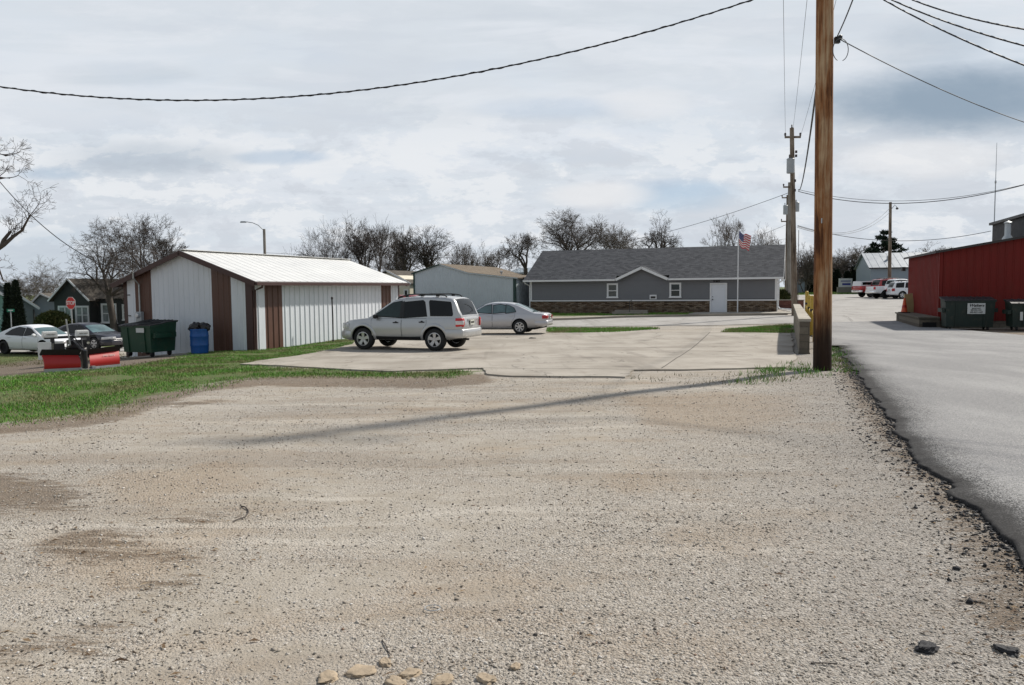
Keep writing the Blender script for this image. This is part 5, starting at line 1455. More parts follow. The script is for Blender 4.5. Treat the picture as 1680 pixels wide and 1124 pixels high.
gh0 = PY(56, 520, 60.0)
gh = thing('grey_house', 'light grey house gable with a long white rake behind the pointed cedar', 'house', (gh0.x, 60.0, -2.1), R(31.5))
mb = MB(); mb.box((-2.6, 3, 1.2), (5.2, 6, 3.4)); mb.prism([(-5.2, 2.89), (0, 2.89), (-2.6, 4.95)], (0, .01, 0), (1, 0, 0), (0, 0, 1), (0, 5.98, 0)); mb.build('wall', M['house_grey'], gh)
mb = MB(); slab(mb, (.4, -.35, 2.7), (.4, 6.3, 2.7), (-2.6, 6.3, 5.08), (-2.6, -.35, 5.08), .12); slab(mb, (-5.6, -.35, 2.7), (-5.6, 6.3, 2.7), (-2.6, 6.3, 5.08), (-2.6, -.35, 5.08), .12); mb.build('roof', M['dark_shingle'], gh)
mb = MB(); slab(mb, (-2.6, -.4, 5.1), (.44, -.4, 2.70), (.44, -.36, 2.70), (-2.6, -.36, 5.1), .17); mb.build('rake_board', M['white_trim'], gh)
mb = MB(); mb.tube([(-.0, -.1, 2.6), (-.0, -.1, -.2)], .05, 8); mb.build('downspout', M['dark_metal'], gh)
ga0 = PY(45, 520, 66.0)
ga = thing('garage', 'dark grey garage with a white overhead door between the grey and dark houses', 'garage', (ga0.x, 66.0, -2.3), R(14))
mb = MB(); mb.box((1.9, 3, 1.1), (3.8, 6, 3.2)); mb.prism([(0, 2.69), (3.8, 2.69), (1.1, 3.95)], (0, .01, 0), (1, 0, 0), (0, 0, 1), (0, 5.98, 0)); mb.box((5.2, 4, 1.1), (3, 5, 3.2)); mb.build('wall', M['far_grey'], ga)
mb = MB(); slab(mb, (4.15, -.3, 2.55), (4.15, 6.2, 2.55), (1.1, 6.2, 4.05), (1.1, -.3, 4.05), .1); slab(mb, (-.35, -.3, 2.45), (-.35, 6.2, 2.45), (1.1, 6.2, 4.05), (1.1, -.3, 4.05), .1); slab(mb, (2.2, .6, 2.7), (7, .6, 2.7), (7, 4, 4.3), (1.2, 4, 4.3), .1); mb.build('roof', M['dark_shingle'], ga)
mb = MB(); slab(mb, (1.1, -.35, 4.08), (4.2, -.35, 2.57), (4.2, -.31, 2.57), (1.1, -.31, 4.08), .13); slab(mb, (-.38, -.35, 2.47), (1.1, -.35, 4.08), (1.1, -.31, 4.08), (-.38, -.31, 2.47), .13); mb.pieces('rake_board', M['white_trim'], ga)
mb = MB()
for k in range(4): mb.box((1.75, -.03, .35 + k * .5), (2.9, .05, .485))
mb.build('garage_door', M['house_grey'], ga)
# ------------------------------------------------------------------ vehicles in place
def heading(dx, dy): return math.atan2(dy, dx)
hv = Vector((-.956, .292)).normalized(); lf = Vector((-hv.y, hv.x))
if lf.y > 0: lf = -lf
def place(S, wheel_px, axle, hd, label, near=1, Y=None, group=None):
    """put the outer face of one near wheel over a ground point; near = +1 if the left side of the car is seen"""
    p = G(*wheel_px) if Y is None else gnd(PY(*wheel_px, Y).x, Y)
    h = Vector(hd).normalized(); l = Vector((-h.y, h.x)) * near
    c = Vector(p[:2]) - h * axle - l * (S['W'] / 2 - S.get('tw', .22) / 2)
    rz = heading(*h)
    on_pad = poly_sdf(PAD, np.array([c.x]), np.array([c.y]))[0] > -1.2
    fz = [float(gz(c.x + h.x * a, c.y + h.y * a)) for a in S['axles']]
    o, s = make_car(S, label, (c.x, c.y, sum(fz) / 2 + (.045 if on_pad else .026)), rz, group=group)
    o.rotation_euler = (0, -math.atan2(fz[0] - fz[1], S['axles'][0] - S['axles'][1]), rz)
    return o, s
suv, suvs = place(SUV, (715, 577.5), -1.30, (-.935, .355), 'silver SUV with black roof rails parked on the concrete pad', 1)
# sticker strip, badge and lamp detail on the tailgate
mb = MB(); mb.box((-2.235, 0, .985), (.03, .62, .05)); mb.build('tailgate_trim', M['chrome'], suv)
mb = MB(); mb.tube([(-2.12, -.1, 1.17), (-2.06, -.38, 1.22)], .012, 6); mb.tube([(-2.13, -.05, 1.16), (-2.14, -.1, 1.18)], .03, 6); mb.build('rear_wiper', M['black_steel'], suv)
mb = MB(); suvs.wrap(-1, -2.035, .84, .975, .026, .68, 1, .2, mb); mb.build('reverse_lamp', M['clear_lens'], suv, 40); mb = MB(); suvs.wrap(-1, -2.035, .84, .975, .026, .68, -1, .2, mb); mb.build('reverse_lamp', M['clear_lens'], suv, 40)
mb = MB(); mb.tube([(-2.25, .30, .36), (-2.05, .30, .36)], .035, 10); mb.build('tailpipe', M['dark_metal'], suv, 40)
mb = MB(); suvs.patch([(-1.63, .90), (-1.63, 1.05), (-1.48, 1.05), (-1.48, .90)], .004, 1, 0, mb, .006); mb.build('fuel_door', M['silver'], suv)
mb = MB()
for y in (-.5, 0, .5): mb.box((-2.262, y, .50), (.02, .26, .045))
mb.build('bumper_reflector', M['chrome'], suv)
sed, _ = place(SEDAN, (853, 549.8), -1.28, (-.975, .22), 'pale silver sedan parked behind the SUV at the back of the pad', 1)
wc, _ = place(dict(COUPE, darkrim=True), (73, 580), 1.42, (.94, -.342), 'white sedan on the left street behind the red snow plow', -1, 39.2)
S2 = dict(COUPE); S2.update(paint='navy_car', handle='navy_car', bumpers=[(*b[:5], 'navy_car') for b in COUPE['bumpers']]); nc, _ = place(S2, (157, 573), 1.42, (.94, -.342), 'dark blue sedan on the left street beside the green dumpster', -1, 41.6)
S3 = dict(PICKUP); S3.update(paint='red_car', darkrim=False); pk, _ = place(S3, (1428, 485), -1.75, (.97, .10), 'red pickup truck parked at the left end of the far row', -1, 86)
mb = MB(); mb.box((-1.85, 0, 1.52), (2.05, 1.72, .52), None, None, .93); mb.build('bed_cap', M['white_car'], pk); mb = MB(); mb.box((-1.9, -.84, 1.52), (1.5, .06, .3)); mb.build('cap_window', M['tint'], pk)
pw, _ = place(dict(PICKUP, darkrim=True), (1452, 489), -1.75, (.97, .05), 'white pickup truck with dark wheels parked behind the bare utility pole', -1, 80)
S4 = dict(SUV); S4.update(name='parked_suv', paint='white_car', handle='white_car', mirror_mat='white_car', spokes=5, bumpers=[(*b[:5], 'white_car') for b in SUV['bumpers']]); ws, _ = place(S4, (1480, 489), -1.30, (.97, -.06), 'white SUV parked beside the bare utility pole at the red building corner', -1, 78)
S5 = dict(SUV); S5.update(paint='red_car', handle='red_car', bumpers=[(*b[:5], 'red_car') for b in SUV['bumpers']]); rs, _ = place(S5, (1458, 486.5), -1.30, (.97, .12), 'tall red SUV parked behind the white pickup truck', -1, 84)
rs.scale = (1.12, 1.12, 1.15)
S6 = dict(SUV); S6.update(name='parked_car', cat='car', paint='red_car', handle='red_car', rails=None, bumpers=[(*b[:5], 'red_car') for b in SUV['bumpers']]); rc, _ = place(S6, (672, 533), -1.30, (-.95, .3), 'red car mostly hidden between the striped shed and the silver SUV', 1, 47)

# ------------------------------------------------------------------ dumpsters, drum, plow
def dumpster(name, label, loc, rz, w, d, h, mat, side_mat=None, group='dumpsters', lid_open=0.0):
    t = thing('dumpster', label, 'dumpster', loc, rz, group)
    mb = MB(); z0 = .16
    a, b = .93, .86
    bt = [(-w / 2 * a, d * .06), (w / 2 * a, d * .06), (w / 2 * a, d * .94), (-w / 2 * a, d * .94)]
    tp = [(-w / 2, 0), (w / 2, 0), (w / 2, d), (-w / 2, d)]
    hf = [h - .14, h - .14, h, h]
    mb.add([(x, y, z0) for x, y in bt] + [(x, y, z) for (x, y), z in zip(tp, hf)], [(3, 2, 1, 0), (0, 1, 5, 4), (1, 2, 6, 5), (2, 3, 7, 6), (3, 0, 4, 7)])
    for sx in (-1, 1):
        mb.bar((sx * w / 2, 0, hf[0]), (sx * w / 2, d, hf[2]), .07, .06)
    mb.bar((-w / 2 - .03, 0, hf[0]), (w / 2 + .03, 0, hf[0]), .07, .06); mb.bar((-w / 2 - .03, d, hf[2]), (w / 2 + .03, d, hf[2]), .07, .06)
    for x in (-w * .28, w * .28): mb.bar((x, .05 * d - .01, z0 + .02), (x, -.01, hf[0] - .02), .05, .035, up=(0, 1, 0))
    mb.build('bin', M[mat], t)
    for sx in (-1, 1):
        mb = MB(); mb.box((sx * (w / 2 + .055), d * .48, h * .62), (.12, d * .8, .16)); mb.build('fork_pocket', M[mat], t)
    for sx in (-1, 1):
        mb = MB(); cx = sx * w / 4
        pts = []
        for i in range(6):
            y = -.06 + (d + .10) * i / 5; z = hf[0] + (h - hf[0]) * (i / 5) + .045 + .012 * math.sin(i * 2.1 + sx)
            pts.append((y, z))
        vs = []
        for y, z in pts: vs += [(cx - w / 4 + .01 - (.05 if sx < 0 else 0), y, z), (cx + w / 4 - .01 + (.05 if sx > 0 else 0), y, z), (cx - w / 4 + .01 - (.05 if sx < 0 else 0), y, z - .03), (cx + w / 4 - .01 + (.05 if sx > 0 else 0), y, z - .03)]
        fs = []
        for i in range(5):
            k = 4 * i; fs += [(k, k + 1, k + 5, k + 4), (k + 2, k + 6, k + 7, k + 3), (k, k + 4, k + 6, k + 2), (k + 1, k + 3, k + 7, k + 5)]
        fs += [(0, 2, 3, 1), (20, 21, 23, 22)]
        mb.add(vs, fs)
        for q in (.25, .5, .75):
            mb.bar((cx - w / 4 + w / 2 * q, -.03, pts[0][1] + .01), (cx - w / 4 + w / 2 * q, d, pts[-1][1] + .012), .05, .02)
        mb.build('lid', M['plastic'], t)
    for sx in (-1, 1):
        for y in (.18 * d, .82 * d):
            mb = MB(); mb.lathe([(.02, -.03), (.075, -.03), (.08, 0), (.075, .03), (.02, .03)], 14, (sx * w * .38, y, .08), 'x'); mb.box((sx * w * .38, y, .13), (.09, .12, .06)); mb.build('caster', M['black_steel'], t, 40)
    return t
d1 = G(247, 587); u2 = Vector((.36, .933)); v2 = Vector((.933, -.36))
# front of the left one looks along -u; its right-hand corner is the near edge
c1 = Vector(d1[:2]) - v2 * .64 + u2 * .02
ld = dumpster('dumpster', 'dark green dumpster with a small white label at the shed gable', (c1.x, c1.y, d1.z), math.atan2(-.36, .933), 1.28, 1.16, 1.16, 'dumpster')
mb = MB(); mb.box((.24, -.03, .90), (.34, .012, .15)); lp = mb.build('label', M['sign_grey'], ld)
d2 = G(1544, 540)
rd = dumpster('dumpster', 'dark green dumpster with a white lettered sign by the red building', (*(Vector((17.95, 33.2)) + Vector((.951, -.309)) * 1.36), float(gz(18.5, 33))), R(-18), 1.86, 1.05, 1.38, 'dumpster_dark')
sgn = MB(); sgn.box((.22, -.032, .93), (.66, .012, .45)); sp_ = sgn.build('sign_plate', M['sign_grey'], rd)
def text(s, size, loc, par, mat='ink', rot=(math.pi / 2, 0, 0), shear=0.0, name='lettering', sx=1.0, bold=0.0):
    c = bpy.data.curves.new(name, 'FONT'); c.body = s; c.size = size; c.align_x = 'CENTER'; c.align_y = 'CENTER'; c.shear = shear; c.extrude = .002; c.offset = bold
    q = bpy.data.objects.new(name, c); COL.objects.link(q)
    me = bpy.data.meshes.new_from_object(q.evaluated_get(bpy.context.evaluated_depsgraph_get())); bpy.data.objects.remove(q)
    me.materials.clear(); me.materials.append(M[mat])
    o = link(bpy.data.objects.new(name, me), par); o.location = loc; o.rotation_euler = rot; o.scale = (sx, 1, 1); return o
text('Walters', .155, (.22, -.042, 1.06), sp_, shear=.35, sx=1.1, bold=.004)
text('SANITARY', .068, (.22, -.042, .935), sp_, sx=1.05, bold=.002); text('SERVICE, INC.', .066, (.22, -.042, .865), sp_, sx=1.05, bold=.002); text('309-837-1447', .085, (.22, -.042, .775), sp_, sx=1.0, bold=.002)
p = Vector((17.95, 33.2)) + Vector((.951, -.309)) * 3.6 + Vector((-.3, -.9))
bd = dumpster('dumpster', 'black-lidded dark dumpster cut off by the right edge of the picture', (p.x, p.y, float(gz(*p))), R(-18), 1.9, 1.05, 1.22, 'dumpster_dark')
mb = MB(); mb.box((-.62, -.03, .6), (.10, .012, .34)); mb.build('label', M['sign_grey'], bd)

db = G(328, 580); dr_ = thing('plastic_drum', 'blue plastic drum beside the shed wall', 'drum', db)
mb = MB(); mb.lathe([(.24, 0), (.275, .03), (.285, .12), (.292, .26), (.302, .28), (.302, .30), (.295, .32), (.296, .56), (.306, .58), (.306, .60), (.296, .62), (.288, .76), (.295, .79), (.295, .83), (.28, .84), (.265, .70), (.01, .70)], 36); mb.build('barrel', M['blue'], dr_, 35)
for i, (x, y, s) in enumerate(((-.11, -.02, .19), (.14, .04, .18))):
    b = thing('trash_bag', ['lumpy black trash bag on the left of the blue drum top', 'rounder black trash bag on the right of the blue drum top'][i], 'trash bag', (db.x + x, db.y + y, db.z + .72), 0, 'trash bags in the blue drum')
    bm = bmesh.new(); bmesh.ops.create_icosphere(bm, subdivisions=4, radius=1)
    for v in bm.verts:
        n = 1 + .22 * mnoise.fractal(v.co * 2.1 + Vector((i * 7, 0, 0)), 1, 2, 4) + .06 * mnoise.noise(v.co * 8)
        v.co = Vector((v.co.x * s * 1.15 * n, v.co.y * s * n, .16 + v.co.z * s * .95 * n))
    me = bpy.data.meshes.new('bag'); bm.to_mesh(me); bm.free(); me.materials.append(M['bag']); finish(me, 60); link(bpy.data.objects.new('bag', me), b)

# snow plow: V blade in two wings, hinge, frame, lamps, marker
pp = G(141, 607); sc_ = 1.0
pl = thing('snow_plow', 'red V-blade snow plow set down on the gravel by the grass', 'snow plow', (pp.x, pp.y, pp.z), R(44))
pl.scale = (.79, .9, .74)
def wing(sgn):
    mb = MB(); n = 9; L = 1.06; prof = []
    for i in range(n):
        t = i / (n - 1); a = -.35 + 1.5 * t
        prof.append((.20 * (1 - math.cos((t - .35) * 1.9)) - .02, .05 + .43 * t))
    # wing swings back from the hinge; outer end is a little taller
    dirx = Vector((sgn * math.cos(R(12)), math.sin(R(12)) * 1.0, 0)); nx = Vector((dirx.y * -sgn, -abs(dirx.x), 0))
    for lay in (0, 1):
        for s in np.linspace(.13, L, 8):
            for o, z in prof:
                hh = z * (1 + .12 * (s / L))
                p = dirx * s + nx * (-(o) + (.0 if lay == 0 else -.03)) + Vector((0, 0, hh))
                mb.v.append(tuple(p))
    def I(l, i, j): return l * 8 * n + i * n + j
    for l in (0, 1):
        for i in range(7):
            for j in range(n - 1):
                mb.f.append([I(l, i, j), I(l, i + 1, j), I(l, i + 1, j + 1), I(l, i, j + 1)]); mb.m.append(0)
    for i in range(7):
        for j in (0, n - 1): mb.f.append([I(0, i, j), I(0, i + 1, j), I(1, i + 1, j), I(1, i, j)]); mb.m.append(0)
    for j in range(n - 1):
        for i in (0, 7): mb.f.append([I(0, i, j), I(0, i, j + 1), I(1, i, j + 1), I(1, i, j)]); mb.m.append(0)
    w = mb.build('blade', M['plow_red'], pl, 40)
    mb = MB(); a = dirx * .11 + nx * .02; b = dirx * (L + .02) + nx * .02
    mb.bar(a + Vector((0, 0, .03)), b + Vector((0, 0, .04)), .025, .11, up=(0, 0, 1)); mb.build('cutting_edge', M['galv'], w)
    mb = MB(); q0 = dirx * .10; q1 = dirx * (L + .04)
    o = prof[-1][0]
    vs = []
    for p, k in ((q0, 0), (q1, 1)):
        z = .46 * (1 + .12 * k)
        vs += [p + nx * -(o) + Vector((0, 0, z)), p + nx * (-(o) + .10) + Vector((0, 0, z + .17)), p + nx * (-(o) + .11) + Vector((0, 0, z + .20)), p + nx * (-(o) - .04) + Vector((0, 0, z + .04))]
    mb.add(vs, [(0, 1, 5, 4), (1, 2, 6, 5), (2, 3, 7, 6), (3, 0, 4, 7), (0, 3, 2, 1), (4, 5, 6, 7)]); mb.build('snow_flap', M['rubber'], w)
    if sgn > 0:
        t = text('WESTERN', .085, tuple(dirx * .72 + nx * (-prof[6][0] + .025) + Vector((0, 0, .41))), w, 'sign_white', (math.pi / 2, 0, R(12)), .2)
    mb = MB()
    for s in (.3, .62, .95): mb.bar(dirx * s + nx * -.06 + Vector((0, 0, .08)), dirx * s + nx * -.22 + Vector((0, 0, .46)), .03, .12)
    mb.build('blade_rib', M['plow_red'], w)
wing(-1); wing(1)
mb = MB(); mb.lathe([(.06, .02), (.06, .62), (.03, .64)], 14); mb.box((0, .1, .35), (.14, .16, .6)); mb.build('hinge', M['black_steel'], pl, 40)
mb = MB(); mb.box((-.02, -.10, .02), (.28, .22, .05)); mb.box((.18, -.08, .05), (.10, .16, .14)); mb.build('plow_shoe', M['galv'], pl)
mb = MB(); mb.bar((0, .1, .32), (0, 1.35, .35), .14, .12); mb.bar((-.55, 1.2, .35), (.55, 1.2, .35), .12, .14); mb.bar((-.5, 1.25, .35), (-.5, 1.3, 1.0), .08, .10); mb.bar((.5, 1.25, .35), (.5, 1.3, 1.0), .08, .10); mb.bar((-.72, 1.3, 1.0), (.72, 1.3, 1.0), .08, .08)
mb.bar((0, .15, .6), (0, 1.25, .95), .07, .07); mb.bar((-.3, .2, .55), (-.45, 1.2, .42), .07, .07); mb.bar((.3, .2, .55), (.45, 1.2, .42), .07, .07); mb.bar((-.35, 1.22, .55), (.35, 1.22, .62), .09, .2); mb.box((.12, 1.1, .78), (.5, .3, .24)); mb.box((-.42, 1.05, .72), (.3, .24, .2)); mb.build('lift_frame', M['black_steel'], pl)
mb = MB()
for x, z in ((-.12, .74), (.22, .62), (.38, .80), (-.25, .60)): mb.lathe([(.045, -.02), (.05, .05), (.03, .16)], 10, (x, .92, z), 'y')
mb.build('hydraulic_fitting', M['chrome'], pl, 40)
for x, w in ((-.62, .40), (.28, .36)):
    mb = MB(); mb.box((x, 1.12, 1.12), (w, .18, .20), None, None, .9); mb.box((x, 1.0, 1.12), (w * .9, .06, .15)); l = mb.build('headlight', M['sign_white'], pl)
    text('WESTERN', .055, (x, .966, 1.12), l, 'ink')
mb = MB(); mb.box((-.80, 1.0, .70), (.34, .12, .36)); mb.box((-.93, .98, .5), (.08, .1, .34)); mb.build('pump_cover', M['sign_grey'], pl)
mb = MB(); mb.tube([(-.22, .6, .8), (-.30, .58, 1.62)], .022, 6); mb.build('blade_marker', M['galv'], pl)
mb = MB(); mb.tube([(-.2, .95, .9), (-.05, .7, 1.0), (.05, .5, .75), (.02, .3, .7)], .018, 6); mb.tube([(.2, .95, .9), (.1, .6, .98), (.05, .35, .7)], .018, 6); mb.build('hose', M['rubber'], pl, 60)

def hz_(px, py, Y): return EYE + (474.64 - .0094 * (px - 840) - py) * Y / F_PX
# steel post before the shed
p = gnd(PY(546, 540, 29.7).x, 29.7); pt = thing('steel_post', 'thin rusty steel post standing in the grass before the white shed wall', 'post', p); pt.scale = (1, 1, (hz_(546, 487, 29.7) - p.z) / 1.42)
mb = MB(); mb.tube([(0, 0, -.1), (.01, 0, .8), (-.005, 0, 1.36)], .028, 8); mb.lathe([(.03, 1.34), (.042, 1.35), (.042, 1.40), (.02, 1.42)], 8); mb.build('pipe', M['dark_metal'], pt, 40)

# signs
p = PY(119, 560, 46.0); st_ = thing('stop_sign', 'red octagonal stop sign on a steel post before the dark house', 'sign', gnd(p.x, 46.0), R(-19))
mb = MB(); mb.box((0, .03, 1.35), (.06, .03, 2.9)); mb.build('post', M['galv'], st_)
zc_ = 2.45 + (EYE + (481 - 497) * 46 / F_PX - (float(gz(p.x, 46)) + 2.45))
octo = [(.36 * math.cos(math.pi / 8 + k * math.pi / 4) / math.cos(math.pi / 8), .36 * math.sin(math.pi / 8 + k * math.pi / 4) / math.cos(math.pi / 8)) for k in range(8)]
mb = MB(); mb.prism(octo, (0, 0, zc_), (1, 0, 0), (0, 0, 1), (0, .006, 0)); bd_ = mb.build('rim', M['sign_white'], st_)
mb = MB(); mb.prism([(x * .94, y * .94) for x, y in octo], (0, -.004, zc_), (1, 0, 0), (0, 0, 1), (0, .003, 0)); fa = mb.build('face', M['sign_red'], st_)
text('STOP', .30, (0, -.008, zc_), fa, 'sign_white', sx=.9, bold=.006)
p = PY(19, 540, 44.0); sn = thing('street_sign', 'green street name sign on a pole by the pointed cedar', 'sign', gnd(p.x, 44.0), R(20))
zt = EYE + (482 - 510) * 44 / F_PX - float(gz(p.x, 44))
mb = MB(); mb.tube([(0, 0, -.1), (0, 0, zt)], .03, 8); mb.build('post', M['galv'], sn, 40); mb = MB(); mb.box((0, 0, zt + .03), (.36, .02, .17)); mb.build('blade', M['sign_green'], sn); mb = MB(); mb.box((0, -.014, zt + .04), (.24, .004, .05)); mb.build('print', M['sign_white'], sn)

# cone and post at the dock
p = Vector((18.0, 40.6)); cz = .0
dz = dk.location.z + .53
def dkp(x, y): c, s = math.cos(RB), math.sin(RB); return (RBP[0] + c * x - s * y, RBP[1] + s * x + c * y)
p = dkp(-.55, 5.6); cn = thing('traffic_cone', 'orange traffic cone standing on the end of the loading dock', 'cone', (*p, dz))
mb = MB(); mb.box((0, 0, .02), (.42, .42, .04)); mb.build('base', M['black_steel'], cn); mb = MB(); mb.lathe([(.17, .04), (.15, .07), (.045, .74), (.03, .76), (.02, .70)], 20); mb.build('cone', M['orange'], cn, 40)
mb = MB(); mb.lathe([(.122, .27), (.098, .40)], 20); mb.build('reflective_band', M['plow_red'], cn, 40)
p = dkp(-.22, 6.25); yb = thing('dock_board', 'pale yellow board leaning at the corner of the loading dock', 'board', (*p, dz))
mb = MB(); mb.box((0, 0, .48), (.42, .05, .98), Matrix.Rotation(R(-8), 3, 'Y')); mb.build('panel', pm('pale_yellow_paint', (.50, .43, .22), .6, 0, .15), yb)
p = G(1482, 500); bp = thing('parking_post', 'short black post by the white SUV', 'post', gnd(PY(1485, 490, 60).x, 60)); mb = MB(); mb.lathe([(.09, 0), (.09, 1.0), (.05, 1.05)], 12); mb.build('pipe', M['black_steel'], bp, 40)

# flag pole
fp_ = PY(1210, 515, 55.6); fg = thing('flagpole', 'slim white flagpole before the grey building', 'flagpole', gnd(fp_.x, 55.6, .05))
fh = (EYE + (471 - 377) * 55.6 / F_PX) - float(gz(fp_.x, 55.6))
mb = MB(); mb.tube([(0, 0, 0), (0, 0, fh)], [.045, .03], 10); mb.build('pole', M['white_trim'], fg, 50); mb = MB(); mb.lathe([(.01, -.05), (.05, -.02), (.055, 0), (.05, .03), (.01, .055)], 12, (0, 0, fh + .05)); mb.build('finial', M['galv'], fg, 50)
fl_ = thing('flag', 'American flag flying from the white flagpole', 'flag', (fp_.x, 55.6, float(gz(fp_.x, 55.6)) + fh - .12), R(-6))
bm = bmesh.new(); uvl = bm.loops.layers.uv.new('UVMap'); nx_, nz_ = 26, 14; grid = []
for i in range(nx_ + 1):
    for j in range(nz_ + 1):
        s = i / nx_; q = j / nz_
        x = .05 + .82 * s; z = -.98 + .96 * q - .36 * s - .06 * math.sin(s * 5) - .10 * s * (1 - q)
        grid.append(bm.verts.new((x - .12 * s * (1 - q), .07 * math.sin(s * 9 + q * 2) * (.3 + s), z + .04 * math.sin(s * 11 + 1))))
for i in range(nx_):
    for j in range(nz_):
        q = [(i, j), (i + 1, j), (i + 1, j + 1), (i, j + 1)]
        f = bm.faces.new([grid[a * (nz_ + 1) + b] for a, b in q]); f.smooth = True
        for l, (a, b) in zip(f.loops, q): l[uvl].uv = (a / nx_, b / nz_)
me = bpy.data.meshes.new('cloth'); bm.to_mesh(me); bm.free(); me.materials.append(M['flag']); link(bpy.data.objects.new('cloth', me), fl_)

# street lamp behind the shed
lp_ = PY(434, 400, 70.0); sl_ = thing('street_lamp', 'grey street lamp with a curved arm behind the striped shed', 'street lamp', gnd(lp_.x, 70))
zt = EYE + (478.5 - 377) * 70 / F_PX - float(gz(lp_.x, 70))
mb = MB(); mb.tube([(0, 0, 0), (0, 0, zt)], [.15, .12], 10); mb.build('pole', M['pole_pale'], sl_, 50)
mb = MB(); mb.tube([(-.05, 0, zt - .1), (-.5, 0, zt + .34), (-1.0, 0, zt + .56), (-1.6, 0, zt + .66)], .035, 8); mb.build('arm', M['galv'], sl_, 50); mb = MB(); mb.box((-1.82, 0, zt + .64), (.55, .2, .13), None, None, .8); mb.build('lamp_head', M['grey_steel'], sl_)

# ------------------------------------------------------------------ utility poles
def leaning(x, y, h, r0, r1, lean, mat, name, label, n=14):
    t = thing(name, label, 'utility pole', gnd(x, y, -.05), 0, 'utility poles')
    k = 12
    pts = [(lean[0] * (i / k), lean[1] * (i / k), h * i / k) for i in range(k + 1)]
    rad = [r0 + (r1 - r0) * (i / k) ** .9 for i in range(k + 1)]
    mb = MB(); mb.tube(pts, rad, n); mb.build('shaft', M[mat], t, 60)
    return t
def transformer(par, x, z, s=1.0, y=-.1):
    mb = MB(); mb.lathe([(.22 * s, -.45 * s), (.24 * s, -.43 * s), (.24 * s, .40 * s), (.26 * s, .42 * s), (.2 * s, .47 * s)], 18, (x, y, z)); t = mb.build('transformer', M['grey_steel'], par, 40)
    mb = MB(); mb.lathe([(.03, .46 * s), (.05, .5 * s), (.03, .56 * s), (.05, .62 * s), (.02, .72 * s)], 8, (x - .08 * s, y, z)); mb.build('bushing', M['ceramic'], t, 40)
def crossarm(par, z, w, x=0.0, y=-.1, ins=(-.95, .95), mat='pole_grey'):
    mb = MB(); mb.box((x, y, z), (w, .10, .12)); c = mb.build('crossarm', M[mat], par)
    mb = MB()
    for f in ins: mb.lathe([(.025, .06), (.07, .09), (.04, .14), (.08, .18), (.05, .26), (.01, .28)], 8, (x + f * w / 2, y, z))
    mb.build('insulator', M['ceramic'], c, 40)
B1 = G(1349, 607.5)
p1 = leaning(B1.x, B1.y, 11.2, .182, .158, (-.12, .0), 'pole', 'utility_pole', 'tall reddish wooden utility pole at the near end of the block wall', 28)
def onpole(z): return Vector((B1.x - .12 * z / 11.2, B1.y, B1.z + z))
crossarm(p1, 10.5, 2.4, -.11, -.2)
mb = MB(); zz = EYE + (470 - 75) * B1.y / F_PX - B1.z
mb.box((.14, -.10, zz), (.10, .08, .12)); mb.lathe([(.02, 0), (.045, .03), (.045, .08), (.02, .1)], 8, (.20, -.1, zz)); mb.build('wire_clamp', M['black_steel'], p1)
mb = MB(); mb.tube([(.17 + .17 * math.sin(a) * .9, -.2, zz - .22 - .22 * math.cos(a) + .0) for a in np.linspace(.3, 5.9, 22)], .008, 6); mb.build('slack_loop', M['wire_grey'], p1, 60)
mb = MB(); mb.box((-.13, -.16, 3.1), (.02, .01, .10)); mb.build('tag', M['galv'], p1)

x2 = PY(1304, 500, 50).x
p2_ = leaning(x2, 50.0, 11.9, .19, .13, (-.36, 0), 'pole_grey', 'utility_pole', 'brown utility pole with a crossarm and transformer at the far end of the block wall')
crossarm(p2_, 11.3, 1.0, -.35, -.16); transformer(p2_, -.48, 9.5, 1.0, -.22)
mb = MB()
for z in (10.4, 10.15, 8.6, 8.0): mb.box((-.3 + (.2 if z > 9 else .15), -.1, z), (.12, .08, .16))
mb.lathe([(.03, 11.85), (.06, 11.92), (.03, 12.0), (.05, 12.06), (.01, 12.12)], 8, (-.36, 0, 0)); mb.tube([(.16, -.05, 5.5), (.18, -.05, .2)], .02, 6); mb.build('hardware', M['ceramic'], p2_, 40)
x3 = PY(1294, 500, 66).x
p3_ = leaning(x3, 66.0, 10.4, .23, .15, (-.05, 0), 'pole_pale', 'utility_pole', 'pale weathered utility pole beside the brick planter')
crossarm(p3_, 10.0, .9, -.2, -.15); transformer(p3_, .52, 8.35, .85, -.1)
x4 = PY(1289, 500, 84).x
p4_ = leaning(x4, 84.0, 11.2, .15, .10, (.02, 0), 'pole_grey', 'utility_pole', 'slender distant utility pole with a grey transformer behind the grey building')
crossarm(p4_, 10.9, .9, -.15); transformer(p4_, -.22, 9.6, 1.05, -.2); crossarm(p4_, 8.4, 1.3, .0)
x5 = PY(1459, 488, 85).x
p5_ = leaning(x5, 85.0, 10.3, .20, .14, (-.12, 0), 'pole_grey', 'utility_pole', 'bare brown utility pole with a small lamp among the parked trucks')
mb = MB(); mb.tube([(.0, -.1, 9.6), (.3, -.15, 10.0), (.5, -.15, 9.75)], .03, 6); mb.lathe([(.10, -.1), (.16, .0), (.05, .14)], 10, (.55, -.15, 9.6)); mb.build('yard_lamp', M['black_steel'], p5_, 40)
mb = MB(); mb.box((-.9, -.3, .35), (.35, .3, .7)); mb.build('meter_post', M['black_steel'], p5_)

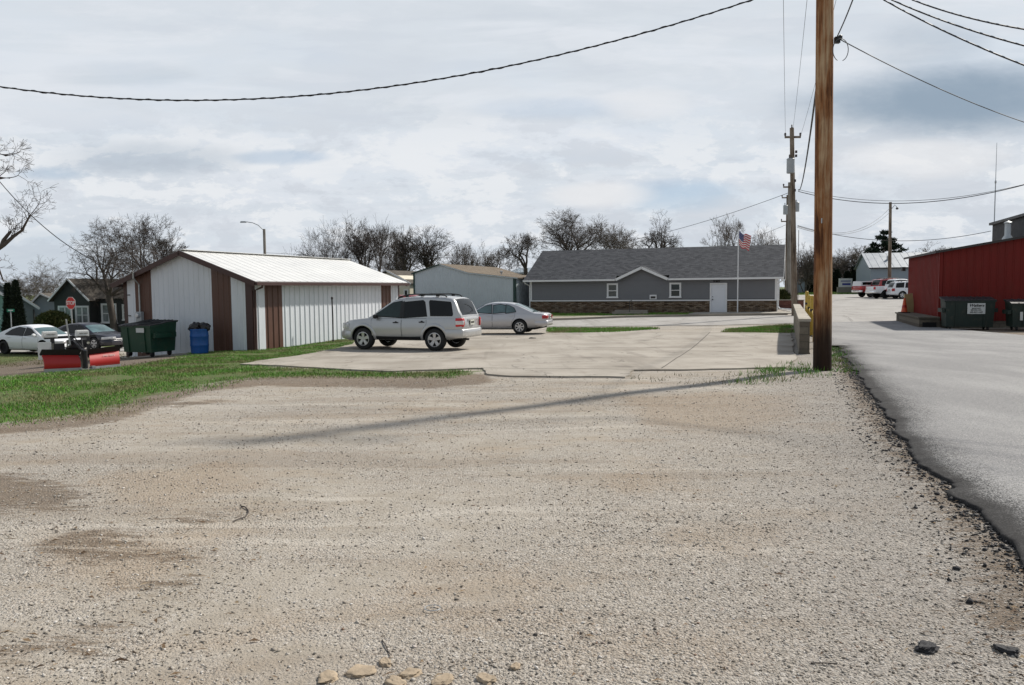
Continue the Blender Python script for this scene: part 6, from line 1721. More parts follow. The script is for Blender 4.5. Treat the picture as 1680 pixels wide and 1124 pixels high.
# ------------------------------------------------------------------ cables
def cable(label, pts, r, mat='wire', twist=0.0, name='cable', group='overhead cables'):
    t = tag(bpy.data.objects.new(name, None), label, 'cable', group); link(t)
    mb = MB(); mb.tube(pts, r, 6)
    if twist:
        P = [Vector(p) for p in pts]; Q = []; m = 6
        for i in range(len(P) - 1):
            for j in range(m):
                q = P[i].lerp(P[i + 1], j / m); L = (i * m + j)
                k = twist * (1 + .8 * max(0, mnoise.noise((L * .05, r, 0))))
                Q.append(q + Vector((0, math.cos(L * .9) * k, math.sin(L * .9) * k)))
        mb.tube(Q, r * .62, 5)
    mb.build('strand', M[mat], t, 60); return t
def sagged(a, b, sag, n=28):
    a = Vector(a); b = Vector(b)
    return [a.lerp(b, i / n) - Vector((0, 0, sag * 4 * (i / n) * (1 - i / n))) for i in range(n + 1)]
# the long service bundle across the top: one parabola in the plane of the near pole
yc = B1.y
a_fit = .0150; xc = -7.1 * yc / 17.0
k_ = yc / 17.0
fp = [PY(px, py, yc - .18) for px, py in ((0, 143), (180, 159), (350, 165), (600, 149), (840, 105), (1050, 57), (1233, 0))]
co_ = np.polyfit([p.x for p in fp], [p.z for p in fp], 3)
pts = [(x, yc - .18, float(np.polyval(co_, x))) for x in np.linspace(-13.0, B1.x - .15, 60)]
cable('thick twisted black service cable crossing the upper left sky to the near pole', pts, .0135, 'wire', .015)
topz = onpole(10.2)
for i, (px, py) in enumerate(((1680, 107), (1680, 75), (1680, 48))):
    e = PY(px, py, 12.0)
    s = PY((1450, 1463, 1497)[i], 0, B1.y - 1.2)
    pts = [onpole(9.6 + i * .2) + Vector((.1, 0, 0)), s]
    for t in np.linspace(.12, 1, 14):
        q = s.lerp(e, t); pts.append(q - Vector((0, 0, .05 * 4 * t * (1 - t))))
    pts.append(s + (e - s) * 1.9 + Vector((0, 0, .12)))
    cable(['lowest of the three black cables at the top right corner', 'middle one of the three black cables at the top right corner', 'highest of the three black cables at the top right corner'][i], pts, .0125, 'wire', .006)
a = onpole(zz) + Vector((.2, -.1, 0)); cable('thin straight wire slanting down to the right from the near pole clamp', sagged(a, PY(1700, 207, 20), .12), .010, 'wire_grey')
cable('short wire rising to the upper right from the near pole clamp', sagged(a, PY(1402, -8, 13.5), .03, 10), .012, 'wire')
a2 = Vector((x2, 50, 0)); zt2 = lambda py: EYE + (470.3 - py) * 50 / F_PX
cable('twisted black cable dropping behind the near pole to the crossarm pole', sagged(onpole(EYE + (470 - 128) * B1.y / F_PX - B1.z) + Vector((-.05, .2, 0)), (x2 + .1, 50, zt2(313)), .75, 36), .022, 'wire', .02)
for i, (dx, ax) in enumerate(((-.95, -.45), (-.1, .0), (.95, .45))):
    cable(['left primary wire from the near pole top to the crossarm pole', 'centre primary wire from the near pole top to the crossarm pole', 'right primary wire from the near pole top to the crossarm pole'][i], sagged((B1.x - .12 + dx, B1.y - .2, B1.z + 10.8), (x2 - .35 + ax, 49.85, zt2(232 if i != 1 else 219)), .35, 20), .007, 'wire_grey')
cable('upper wire from the crossarm pole sagging to the right over the red building', sagged((x2 + .1, 50, zt2(313)), PY(1720, 292, 42), .95), .014, 'wire_grey')
cable('lower heavier wire from the crossarm pole sagging to the right over the red building', sagged((x2 + .1, 50, zt2(316)), PY(1720, 292, 40), 1.0), .022, 'wire')
cable('wire from the crossarm pole to the charcoal building', sagged((x2 + .1, 50, zt2(371)), PY(1626, 379, 44.5), .75), .016, 'wire')
p5t = Vector((x5 - .1, 85, float(gz(x5, 85)) + 9.7)); cable('upper wire sagging to the bare pole among the trucks', sagged((x2 + .1, 50, zt2(372)), p5t, 1.35), .017, 'wire_grey'); cable('lower wire sagging to the bare pole among the trucks', sagged((x2 + .1, 50, zt2(374)), p5t - Vector((0, 0, .45)), 1.25), .017, 'wire_grey')
cable('wire running down to the left from the poles behind the grey building', sagged((x3 - .1, 66, EYE + (470.5 - 318) * 66 / F_PX), PY(940, 408, 100), .8), .020, 'wire_grey')
cable('lower wire running behind the grey building roof from the distant pole', sagged((x4 - .1, 84, EYE + (470.5 - 370) * 84 / F_PX), PY(1150, 412, 90), .3), .018, 'wire_grey')
cable('faint wire between the street lamp and the distant pole', sagged((lp_.x + .1, 70, float(gz(lp_.x, 70)) + 6.9), PY(1289, 392, 84), 1.1), .015, 'wire_grey')
gab = Matrix.Translation(shed.location) @ Matrix.Rotation(RU, 4, 'Z') @ Vector((-.44, 4.99, EVE + .30))
cable('black service wire slanting down from the left edge to the striped shed', sagged(PY(-70, 205, 29.5), gab, 1.05), .015, 'wire')
# ------------------------------------------------------------------ trees
def tubes_np(polys, sides):
    """polys: list of (points (m,3), radii (m,)); returns verts, faces"""
    V = []; F = []; off = 0
    byn = {}
    for P, r in polys: byn.setdefault(len(r), []).append((P, r))
    for m, L in byn.items():
        P = np.array([a for a, _ in L]); Rr = np.array([b for _, b in L]); N = len(L)
        T = np.gradient(P, axis=1); T /= np.linalg.norm(T, axis=2, keepdims=True) + 1e-9
        ref = np.where(np.abs(T[:, :1, 2:3]) > .75, np.array([[[1., 0, 0]]]), np.array([[[0, 0, 1.]]])); ref = np.broadcast_to(ref, T.shape)
        A = np.cross(T, ref); A /= np.linalg.norm(A, axis=2, keepdims=True) + 1e-9; B = np.cross(T, A)
        an = np.arange(sides) * 2 * math.pi / sides
        ring = P[:, :, None, :] + (A[:, :, None, :] * np.cos(an)[None, None, :, None] + B[:, :, None, :] * np.sin(an)[None, None, :, None]) * Rr[:, :, None, None]
        V.append(ring.reshape(-1, 3))
        n, i, k = np.meshgrid(np.arange(N), np.arange(m - 1), np.arange(sides), indexing='ij')
        b = off + n * m * sides + i * sides
        F.append(np.stack([b + k, b + (k + 1) % sides, b + sides + (k + 1) % sides, b + sides + k], -1).reshape(-1, 4))
        off += N * m * sides
    return np.concatenate(V), np.concatenate(F)

def grow(rnd, cfg):
    """bare forking tree as polylines per level"""
    out = []
    def rv(): return np.array([rnd.gauss(0, 1), rnd.gauss(0, 1), rnd.gauss(0, 1)])
    def shoot(p, d, L, r, lev):
        m = 6 if lev < 2 else 4; P = [p]; d = d / np.linalg.norm(d); tip = r * (.72 if lev else .85)
        up = cfg['up'][min(lev, len(cfg['up']) - 1)]
        for i in range(1, m):
            d = d + rv() * cfg['wander'] * (1.0 if lev else .3) + np.array([0, 0, up]); d /= np.linalg.norm(d); P.append(P[-1] + d * L / (m - 1))
        out.append((lev, np.array(P), np.maximum(np.linspace(r, tip, m), cfg['rmin'])))
        if lev >= cfg['levels']: return
        k = rnd.choice(cfg['limbs']) if lev == 0 else (3 if rnd.random() < cfg['three'] else 2)
        s0 = np.cross(d, rv()); s0 /= np.linalg.norm(s0) + 1e-9; s1 = np.cross(d, s0); a0 = rnd.random() * 6.283
        lo, hi = cfg['ang0'] if lev == 0 else cfg['ang']
        for q in range(k):
            a = a0 + 6.283 * (q + rnd.uniform(-.2, .2)) / k; sp = R(rnd.uniform(lo, hi)) * (.35 if q == 0 and k > 2 else 1)
            nd = d * math.cos(sp) + (s0 * math.cos(a) + s1 * math.sin(a)) * math.sin(sp)
            shoot(P[-1], nd, L * (cfg['r0'] if lev == 0 else cfg['ratio']) * rnd.uniform(.75, 1.2), tip * (.62 if lev == 0 else .80 if k == 2 else .70) * rnd.uniform(.85, 1.1), lev + 1)
        if lev >= 1:
            for q in range(rnd.choice(cfg['side'])):
                i = rnd.randrange(1, m); ax = P[i] - P[i - 1]; ax /= np.linalg.norm(ax); s = np.cross(ax, rv()); s /= np.linalg.norm(s) + 1e-9; sp = R(rnd.uniform(35, 75))
                shoot(P[i] - ax * 0, ax * math.cos(sp) + s * math.sin(sp), L * rnd.uniform(.45, .8), tip * rnd.uniform(.3, .5), min(cfg['levels'], lev + rnd.choice((2, 3))))
    for st in cfg.get('stems', [((0, 0, 0), (0, 0, 1), 1.0)]):
        shoot(np.array(st[0], float), np.array(st[1], float), cfg['trunk'] * st[2], cfg['r'] * st[2], 0)
    return out
BASE = dict(levels=7, wander=.09, up=[.02, .06, .04, .03, .01, .0], limbs=(5, 6), three=.4, ang0=(22, 62), ang=(16, 42), r0=.34, ratio=.76, side=(2, 2, 3), trunk=6.0, r=.25, rmin=.0065)
STY = {
 'spread': dict(BASE),
 'upright': dict(BASE, ang0=(12, 32), ang=(12, 34), up=[.02, .10, .08, .06, .03], trunk=5.5, r0=.42),
 'dense': dict(BASE, stems=[((-.5, 0, 0), (-.5, .1, 1), .8), ((.5, .1, 0), (.45, -.1, 1), .85), ((0, .3, 0), (.05, .3, 1), 1), ((.1, -.2, 0), (-.1, -.3, 1), .9)], limbs=(4, 5, 6), levels=6, r=.13, trunk=2.6, r0=.85, side=(2, 3), ang=(18, 46), three=.4),
 'gnarly': dict(BASE, wander=.19, ang0=(35, 70), ang=(22, 58), up=[.0, .04, .02, .0, -.01], limbs=(3, 4), r=.30, side=(2, 3), ratio=.76, r0=.4),
 'weeping': dict(BASE, up=[.02, .04, .02, -.03, -.07, -.10], limbs=(6, 7), side=(2, 3, 3), ang0=(15, 70), three=.45, r0=.42, trunk=5.0),
 'fine': dict(BASE, ang0=(18, 45), ang=(14, 36), r=.19, rmin=.0065, up=[.02, .08, .06, .05, .03], side=(2, 3, 3), r0=.40, trunk=5.0),
 'slender': dict(BASE, ang0=(10, 30), ang=(14, 40), limbs=(3, 4), r=.15, trunk=5.5, r0=.4, levels=6),
}
def tree(label, px, top, width, Y, style, seed, dark=False, thick=1.0, lean=0.0, group='bare trees on the skyline', base_drop=0.0, name='bare_tree'):
    rnd = random.Random(seed); hor = 474.64 - .0094 * (px - 840)
    x = PY(px, hor, Y).x; z0 = float(gz(x, Y)) - base_drop
    H = EYE + (hor - top) * Y / F_PX - z0; W = width * Y / F_PX
    segs = grow(rnd, STY[style])
    allp = np.concatenate([p for _, p, _ in segs]); zt = np.percentile(allp[:, 2], 99.7); xs = np.percentile(allp[:, 0], [4, 96]); ysr = np.percentile(allp[:, 1], [4, 96])
    sz = H / zt; sx = W / (xs[1] - xs[0]); sy = W / (ysr[1] - ysr[0]); cx = (xs[0] + xs[1]) / 2
    t = thing(name, label, 'tree', (x, Y, z0 - .1), 0, group)
    def fit(p):
        q = p.copy(); k = np.clip(q[:, 2] * sz / H, 0, 1)
        q[:, 0] = (q[:, 0] - cx * k) * (sx * k + (1 - k) * min(sx, 1)) + lean * k; q[:, 1] = q[:, 1] * (sy * k + (1 - k) * min(sy, 1)); q[:, 2] *= sz
        return q
    rs = thick * (H / 9) ** .6
    tr = [(fit(p), r * rs) for l, p, r in segs if l <= 2]; cr = [(fit(p), np.maximum(r * rs, .0062 * (Y / 60))) for l, p, r in segs if l > 2]
    v, f = tubes_np(tr, 6); o = bulk('trunk', v, f, M['bark'], t, 4); o.data.polygons.foreach_set('use_smooth', [True] * len(o.data.polygons))
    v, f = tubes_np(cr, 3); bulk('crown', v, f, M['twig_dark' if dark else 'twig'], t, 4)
    return t

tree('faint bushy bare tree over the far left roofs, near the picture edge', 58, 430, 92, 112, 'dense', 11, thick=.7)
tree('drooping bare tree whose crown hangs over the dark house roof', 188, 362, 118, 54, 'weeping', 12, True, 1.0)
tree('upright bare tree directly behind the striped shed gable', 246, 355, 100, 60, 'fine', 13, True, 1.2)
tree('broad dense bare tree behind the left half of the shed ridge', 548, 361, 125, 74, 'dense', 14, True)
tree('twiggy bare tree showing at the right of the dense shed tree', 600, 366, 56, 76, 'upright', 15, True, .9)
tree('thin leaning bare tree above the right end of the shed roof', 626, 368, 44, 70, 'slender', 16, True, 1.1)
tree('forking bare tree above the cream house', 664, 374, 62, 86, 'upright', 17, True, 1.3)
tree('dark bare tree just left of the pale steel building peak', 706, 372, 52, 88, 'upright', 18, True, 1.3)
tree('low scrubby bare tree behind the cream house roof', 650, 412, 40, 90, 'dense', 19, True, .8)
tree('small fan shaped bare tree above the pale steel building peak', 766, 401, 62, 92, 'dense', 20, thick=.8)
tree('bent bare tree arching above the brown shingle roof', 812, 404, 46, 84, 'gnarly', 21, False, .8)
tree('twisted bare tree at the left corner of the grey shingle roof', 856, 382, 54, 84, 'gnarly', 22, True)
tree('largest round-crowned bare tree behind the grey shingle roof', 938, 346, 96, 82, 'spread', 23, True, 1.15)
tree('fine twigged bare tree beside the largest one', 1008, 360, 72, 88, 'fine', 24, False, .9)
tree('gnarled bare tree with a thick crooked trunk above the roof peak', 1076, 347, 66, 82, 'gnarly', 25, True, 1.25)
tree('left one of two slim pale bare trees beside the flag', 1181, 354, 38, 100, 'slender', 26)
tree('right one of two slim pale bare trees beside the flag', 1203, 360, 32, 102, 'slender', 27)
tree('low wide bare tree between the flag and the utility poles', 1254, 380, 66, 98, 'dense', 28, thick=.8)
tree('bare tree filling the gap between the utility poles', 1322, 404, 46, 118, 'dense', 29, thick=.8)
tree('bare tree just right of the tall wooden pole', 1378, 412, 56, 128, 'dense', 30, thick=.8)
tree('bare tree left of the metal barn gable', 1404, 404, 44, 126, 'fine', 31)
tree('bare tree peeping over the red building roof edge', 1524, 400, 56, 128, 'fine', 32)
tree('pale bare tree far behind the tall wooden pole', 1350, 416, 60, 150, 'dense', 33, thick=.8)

# the big tree at the left edge: trunk out of the picture, two limbs reach in
def edge_tree():
    rnd = random.Random(5); Y = 30.0; q = PY(-75, 520, Y); t = thing('bare_tree', 'large dark bare tree reaching in from beyond the left edge', 'tree', (q.x, Y, float(gz(q.x, Y)) - .1), 0, 'bare trees on the skyline')
    o = np.array(t.location)
    def loc(px, py, y=Y): return np.array(PY(px, py, y)) - o
    tr = []; cr = []
    def poly(pts, r0, r1):
        pts = np.array(pts); tr.append((pts, np.linspace(r0, r1, len(pts)))); return pts
    trunk = poly([(0, 0, 0), loc(-72, 480), loc(-60, 440), loc(-40, 424), loc(-12, 414)], .32, .12)
    l1 = poly([loc(-12, 414), loc(6, 402), loc(22, 388), loc(36, 378), loc(50, 352)], .10, .03)
    l1b = poly([loc(2, 405), loc(6, 394), loc(14, 384), loc(18, 380)], .08, .05)
    l2 = poly([loc(-60, 440), loc(-64, 380), loc(-50, 320), loc(-28, 300), loc(-2, 292), loc(16, 292)], .2, .03)
    l3 = poly([loc(-60, 360), loc(-46, 300), loc(-26, 260), loc(-8, 250), loc(10, 256)], .12, .025)
    l4 = poly([loc(-12, 414), loc(-6, 430), loc(0, 446), loc(6, 462)], .06, .02)
    cfg = dict(STY['gnarly'], levels=3, rmin=.008, up=[.05, .05, .03, .0])
    for P, n, L in ((l1, 8, .9), (l1b, 3, .6), (l2, 8, .8), (l3, 8, .8), (l4, 3, .5)):
        for k in range(n):
            f = rnd.uniform(.25, 1) * (len(P) - 1); i = min(len(P) - 2, int(f)); p = P[i] + (P[i + 1] - P[i]) * (f - i)
            d = (P[i + 1] - P[i]); d /= np.linalg.norm(d); d = d + np.array([rnd.gauss(.15, .5), rnd.gauss(0, .5), rnd.gauss(.15, .5)])
            c2 = dict(cfg, trunk=L * rnd.uniform(.3, .6), r=.018, levels=3, limbs=(2, 3), ratio=.8, r0=.8, wander=.14, rmin=.0055, side=(1, 2))
            for l, q2, r2 in grow(rnd, dict(c2, stems=[(p, d, 1.0)])): cr.append((q2, r2))
    v, f = tubes_np(tr, 8); ob = bulk('trunk', v, f, M['bark'], t, 4); ob.data.polygons.foreach_set('use_smooth', [True] * len(ob.data.polygons)); v, f = tubes_np(cr, 3); bulk('crown', v, f, M['twig_dark'], t, 4)
edge_tree()

# ------------------------------------------------------------------ evergreens and shrubs
def leaf_cloud(points, size, stretch=1.0, up=.3, seed=1):
    g = np.random.default_rng(seed); n = len(points); P = np.asarray(points)
    a = g.normal(size=(n, 3)); a[:, 2] += up * 2; a /= np.linalg.norm(a, axis=1, keepdims=True); b = np.cross(a, g.normal(size=(n, 3))); b /= np.linalg.norm(b, axis=1, keepdims=True) + 1e-9
    s = size * g.uniform(.5, 1.3, (n, 1)); V = np.stack([P - b * s * .4, P + b * s * .4, P + a * s * stretch * 1.3], 1).reshape(-1, 3)
    return V, np.arange(3 * n).reshape(-1, 3)
def cedar(label, x, Y, H, W, seed, n=9000, z=None, name='cedar_tree', mat='cedar', group='pointed evergreens', size=.16, round_=.0):
    g = np.random.default_rng(seed); t = thing(name, label, 'tree' if name != 'shrub' else 'shrub', (x, Y, float(gz(x, Y)) if z is None else z), 0, group)
    h = g.uniform(.03, 1, n) ** .9; an = g.uniform(0, 2 * math.pi, n)
    prof = (1 - h) ** .62 * np.clip(h / .08, .55, 1) if not round_ else np.sqrt(np.clip(1 - (2 * h - .8) ** 2 / 1.45, .02, 1))
    lump = np.array([1 + .28 * mnoise.noise((math.cos(a) * 1.7, math.sin(a) * 1.7 + seed, hh * H * .9)) for a, hh in zip(an, h)])
    r = W / 2 * prof * lump * (1 - .45 * g.random(n) ** 2.2)
    P = np.stack([r * np.cos(an), r * np.sin(an), h * H], 1); v, f = leaf_cloud(P, size, 1.2, .5, seed)
    mb = MB(); mb.tube([(0, 0, -.1), (0, 0, H * .5)], [.12, .04], 6); mb.build('trunk', M['bark'], t, 60)
    bulk('crown', v, f, M[mat], t); return t
def hz(px, py, Y): return EYE + (474.64 - .0094 * (px - 840) - py) * Y / F_PX
x = PY(27, 500, 50).x; zb0 = float(gz(x, 50)); cedar('taller pointed dark cedar beside the teal house', x, 50, hz(27, 463, 50) - zb0, 1.05, 3, 12000, size=.13)
x = PY(14, 500, 50.6).x; cedar('shorter pointed dark cedar touching the teal house', x, 50.6, hz(14, 466, 50) - zb0, .85, 4, 9000, size=.13)
for i, (px, top, wd_) in enumerate(((1331, 456, 10), (1372, 446, 12), (1390, 449, 10), (1402, 440, 14), (1412, 438, 13))):
    Y = 122 + i; x = PY(px, 470, Y).x; zz_ = float(gz(x, Y)); cedar(['dark evergreen just left of the tall wooden pole', 'dark evergreen directly right of the tall wooden pole', 'dark evergreen right behind the roadside sign', 'dark evergreen between the roadside sign and the barn', 'dark evergreen touching the metal barn gable'][i], x, Y, hz(px, top, Y) - zz_, wd_ * Y / F_PX * 1.25, 20 + i, 4000, size=.34)
x = PY(88, 530, 55).x; cedar('rounded olive green shrub at the corner of the dark house', x, 55, 2.3, 2.7, 41, 9000, name='shrub', mat='shrub', group='shrubs', size=.14, round_=1)
x = PY(1284, 482, 66).x; cedar('small yellow-green shrub behind the brick planter', x, 66, 1.3, 1.2, 42, 3000, name='shrub', mat='shrub', group='shrubs', size=.14, round_=1)

def pine(label, px, top, width, Y, seed):
    g = np.random.default_rng(seed); rnd = random.Random(seed); hor = 474.64 - .0094 * (px - 840); x = PY(px, hor, Y).x; z0 = float(gz(x, Y)); H = hz(px, top, Y) - z0; W = width * Y / F_PX
    t = thing('pine_tree', label, 'tree', (x, Y, z0)); tr = [(np.array([(0, 0, 0), (.1, 0, H * .3), (0, .05, H * .6), (.05, 0, H * .97)]), np.array([.26, .2, .12, .03]))]; pts = []
    z = H * .34
    while z < H * .97:
        k = 1 - (z / H); n = 4 if z < H * .7 else 3
        for i in range(n):
            a = rnd.random() * 6.283; L = W / 2 * min(1.0, 1.65 * k ** .62) * rnd.uniform(.55, 1.08); r = L * np.linspace(0, 1, 6)
            zc = z + L * (.16 * np.linspace(0, 1, 6) + .14 * np.linspace(0, 1, 6) ** 2) * (1 if z > H * .55 else .2)
            p = np.stack([r * math.cos(a), r * math.sin(a), zc], 1); tr.append((p, np.linspace(.06, .015, 6)))
            for _ in range(int(13 * (L / 1.2 + .5))):
                s = rnd.uniform(.28, 1.0); q = np.array([np.interp(s, np.linspace(0, 1, 6), p[:, j]) for j in range(3)]); c = q + np.array([rnd.gauss(0, .16), rnd.gauss(0, .16), rnd.gauss(.08, .06)])
                pts.append(c + g.normal(0, .10, (8, 3)) * [1, 1, .45])
        z += H * rnd.uniform(.06, .09)
    v, f = tubes_np([q for q in tr if len(q[1]) == 4] + [q for q in tr if len(q[1]) == 6], 5); bulk('trunk', v, f, M['bark'], t, 4)
    v, f = leaf_cloud(np.concatenate(pts), .24, 1.3, .4, seed); bulk('crown', v, f, M['needle'], t); return t
pine('dark layered pine standing over the metal barn roof', 1449, 381, 64, 116, 8)

# ------------------------------------------------------------------ grass
def blades(polys_d, n_per_m2, h, w, name_seed, keep=None, fall=.35):
    g = np.random.default_rng(name_seed); out = []
    for poly in polys_d:
        P = np.array(poly); lo, hi = P.min(0), P.max(0); area = (hi - lo).prod(); n = int(area * n_per_m2)
        pt = g.uniform(lo - fall, hi + fall, (n, 2)); sd = poly_sdf(poly, pt[:, 0], pt[:, 1])
        ok = sd > fall * (g.random(n) ** 2 * 2 - 1) * .8; pt = pt[ok]
        if keep is not None: pt = pt[keep(pt, g)]
        out.append(pt)
    pt = np.concatenate(out); n = len(pt)
    z = gz(pt[:, 0], pt[:, 1]); hh = h * g.uniform(.45, 1.35, n); ww = w * g.uniform(.6, 1.3, n); a = g.uniform(0, 6.283, n); b = g.uniform(0, 6.283, n); ln = hh * g.uniform(.1, .9, n)
    base = np.stack([pt[:, 0], pt[:, 1], z - .01], 1); e = np.stack([np.cos(a) * ww / 2, np.sin(a) * ww / 2, np.zeros(n)], 1)
    tip = base + np.stack([np.cos(b) * ln, np.sin(b) * ln, hh], 1)
    V = np.stack([base - e, base + e, tip], 1).reshape(-1, 3)
    return V, np.arange(3 * n).reshape(-1, 3)
def patchy(sc, thr, soft=.12, seed=0):
    def k(pt, g):
        v = fbm(pt[:, 0], pt[:, 1], sc, seed, 4) if len(pt) else np.zeros(0)
        return v + g.normal(0, soft, len(pt)) > thr
    return k
near_poly = [p for p in LAWN]
V1, F1 = blades([near_poly], 1700, .046, .014, 1, patchy(.8, -.17, .16), .8)
V2, F2 = blades([GP([(905, 547), (905, 538), (1070, 538), (1075, 540), (1000, 545)]), GP([(1190, 546), (1200, 540), (1292, 533), (1297, 547)])], 700, .085, .03, 2, patchy(.5, -.35))
V3, F3 = blades([LAWN2], 420, .10, .04, 3, patchy(.6, -.3))
V4, F4 = blades([GP([(1215, 629), (1230, 618), (1262, 606), (1306, 598), (1340, 604), (1345, 618), (1290, 622), (1250, 630)]), GP([(1362, 612), (1362, 572), (1372, 572), (1392, 600), (1402, 614), (1385, 612)]), GP([(1295, 600), (1297, 606), (1268, 612), (1262, 606)])], 520, .11, .016, 4, patchy(1.4, -.05))
V5, F5 = blades([[(24, 114), (44, 110), (75, 110), (75, 120), (24, 122)], [tuple(PY(p, 480, y)[:2]) for p, y in ((1362, 108), (1425, 108), (1425, 116), (1362, 116))]], 24, .16, .14, 5)
Vs = [V1, V2, V3, V4, V5]; Fs = []; o_ = 0
for v, f in zip(Vs, (F1, F2, F3, F4, F5)): Fs.append(f + o_); o_ += len(v)
tag(bulk('grass', np.concatenate(Vs), np.concatenate(Fs), M['blade']), 'green spring grass along the edge of the gravel and the pad', 'grass', kind='stuff')
V1, F1 = blades([GP([(-80, 606), (-80, 582), (60, 583), (190, 580), (215, 588), (100, 596)]), GP([(120, 612), (260, 592), (330, 582), (420, 576), (440, 600), (390, 604), (300, 612), (200, 625)]), GP([(520, 612), (790, 608), (800, 622), (640, 618), (520, 617)])], 170, .06, .018, 6, patchy(.8, -.1))
V2, F2 = blades([GP([(390, 606), (520, 609), (640, 613), (780, 609), (790, 614), (640, 619), (520, 616), (396, 616)]), GP([(1205, 632), (1100, 628), (1040, 622), (1040, 612), (1200, 612), (1230, 620)])], 260, .06, .016, 7, patchy(1.2, .12))
tag(bulk('dry_grass', np.concatenate([V1, V2]), np.concatenate([F1, F2 + len(V1)]), M['dry_blade']), 'straw coloured dry grass in the worn ground', 'grass', kind='stuff')
# dandelion-like weeds at the pole foot are part of the grass above

# ------------------------------------------------------------------ loose stones, litter, lumps
def gravel_bits():
    g = np.random.default_rng(21); N = 150000
    yy = 2.5 + (12.5) * g.random(N) ** 1.75; xx = (g.random(N) * 2 - 1) * (yy * .72 + .5)
    al = np.array(ALLEY_L[:14]); xr = np.interp(yy, al[::1, 1][np.argsort(al[:, 1])], al[np.argsort(al[:, 1]), 0])
    ok = (xx < xr - .02) & (poly_sdf(LAWN, xx, yy) < -.15)
    coarse = np.clip(1 - (xr - xx) / 3.0, 0, 1); ok &= g.random(N) < .32 + .68 * np.maximum(coarse, np.array(fbm(xx, yy, .9, 4, 4)) * .9 + .35)
    xx, yy = xx[ok], yy[ok]; N = len(xx)
    s = np.clip(g.lognormal(math.log(.0047), .42, N), .0028, .0135) * (1 + .035 * (yy - 3))
    base = np.array([(1, 0, 0), (-1, 0, 0), (0, 1, 0), (0, -1, 0), (0, 0, 1), (0, 0, -1)], float)
    V = base[None] * g.uniform(.6, 1.3, (N, 6, 1)) + g.normal(0, .16, (N, 6, 3))
    V *= np.stack([s * g.uniform(.8, 1.5, N), s * g.uniform(.7, 1.2, N), s * g.uniform(.35, .7, N)], 1)[:, None, :]
    a = g.uniform(0, 6.283, N); c, sn_ = np.cos(a)[:, None], np.sin(a)[:, None]; X = V[:, :, 0] * c - V[:, :, 1] * sn_; Yv = V[:, :, 0] * sn_ + V[:, :, 1] * c
    tx = g.normal(0, .35, N)[:, None]; Z = V[:, :, 2] + X * tx
    P = np.stack([X + xx[:, None], Yv + yy[:, None], Z + gz(xx, yy)[:, None] + (s * .18)[:, None]], 2).reshape(-1, 3)
    f = np.array([(0, 2, 4), (2, 1, 4), (1, 3, 4), (3, 0, 4), (2, 0, 5), (1, 2, 5), (3, 1, 5), (0, 3, 5)])
    F = (np.arange(N)[:, None, None] * 6 + f[None]).reshape(-1, 3)
    tag(bulk('gravel', P, F, M['stones']), 'loose crushed stone over the gravel lot', 'gravel', kind='stuff')
gravel_bits()
def litter():
    g = np.random.default_rng(31); N = 11000
    yy = 2.6 + 13 * g.random(N) ** 1.5; xx = (g.random(N) * 2 - 1) * (yy * .70 + .4)
    dm = np.zeros(N)
    for q in DIRT: dm = np.maximum(dm, ss(poly_sdf(q, xx, yy), -.6, .2))
    al = np.array(ALLEY_L[:14]); o = np.argsort(al[:, 1]); xr = np.interp(yy, al[o, 1], al[o, 0])
    ok = (xx < xr - .02) & (g.random(N) < .10 + .90 * dm + .45 * np.clip(1 - (xr - xx) / .9, 0, 1)); xx, yy = xx[ok], yy[ok]; N = len(xx)
    L = g.lognormal(math.log(.034), .5, N).clip(.012, .10); w = np.where(g.random(N) < .75, .004, .014) * g.uniform(.6, 1.4, N); a = g.normal(0, .7, N); z = gz(xx, yy) + .008
    d = np.stack([np.cos(a), np.sin(a) * .8, g.normal(0, .06, N)], 1); n = np.stack([-np.sin(a), np.cos(a), g.normal(0, .15, N)], 1); c = np.stack([xx, yy, z], 1); bend = np.stack([np.zeros(N), np.zeros(N), g.uniform(0, .012, N)], 1) + n * (L * g.normal(0, .06, N))[:, None]
    V = np.stack([c - d * L[:, None] / 2, c - n * w[:, None] / 2 + bend, c + d * L[:, None] / 2, c + n * w[:, None] / 2 + bend + [0, 0, .003]], 1).reshape(-1, 3)
    F = np.arange(4 * N).reshape(-1, 4)
    tag(bulk('leaf_litter', V, F, M['litter'], nper=4), 'dead leaves and twig bits scattered over the gravel', 'leaf litter', kind='stuff')
litter()
def lump(name, label, px, py, sx, sy, sz, mat, seed, cat, group, rough=.25, sink=.3):
    p = G(px, py); t = bpy.data.objects.new(name, None)
    bm = bmesh.new(); bmesh.ops.create_icosphere(bm, subdivisions=4, radius=1)
    for v in bm.verts:
        n = 1 + rough * mnoise.fractal(v.co * 1.6 + Vector((seed * 3.1, 0, 0)), 1, 2, 4) + .05 * mnoise.noise(v.co * 9)
        zc = max(-.6, min(.62 + .15 * mnoise.noise(v.co * 4), v.co.z))
        v.co = Vector((v.co.x * sx * n, v.co.y * sy * n, zc * sz * n))
    me = bpy.data.meshes.new(name); bm.to_mesh(me); bm.free(); me.materials.append(M[mat]); finish(me, 50)
    o = bpy.data.objects.new(name, me); o.location = p + Vector((0, 0, sz * (.45 - sink))); o.rotation_euler = (0, 0, seed * 1.7); link(o); tag(o, label, cat, group)
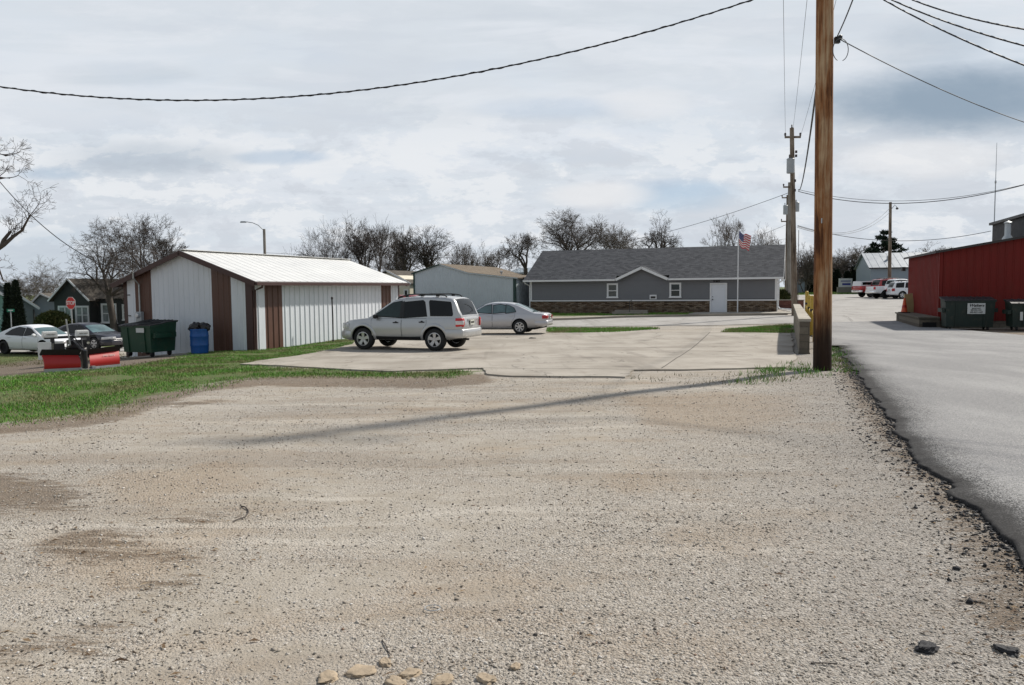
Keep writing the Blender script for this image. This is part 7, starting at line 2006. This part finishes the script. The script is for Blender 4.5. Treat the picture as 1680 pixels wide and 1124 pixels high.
for i, (px, py, sx, sy, l) in enumerate(((538, 1113, .06, .04, 'leftmost flat tan stone sunk at the bottom edge of the gravel'), (592, 1104, .075, .05, 'larger domed tan stone second from the left at the bottom edge'), (632, 1089, .045, .025, 'small flat tan stone farthest up from the bottom edge'), (673, 1107, .055, .035, 'tan stone in the middle of the bottom edge row'), (650, 1122, .06, .035, 'tan stone half cut off by the bottom edge left of centre'), (726, 1118, .06, .035, 'tan stone right of the middle one at the bottom edge'), (798, 1116, .05, .035, 'rightmost tan stone of the bottom edge row'), (845, 1096, .03, .02, 'small tan stone alone to the right of the bottom row'))):
    lump('flat_stone', l, px, py, sx * .95, sy * 1.05, .018, 'flagstone', i + 1, 'stone', 'tan stones at the bottom edge', .3, .22)
def crumbs():
    g = np.random.default_rng(77); al = np.array(resample(ALLEY_L[:14], .02)); N = 11000
    i = g.integers(0, len(al), N); off = np.where(g.random(N) < .7, -np.abs(g.normal(0, .10, N)), g.uniform(-.5, .12, N)); xx = al[i, 0] + off * .95 + .04; yy = al[i, 1] + off * -.3 + g.normal(0, .03, N)
    s = g.lognormal(math.log(.007), .5, N).clip(.003, .028); base = np.array([(1, 0, 0), (-1, 0, 0), (0, 1, 0), (0, -1, 0), (0, 0, 1), (0, 0, -1)], float)
    V = (base[None] * g.uniform(.6, 1.3, (N, 6, 1)) + g.normal(0, .2, (N, 6, 3))) * s[:, None, None] * np.array([1.2, 1.0, .75]) + np.stack([xx, yy, gz(xx, yy) + s * .3], 1)[:, None, :]
    f = np.array([(0, 2, 4), (2, 1, 4), (1, 3, 4), (3, 0, 4), (2, 0, 5), (1, 2, 5), (3, 1, 5), (0, 3, 5)])
    tag(bulk('asphalt_crumbs', V.reshape(-1, 3), (np.arange(N)[:, None, None] * 6 + f[None]).reshape(-1, 3), M['tar_lump']), 'black asphalt crumbs along the broken alley edge', 'gravel', kind='stuff')
crumbs()
lump('asphalt_lump', 'fist-sized black lump of asphalt lying on the gravel at lower right', 1521, 1066, .062, .04, .026, 'tar_lump', 4, 'asphalt lump', 'asphalt lumps', .35, .05)
lump('asphalt_lump', 'flat black lump of asphalt nearest the alley corner at lower right', 1652, 1070, .052, .034, .022, 'tar_lump', 7, 'asphalt lump', 'asphalt lumps', .35, .1)
def twig(label, pts, r):
    P = [G(*q) for q in pts]; t = tag(bpy.data.objects.new('twig', None), label, 'twig', 'twigs on the gravel'); t.location = P[0]; link(t)
    Q = [p - P[0] + Vector((0, 0, r + .006 * (i % 2))) for i, p in enumerate(P)]; mb = MB(); mb.tube(Q, [r * (1 - .5 * i / len(Q)) for i in range(len(Q))], 6); mb.build('stick', M['twig_dark'], t, 60)
twig('curved hooked twig lying on the gravel left of centre', [(396, 832), (402, 834), (407, 838), (408, 843), (403, 849), (392, 854), (382, 857)], .006)
twig('short straight twig above the tan stones', [(627, 1051), (632, 1060), (637, 1070), (642, 1078)], .0035)
twig('thin brown twig on the gravel at lower right of centre', [(1330, 1089), (1350, 1091), (1374, 1090)], .0035)
# a small wire ring
def ring():
    p = G(710, 1001); t = thing('wire_ring', 'small pale wire ring lying on the gravel', 'ring', p)
    mb = MB(); mb.tube([(.042 * math.cos(a), .038 * math.sin(a), .012) for a in np.linspace(0, 6.0, 26)], .0028, 5); mb.build('wire', M['galv'], t, 60)
ring()
# small drain fragments on the pad
p = G(873, 557); t = thing('pavement_patch', 'small black scrap lying on the pad behind the silver sedan', 'scrap', p + Vector((0, 0, .045)), .2)
mb = MB(); mb.add([(-.16, -.06, 0), (.15, -.05, 0), (.2, .05, .02), (-.1, .07, .03), (-.05, 0, .05)], [(0, 1, 4), (1, 2, 4), (2, 3, 4), (3, 0, 4), (3, 2, 1, 0)]); mb.build('scrap', M['rubber'], t)
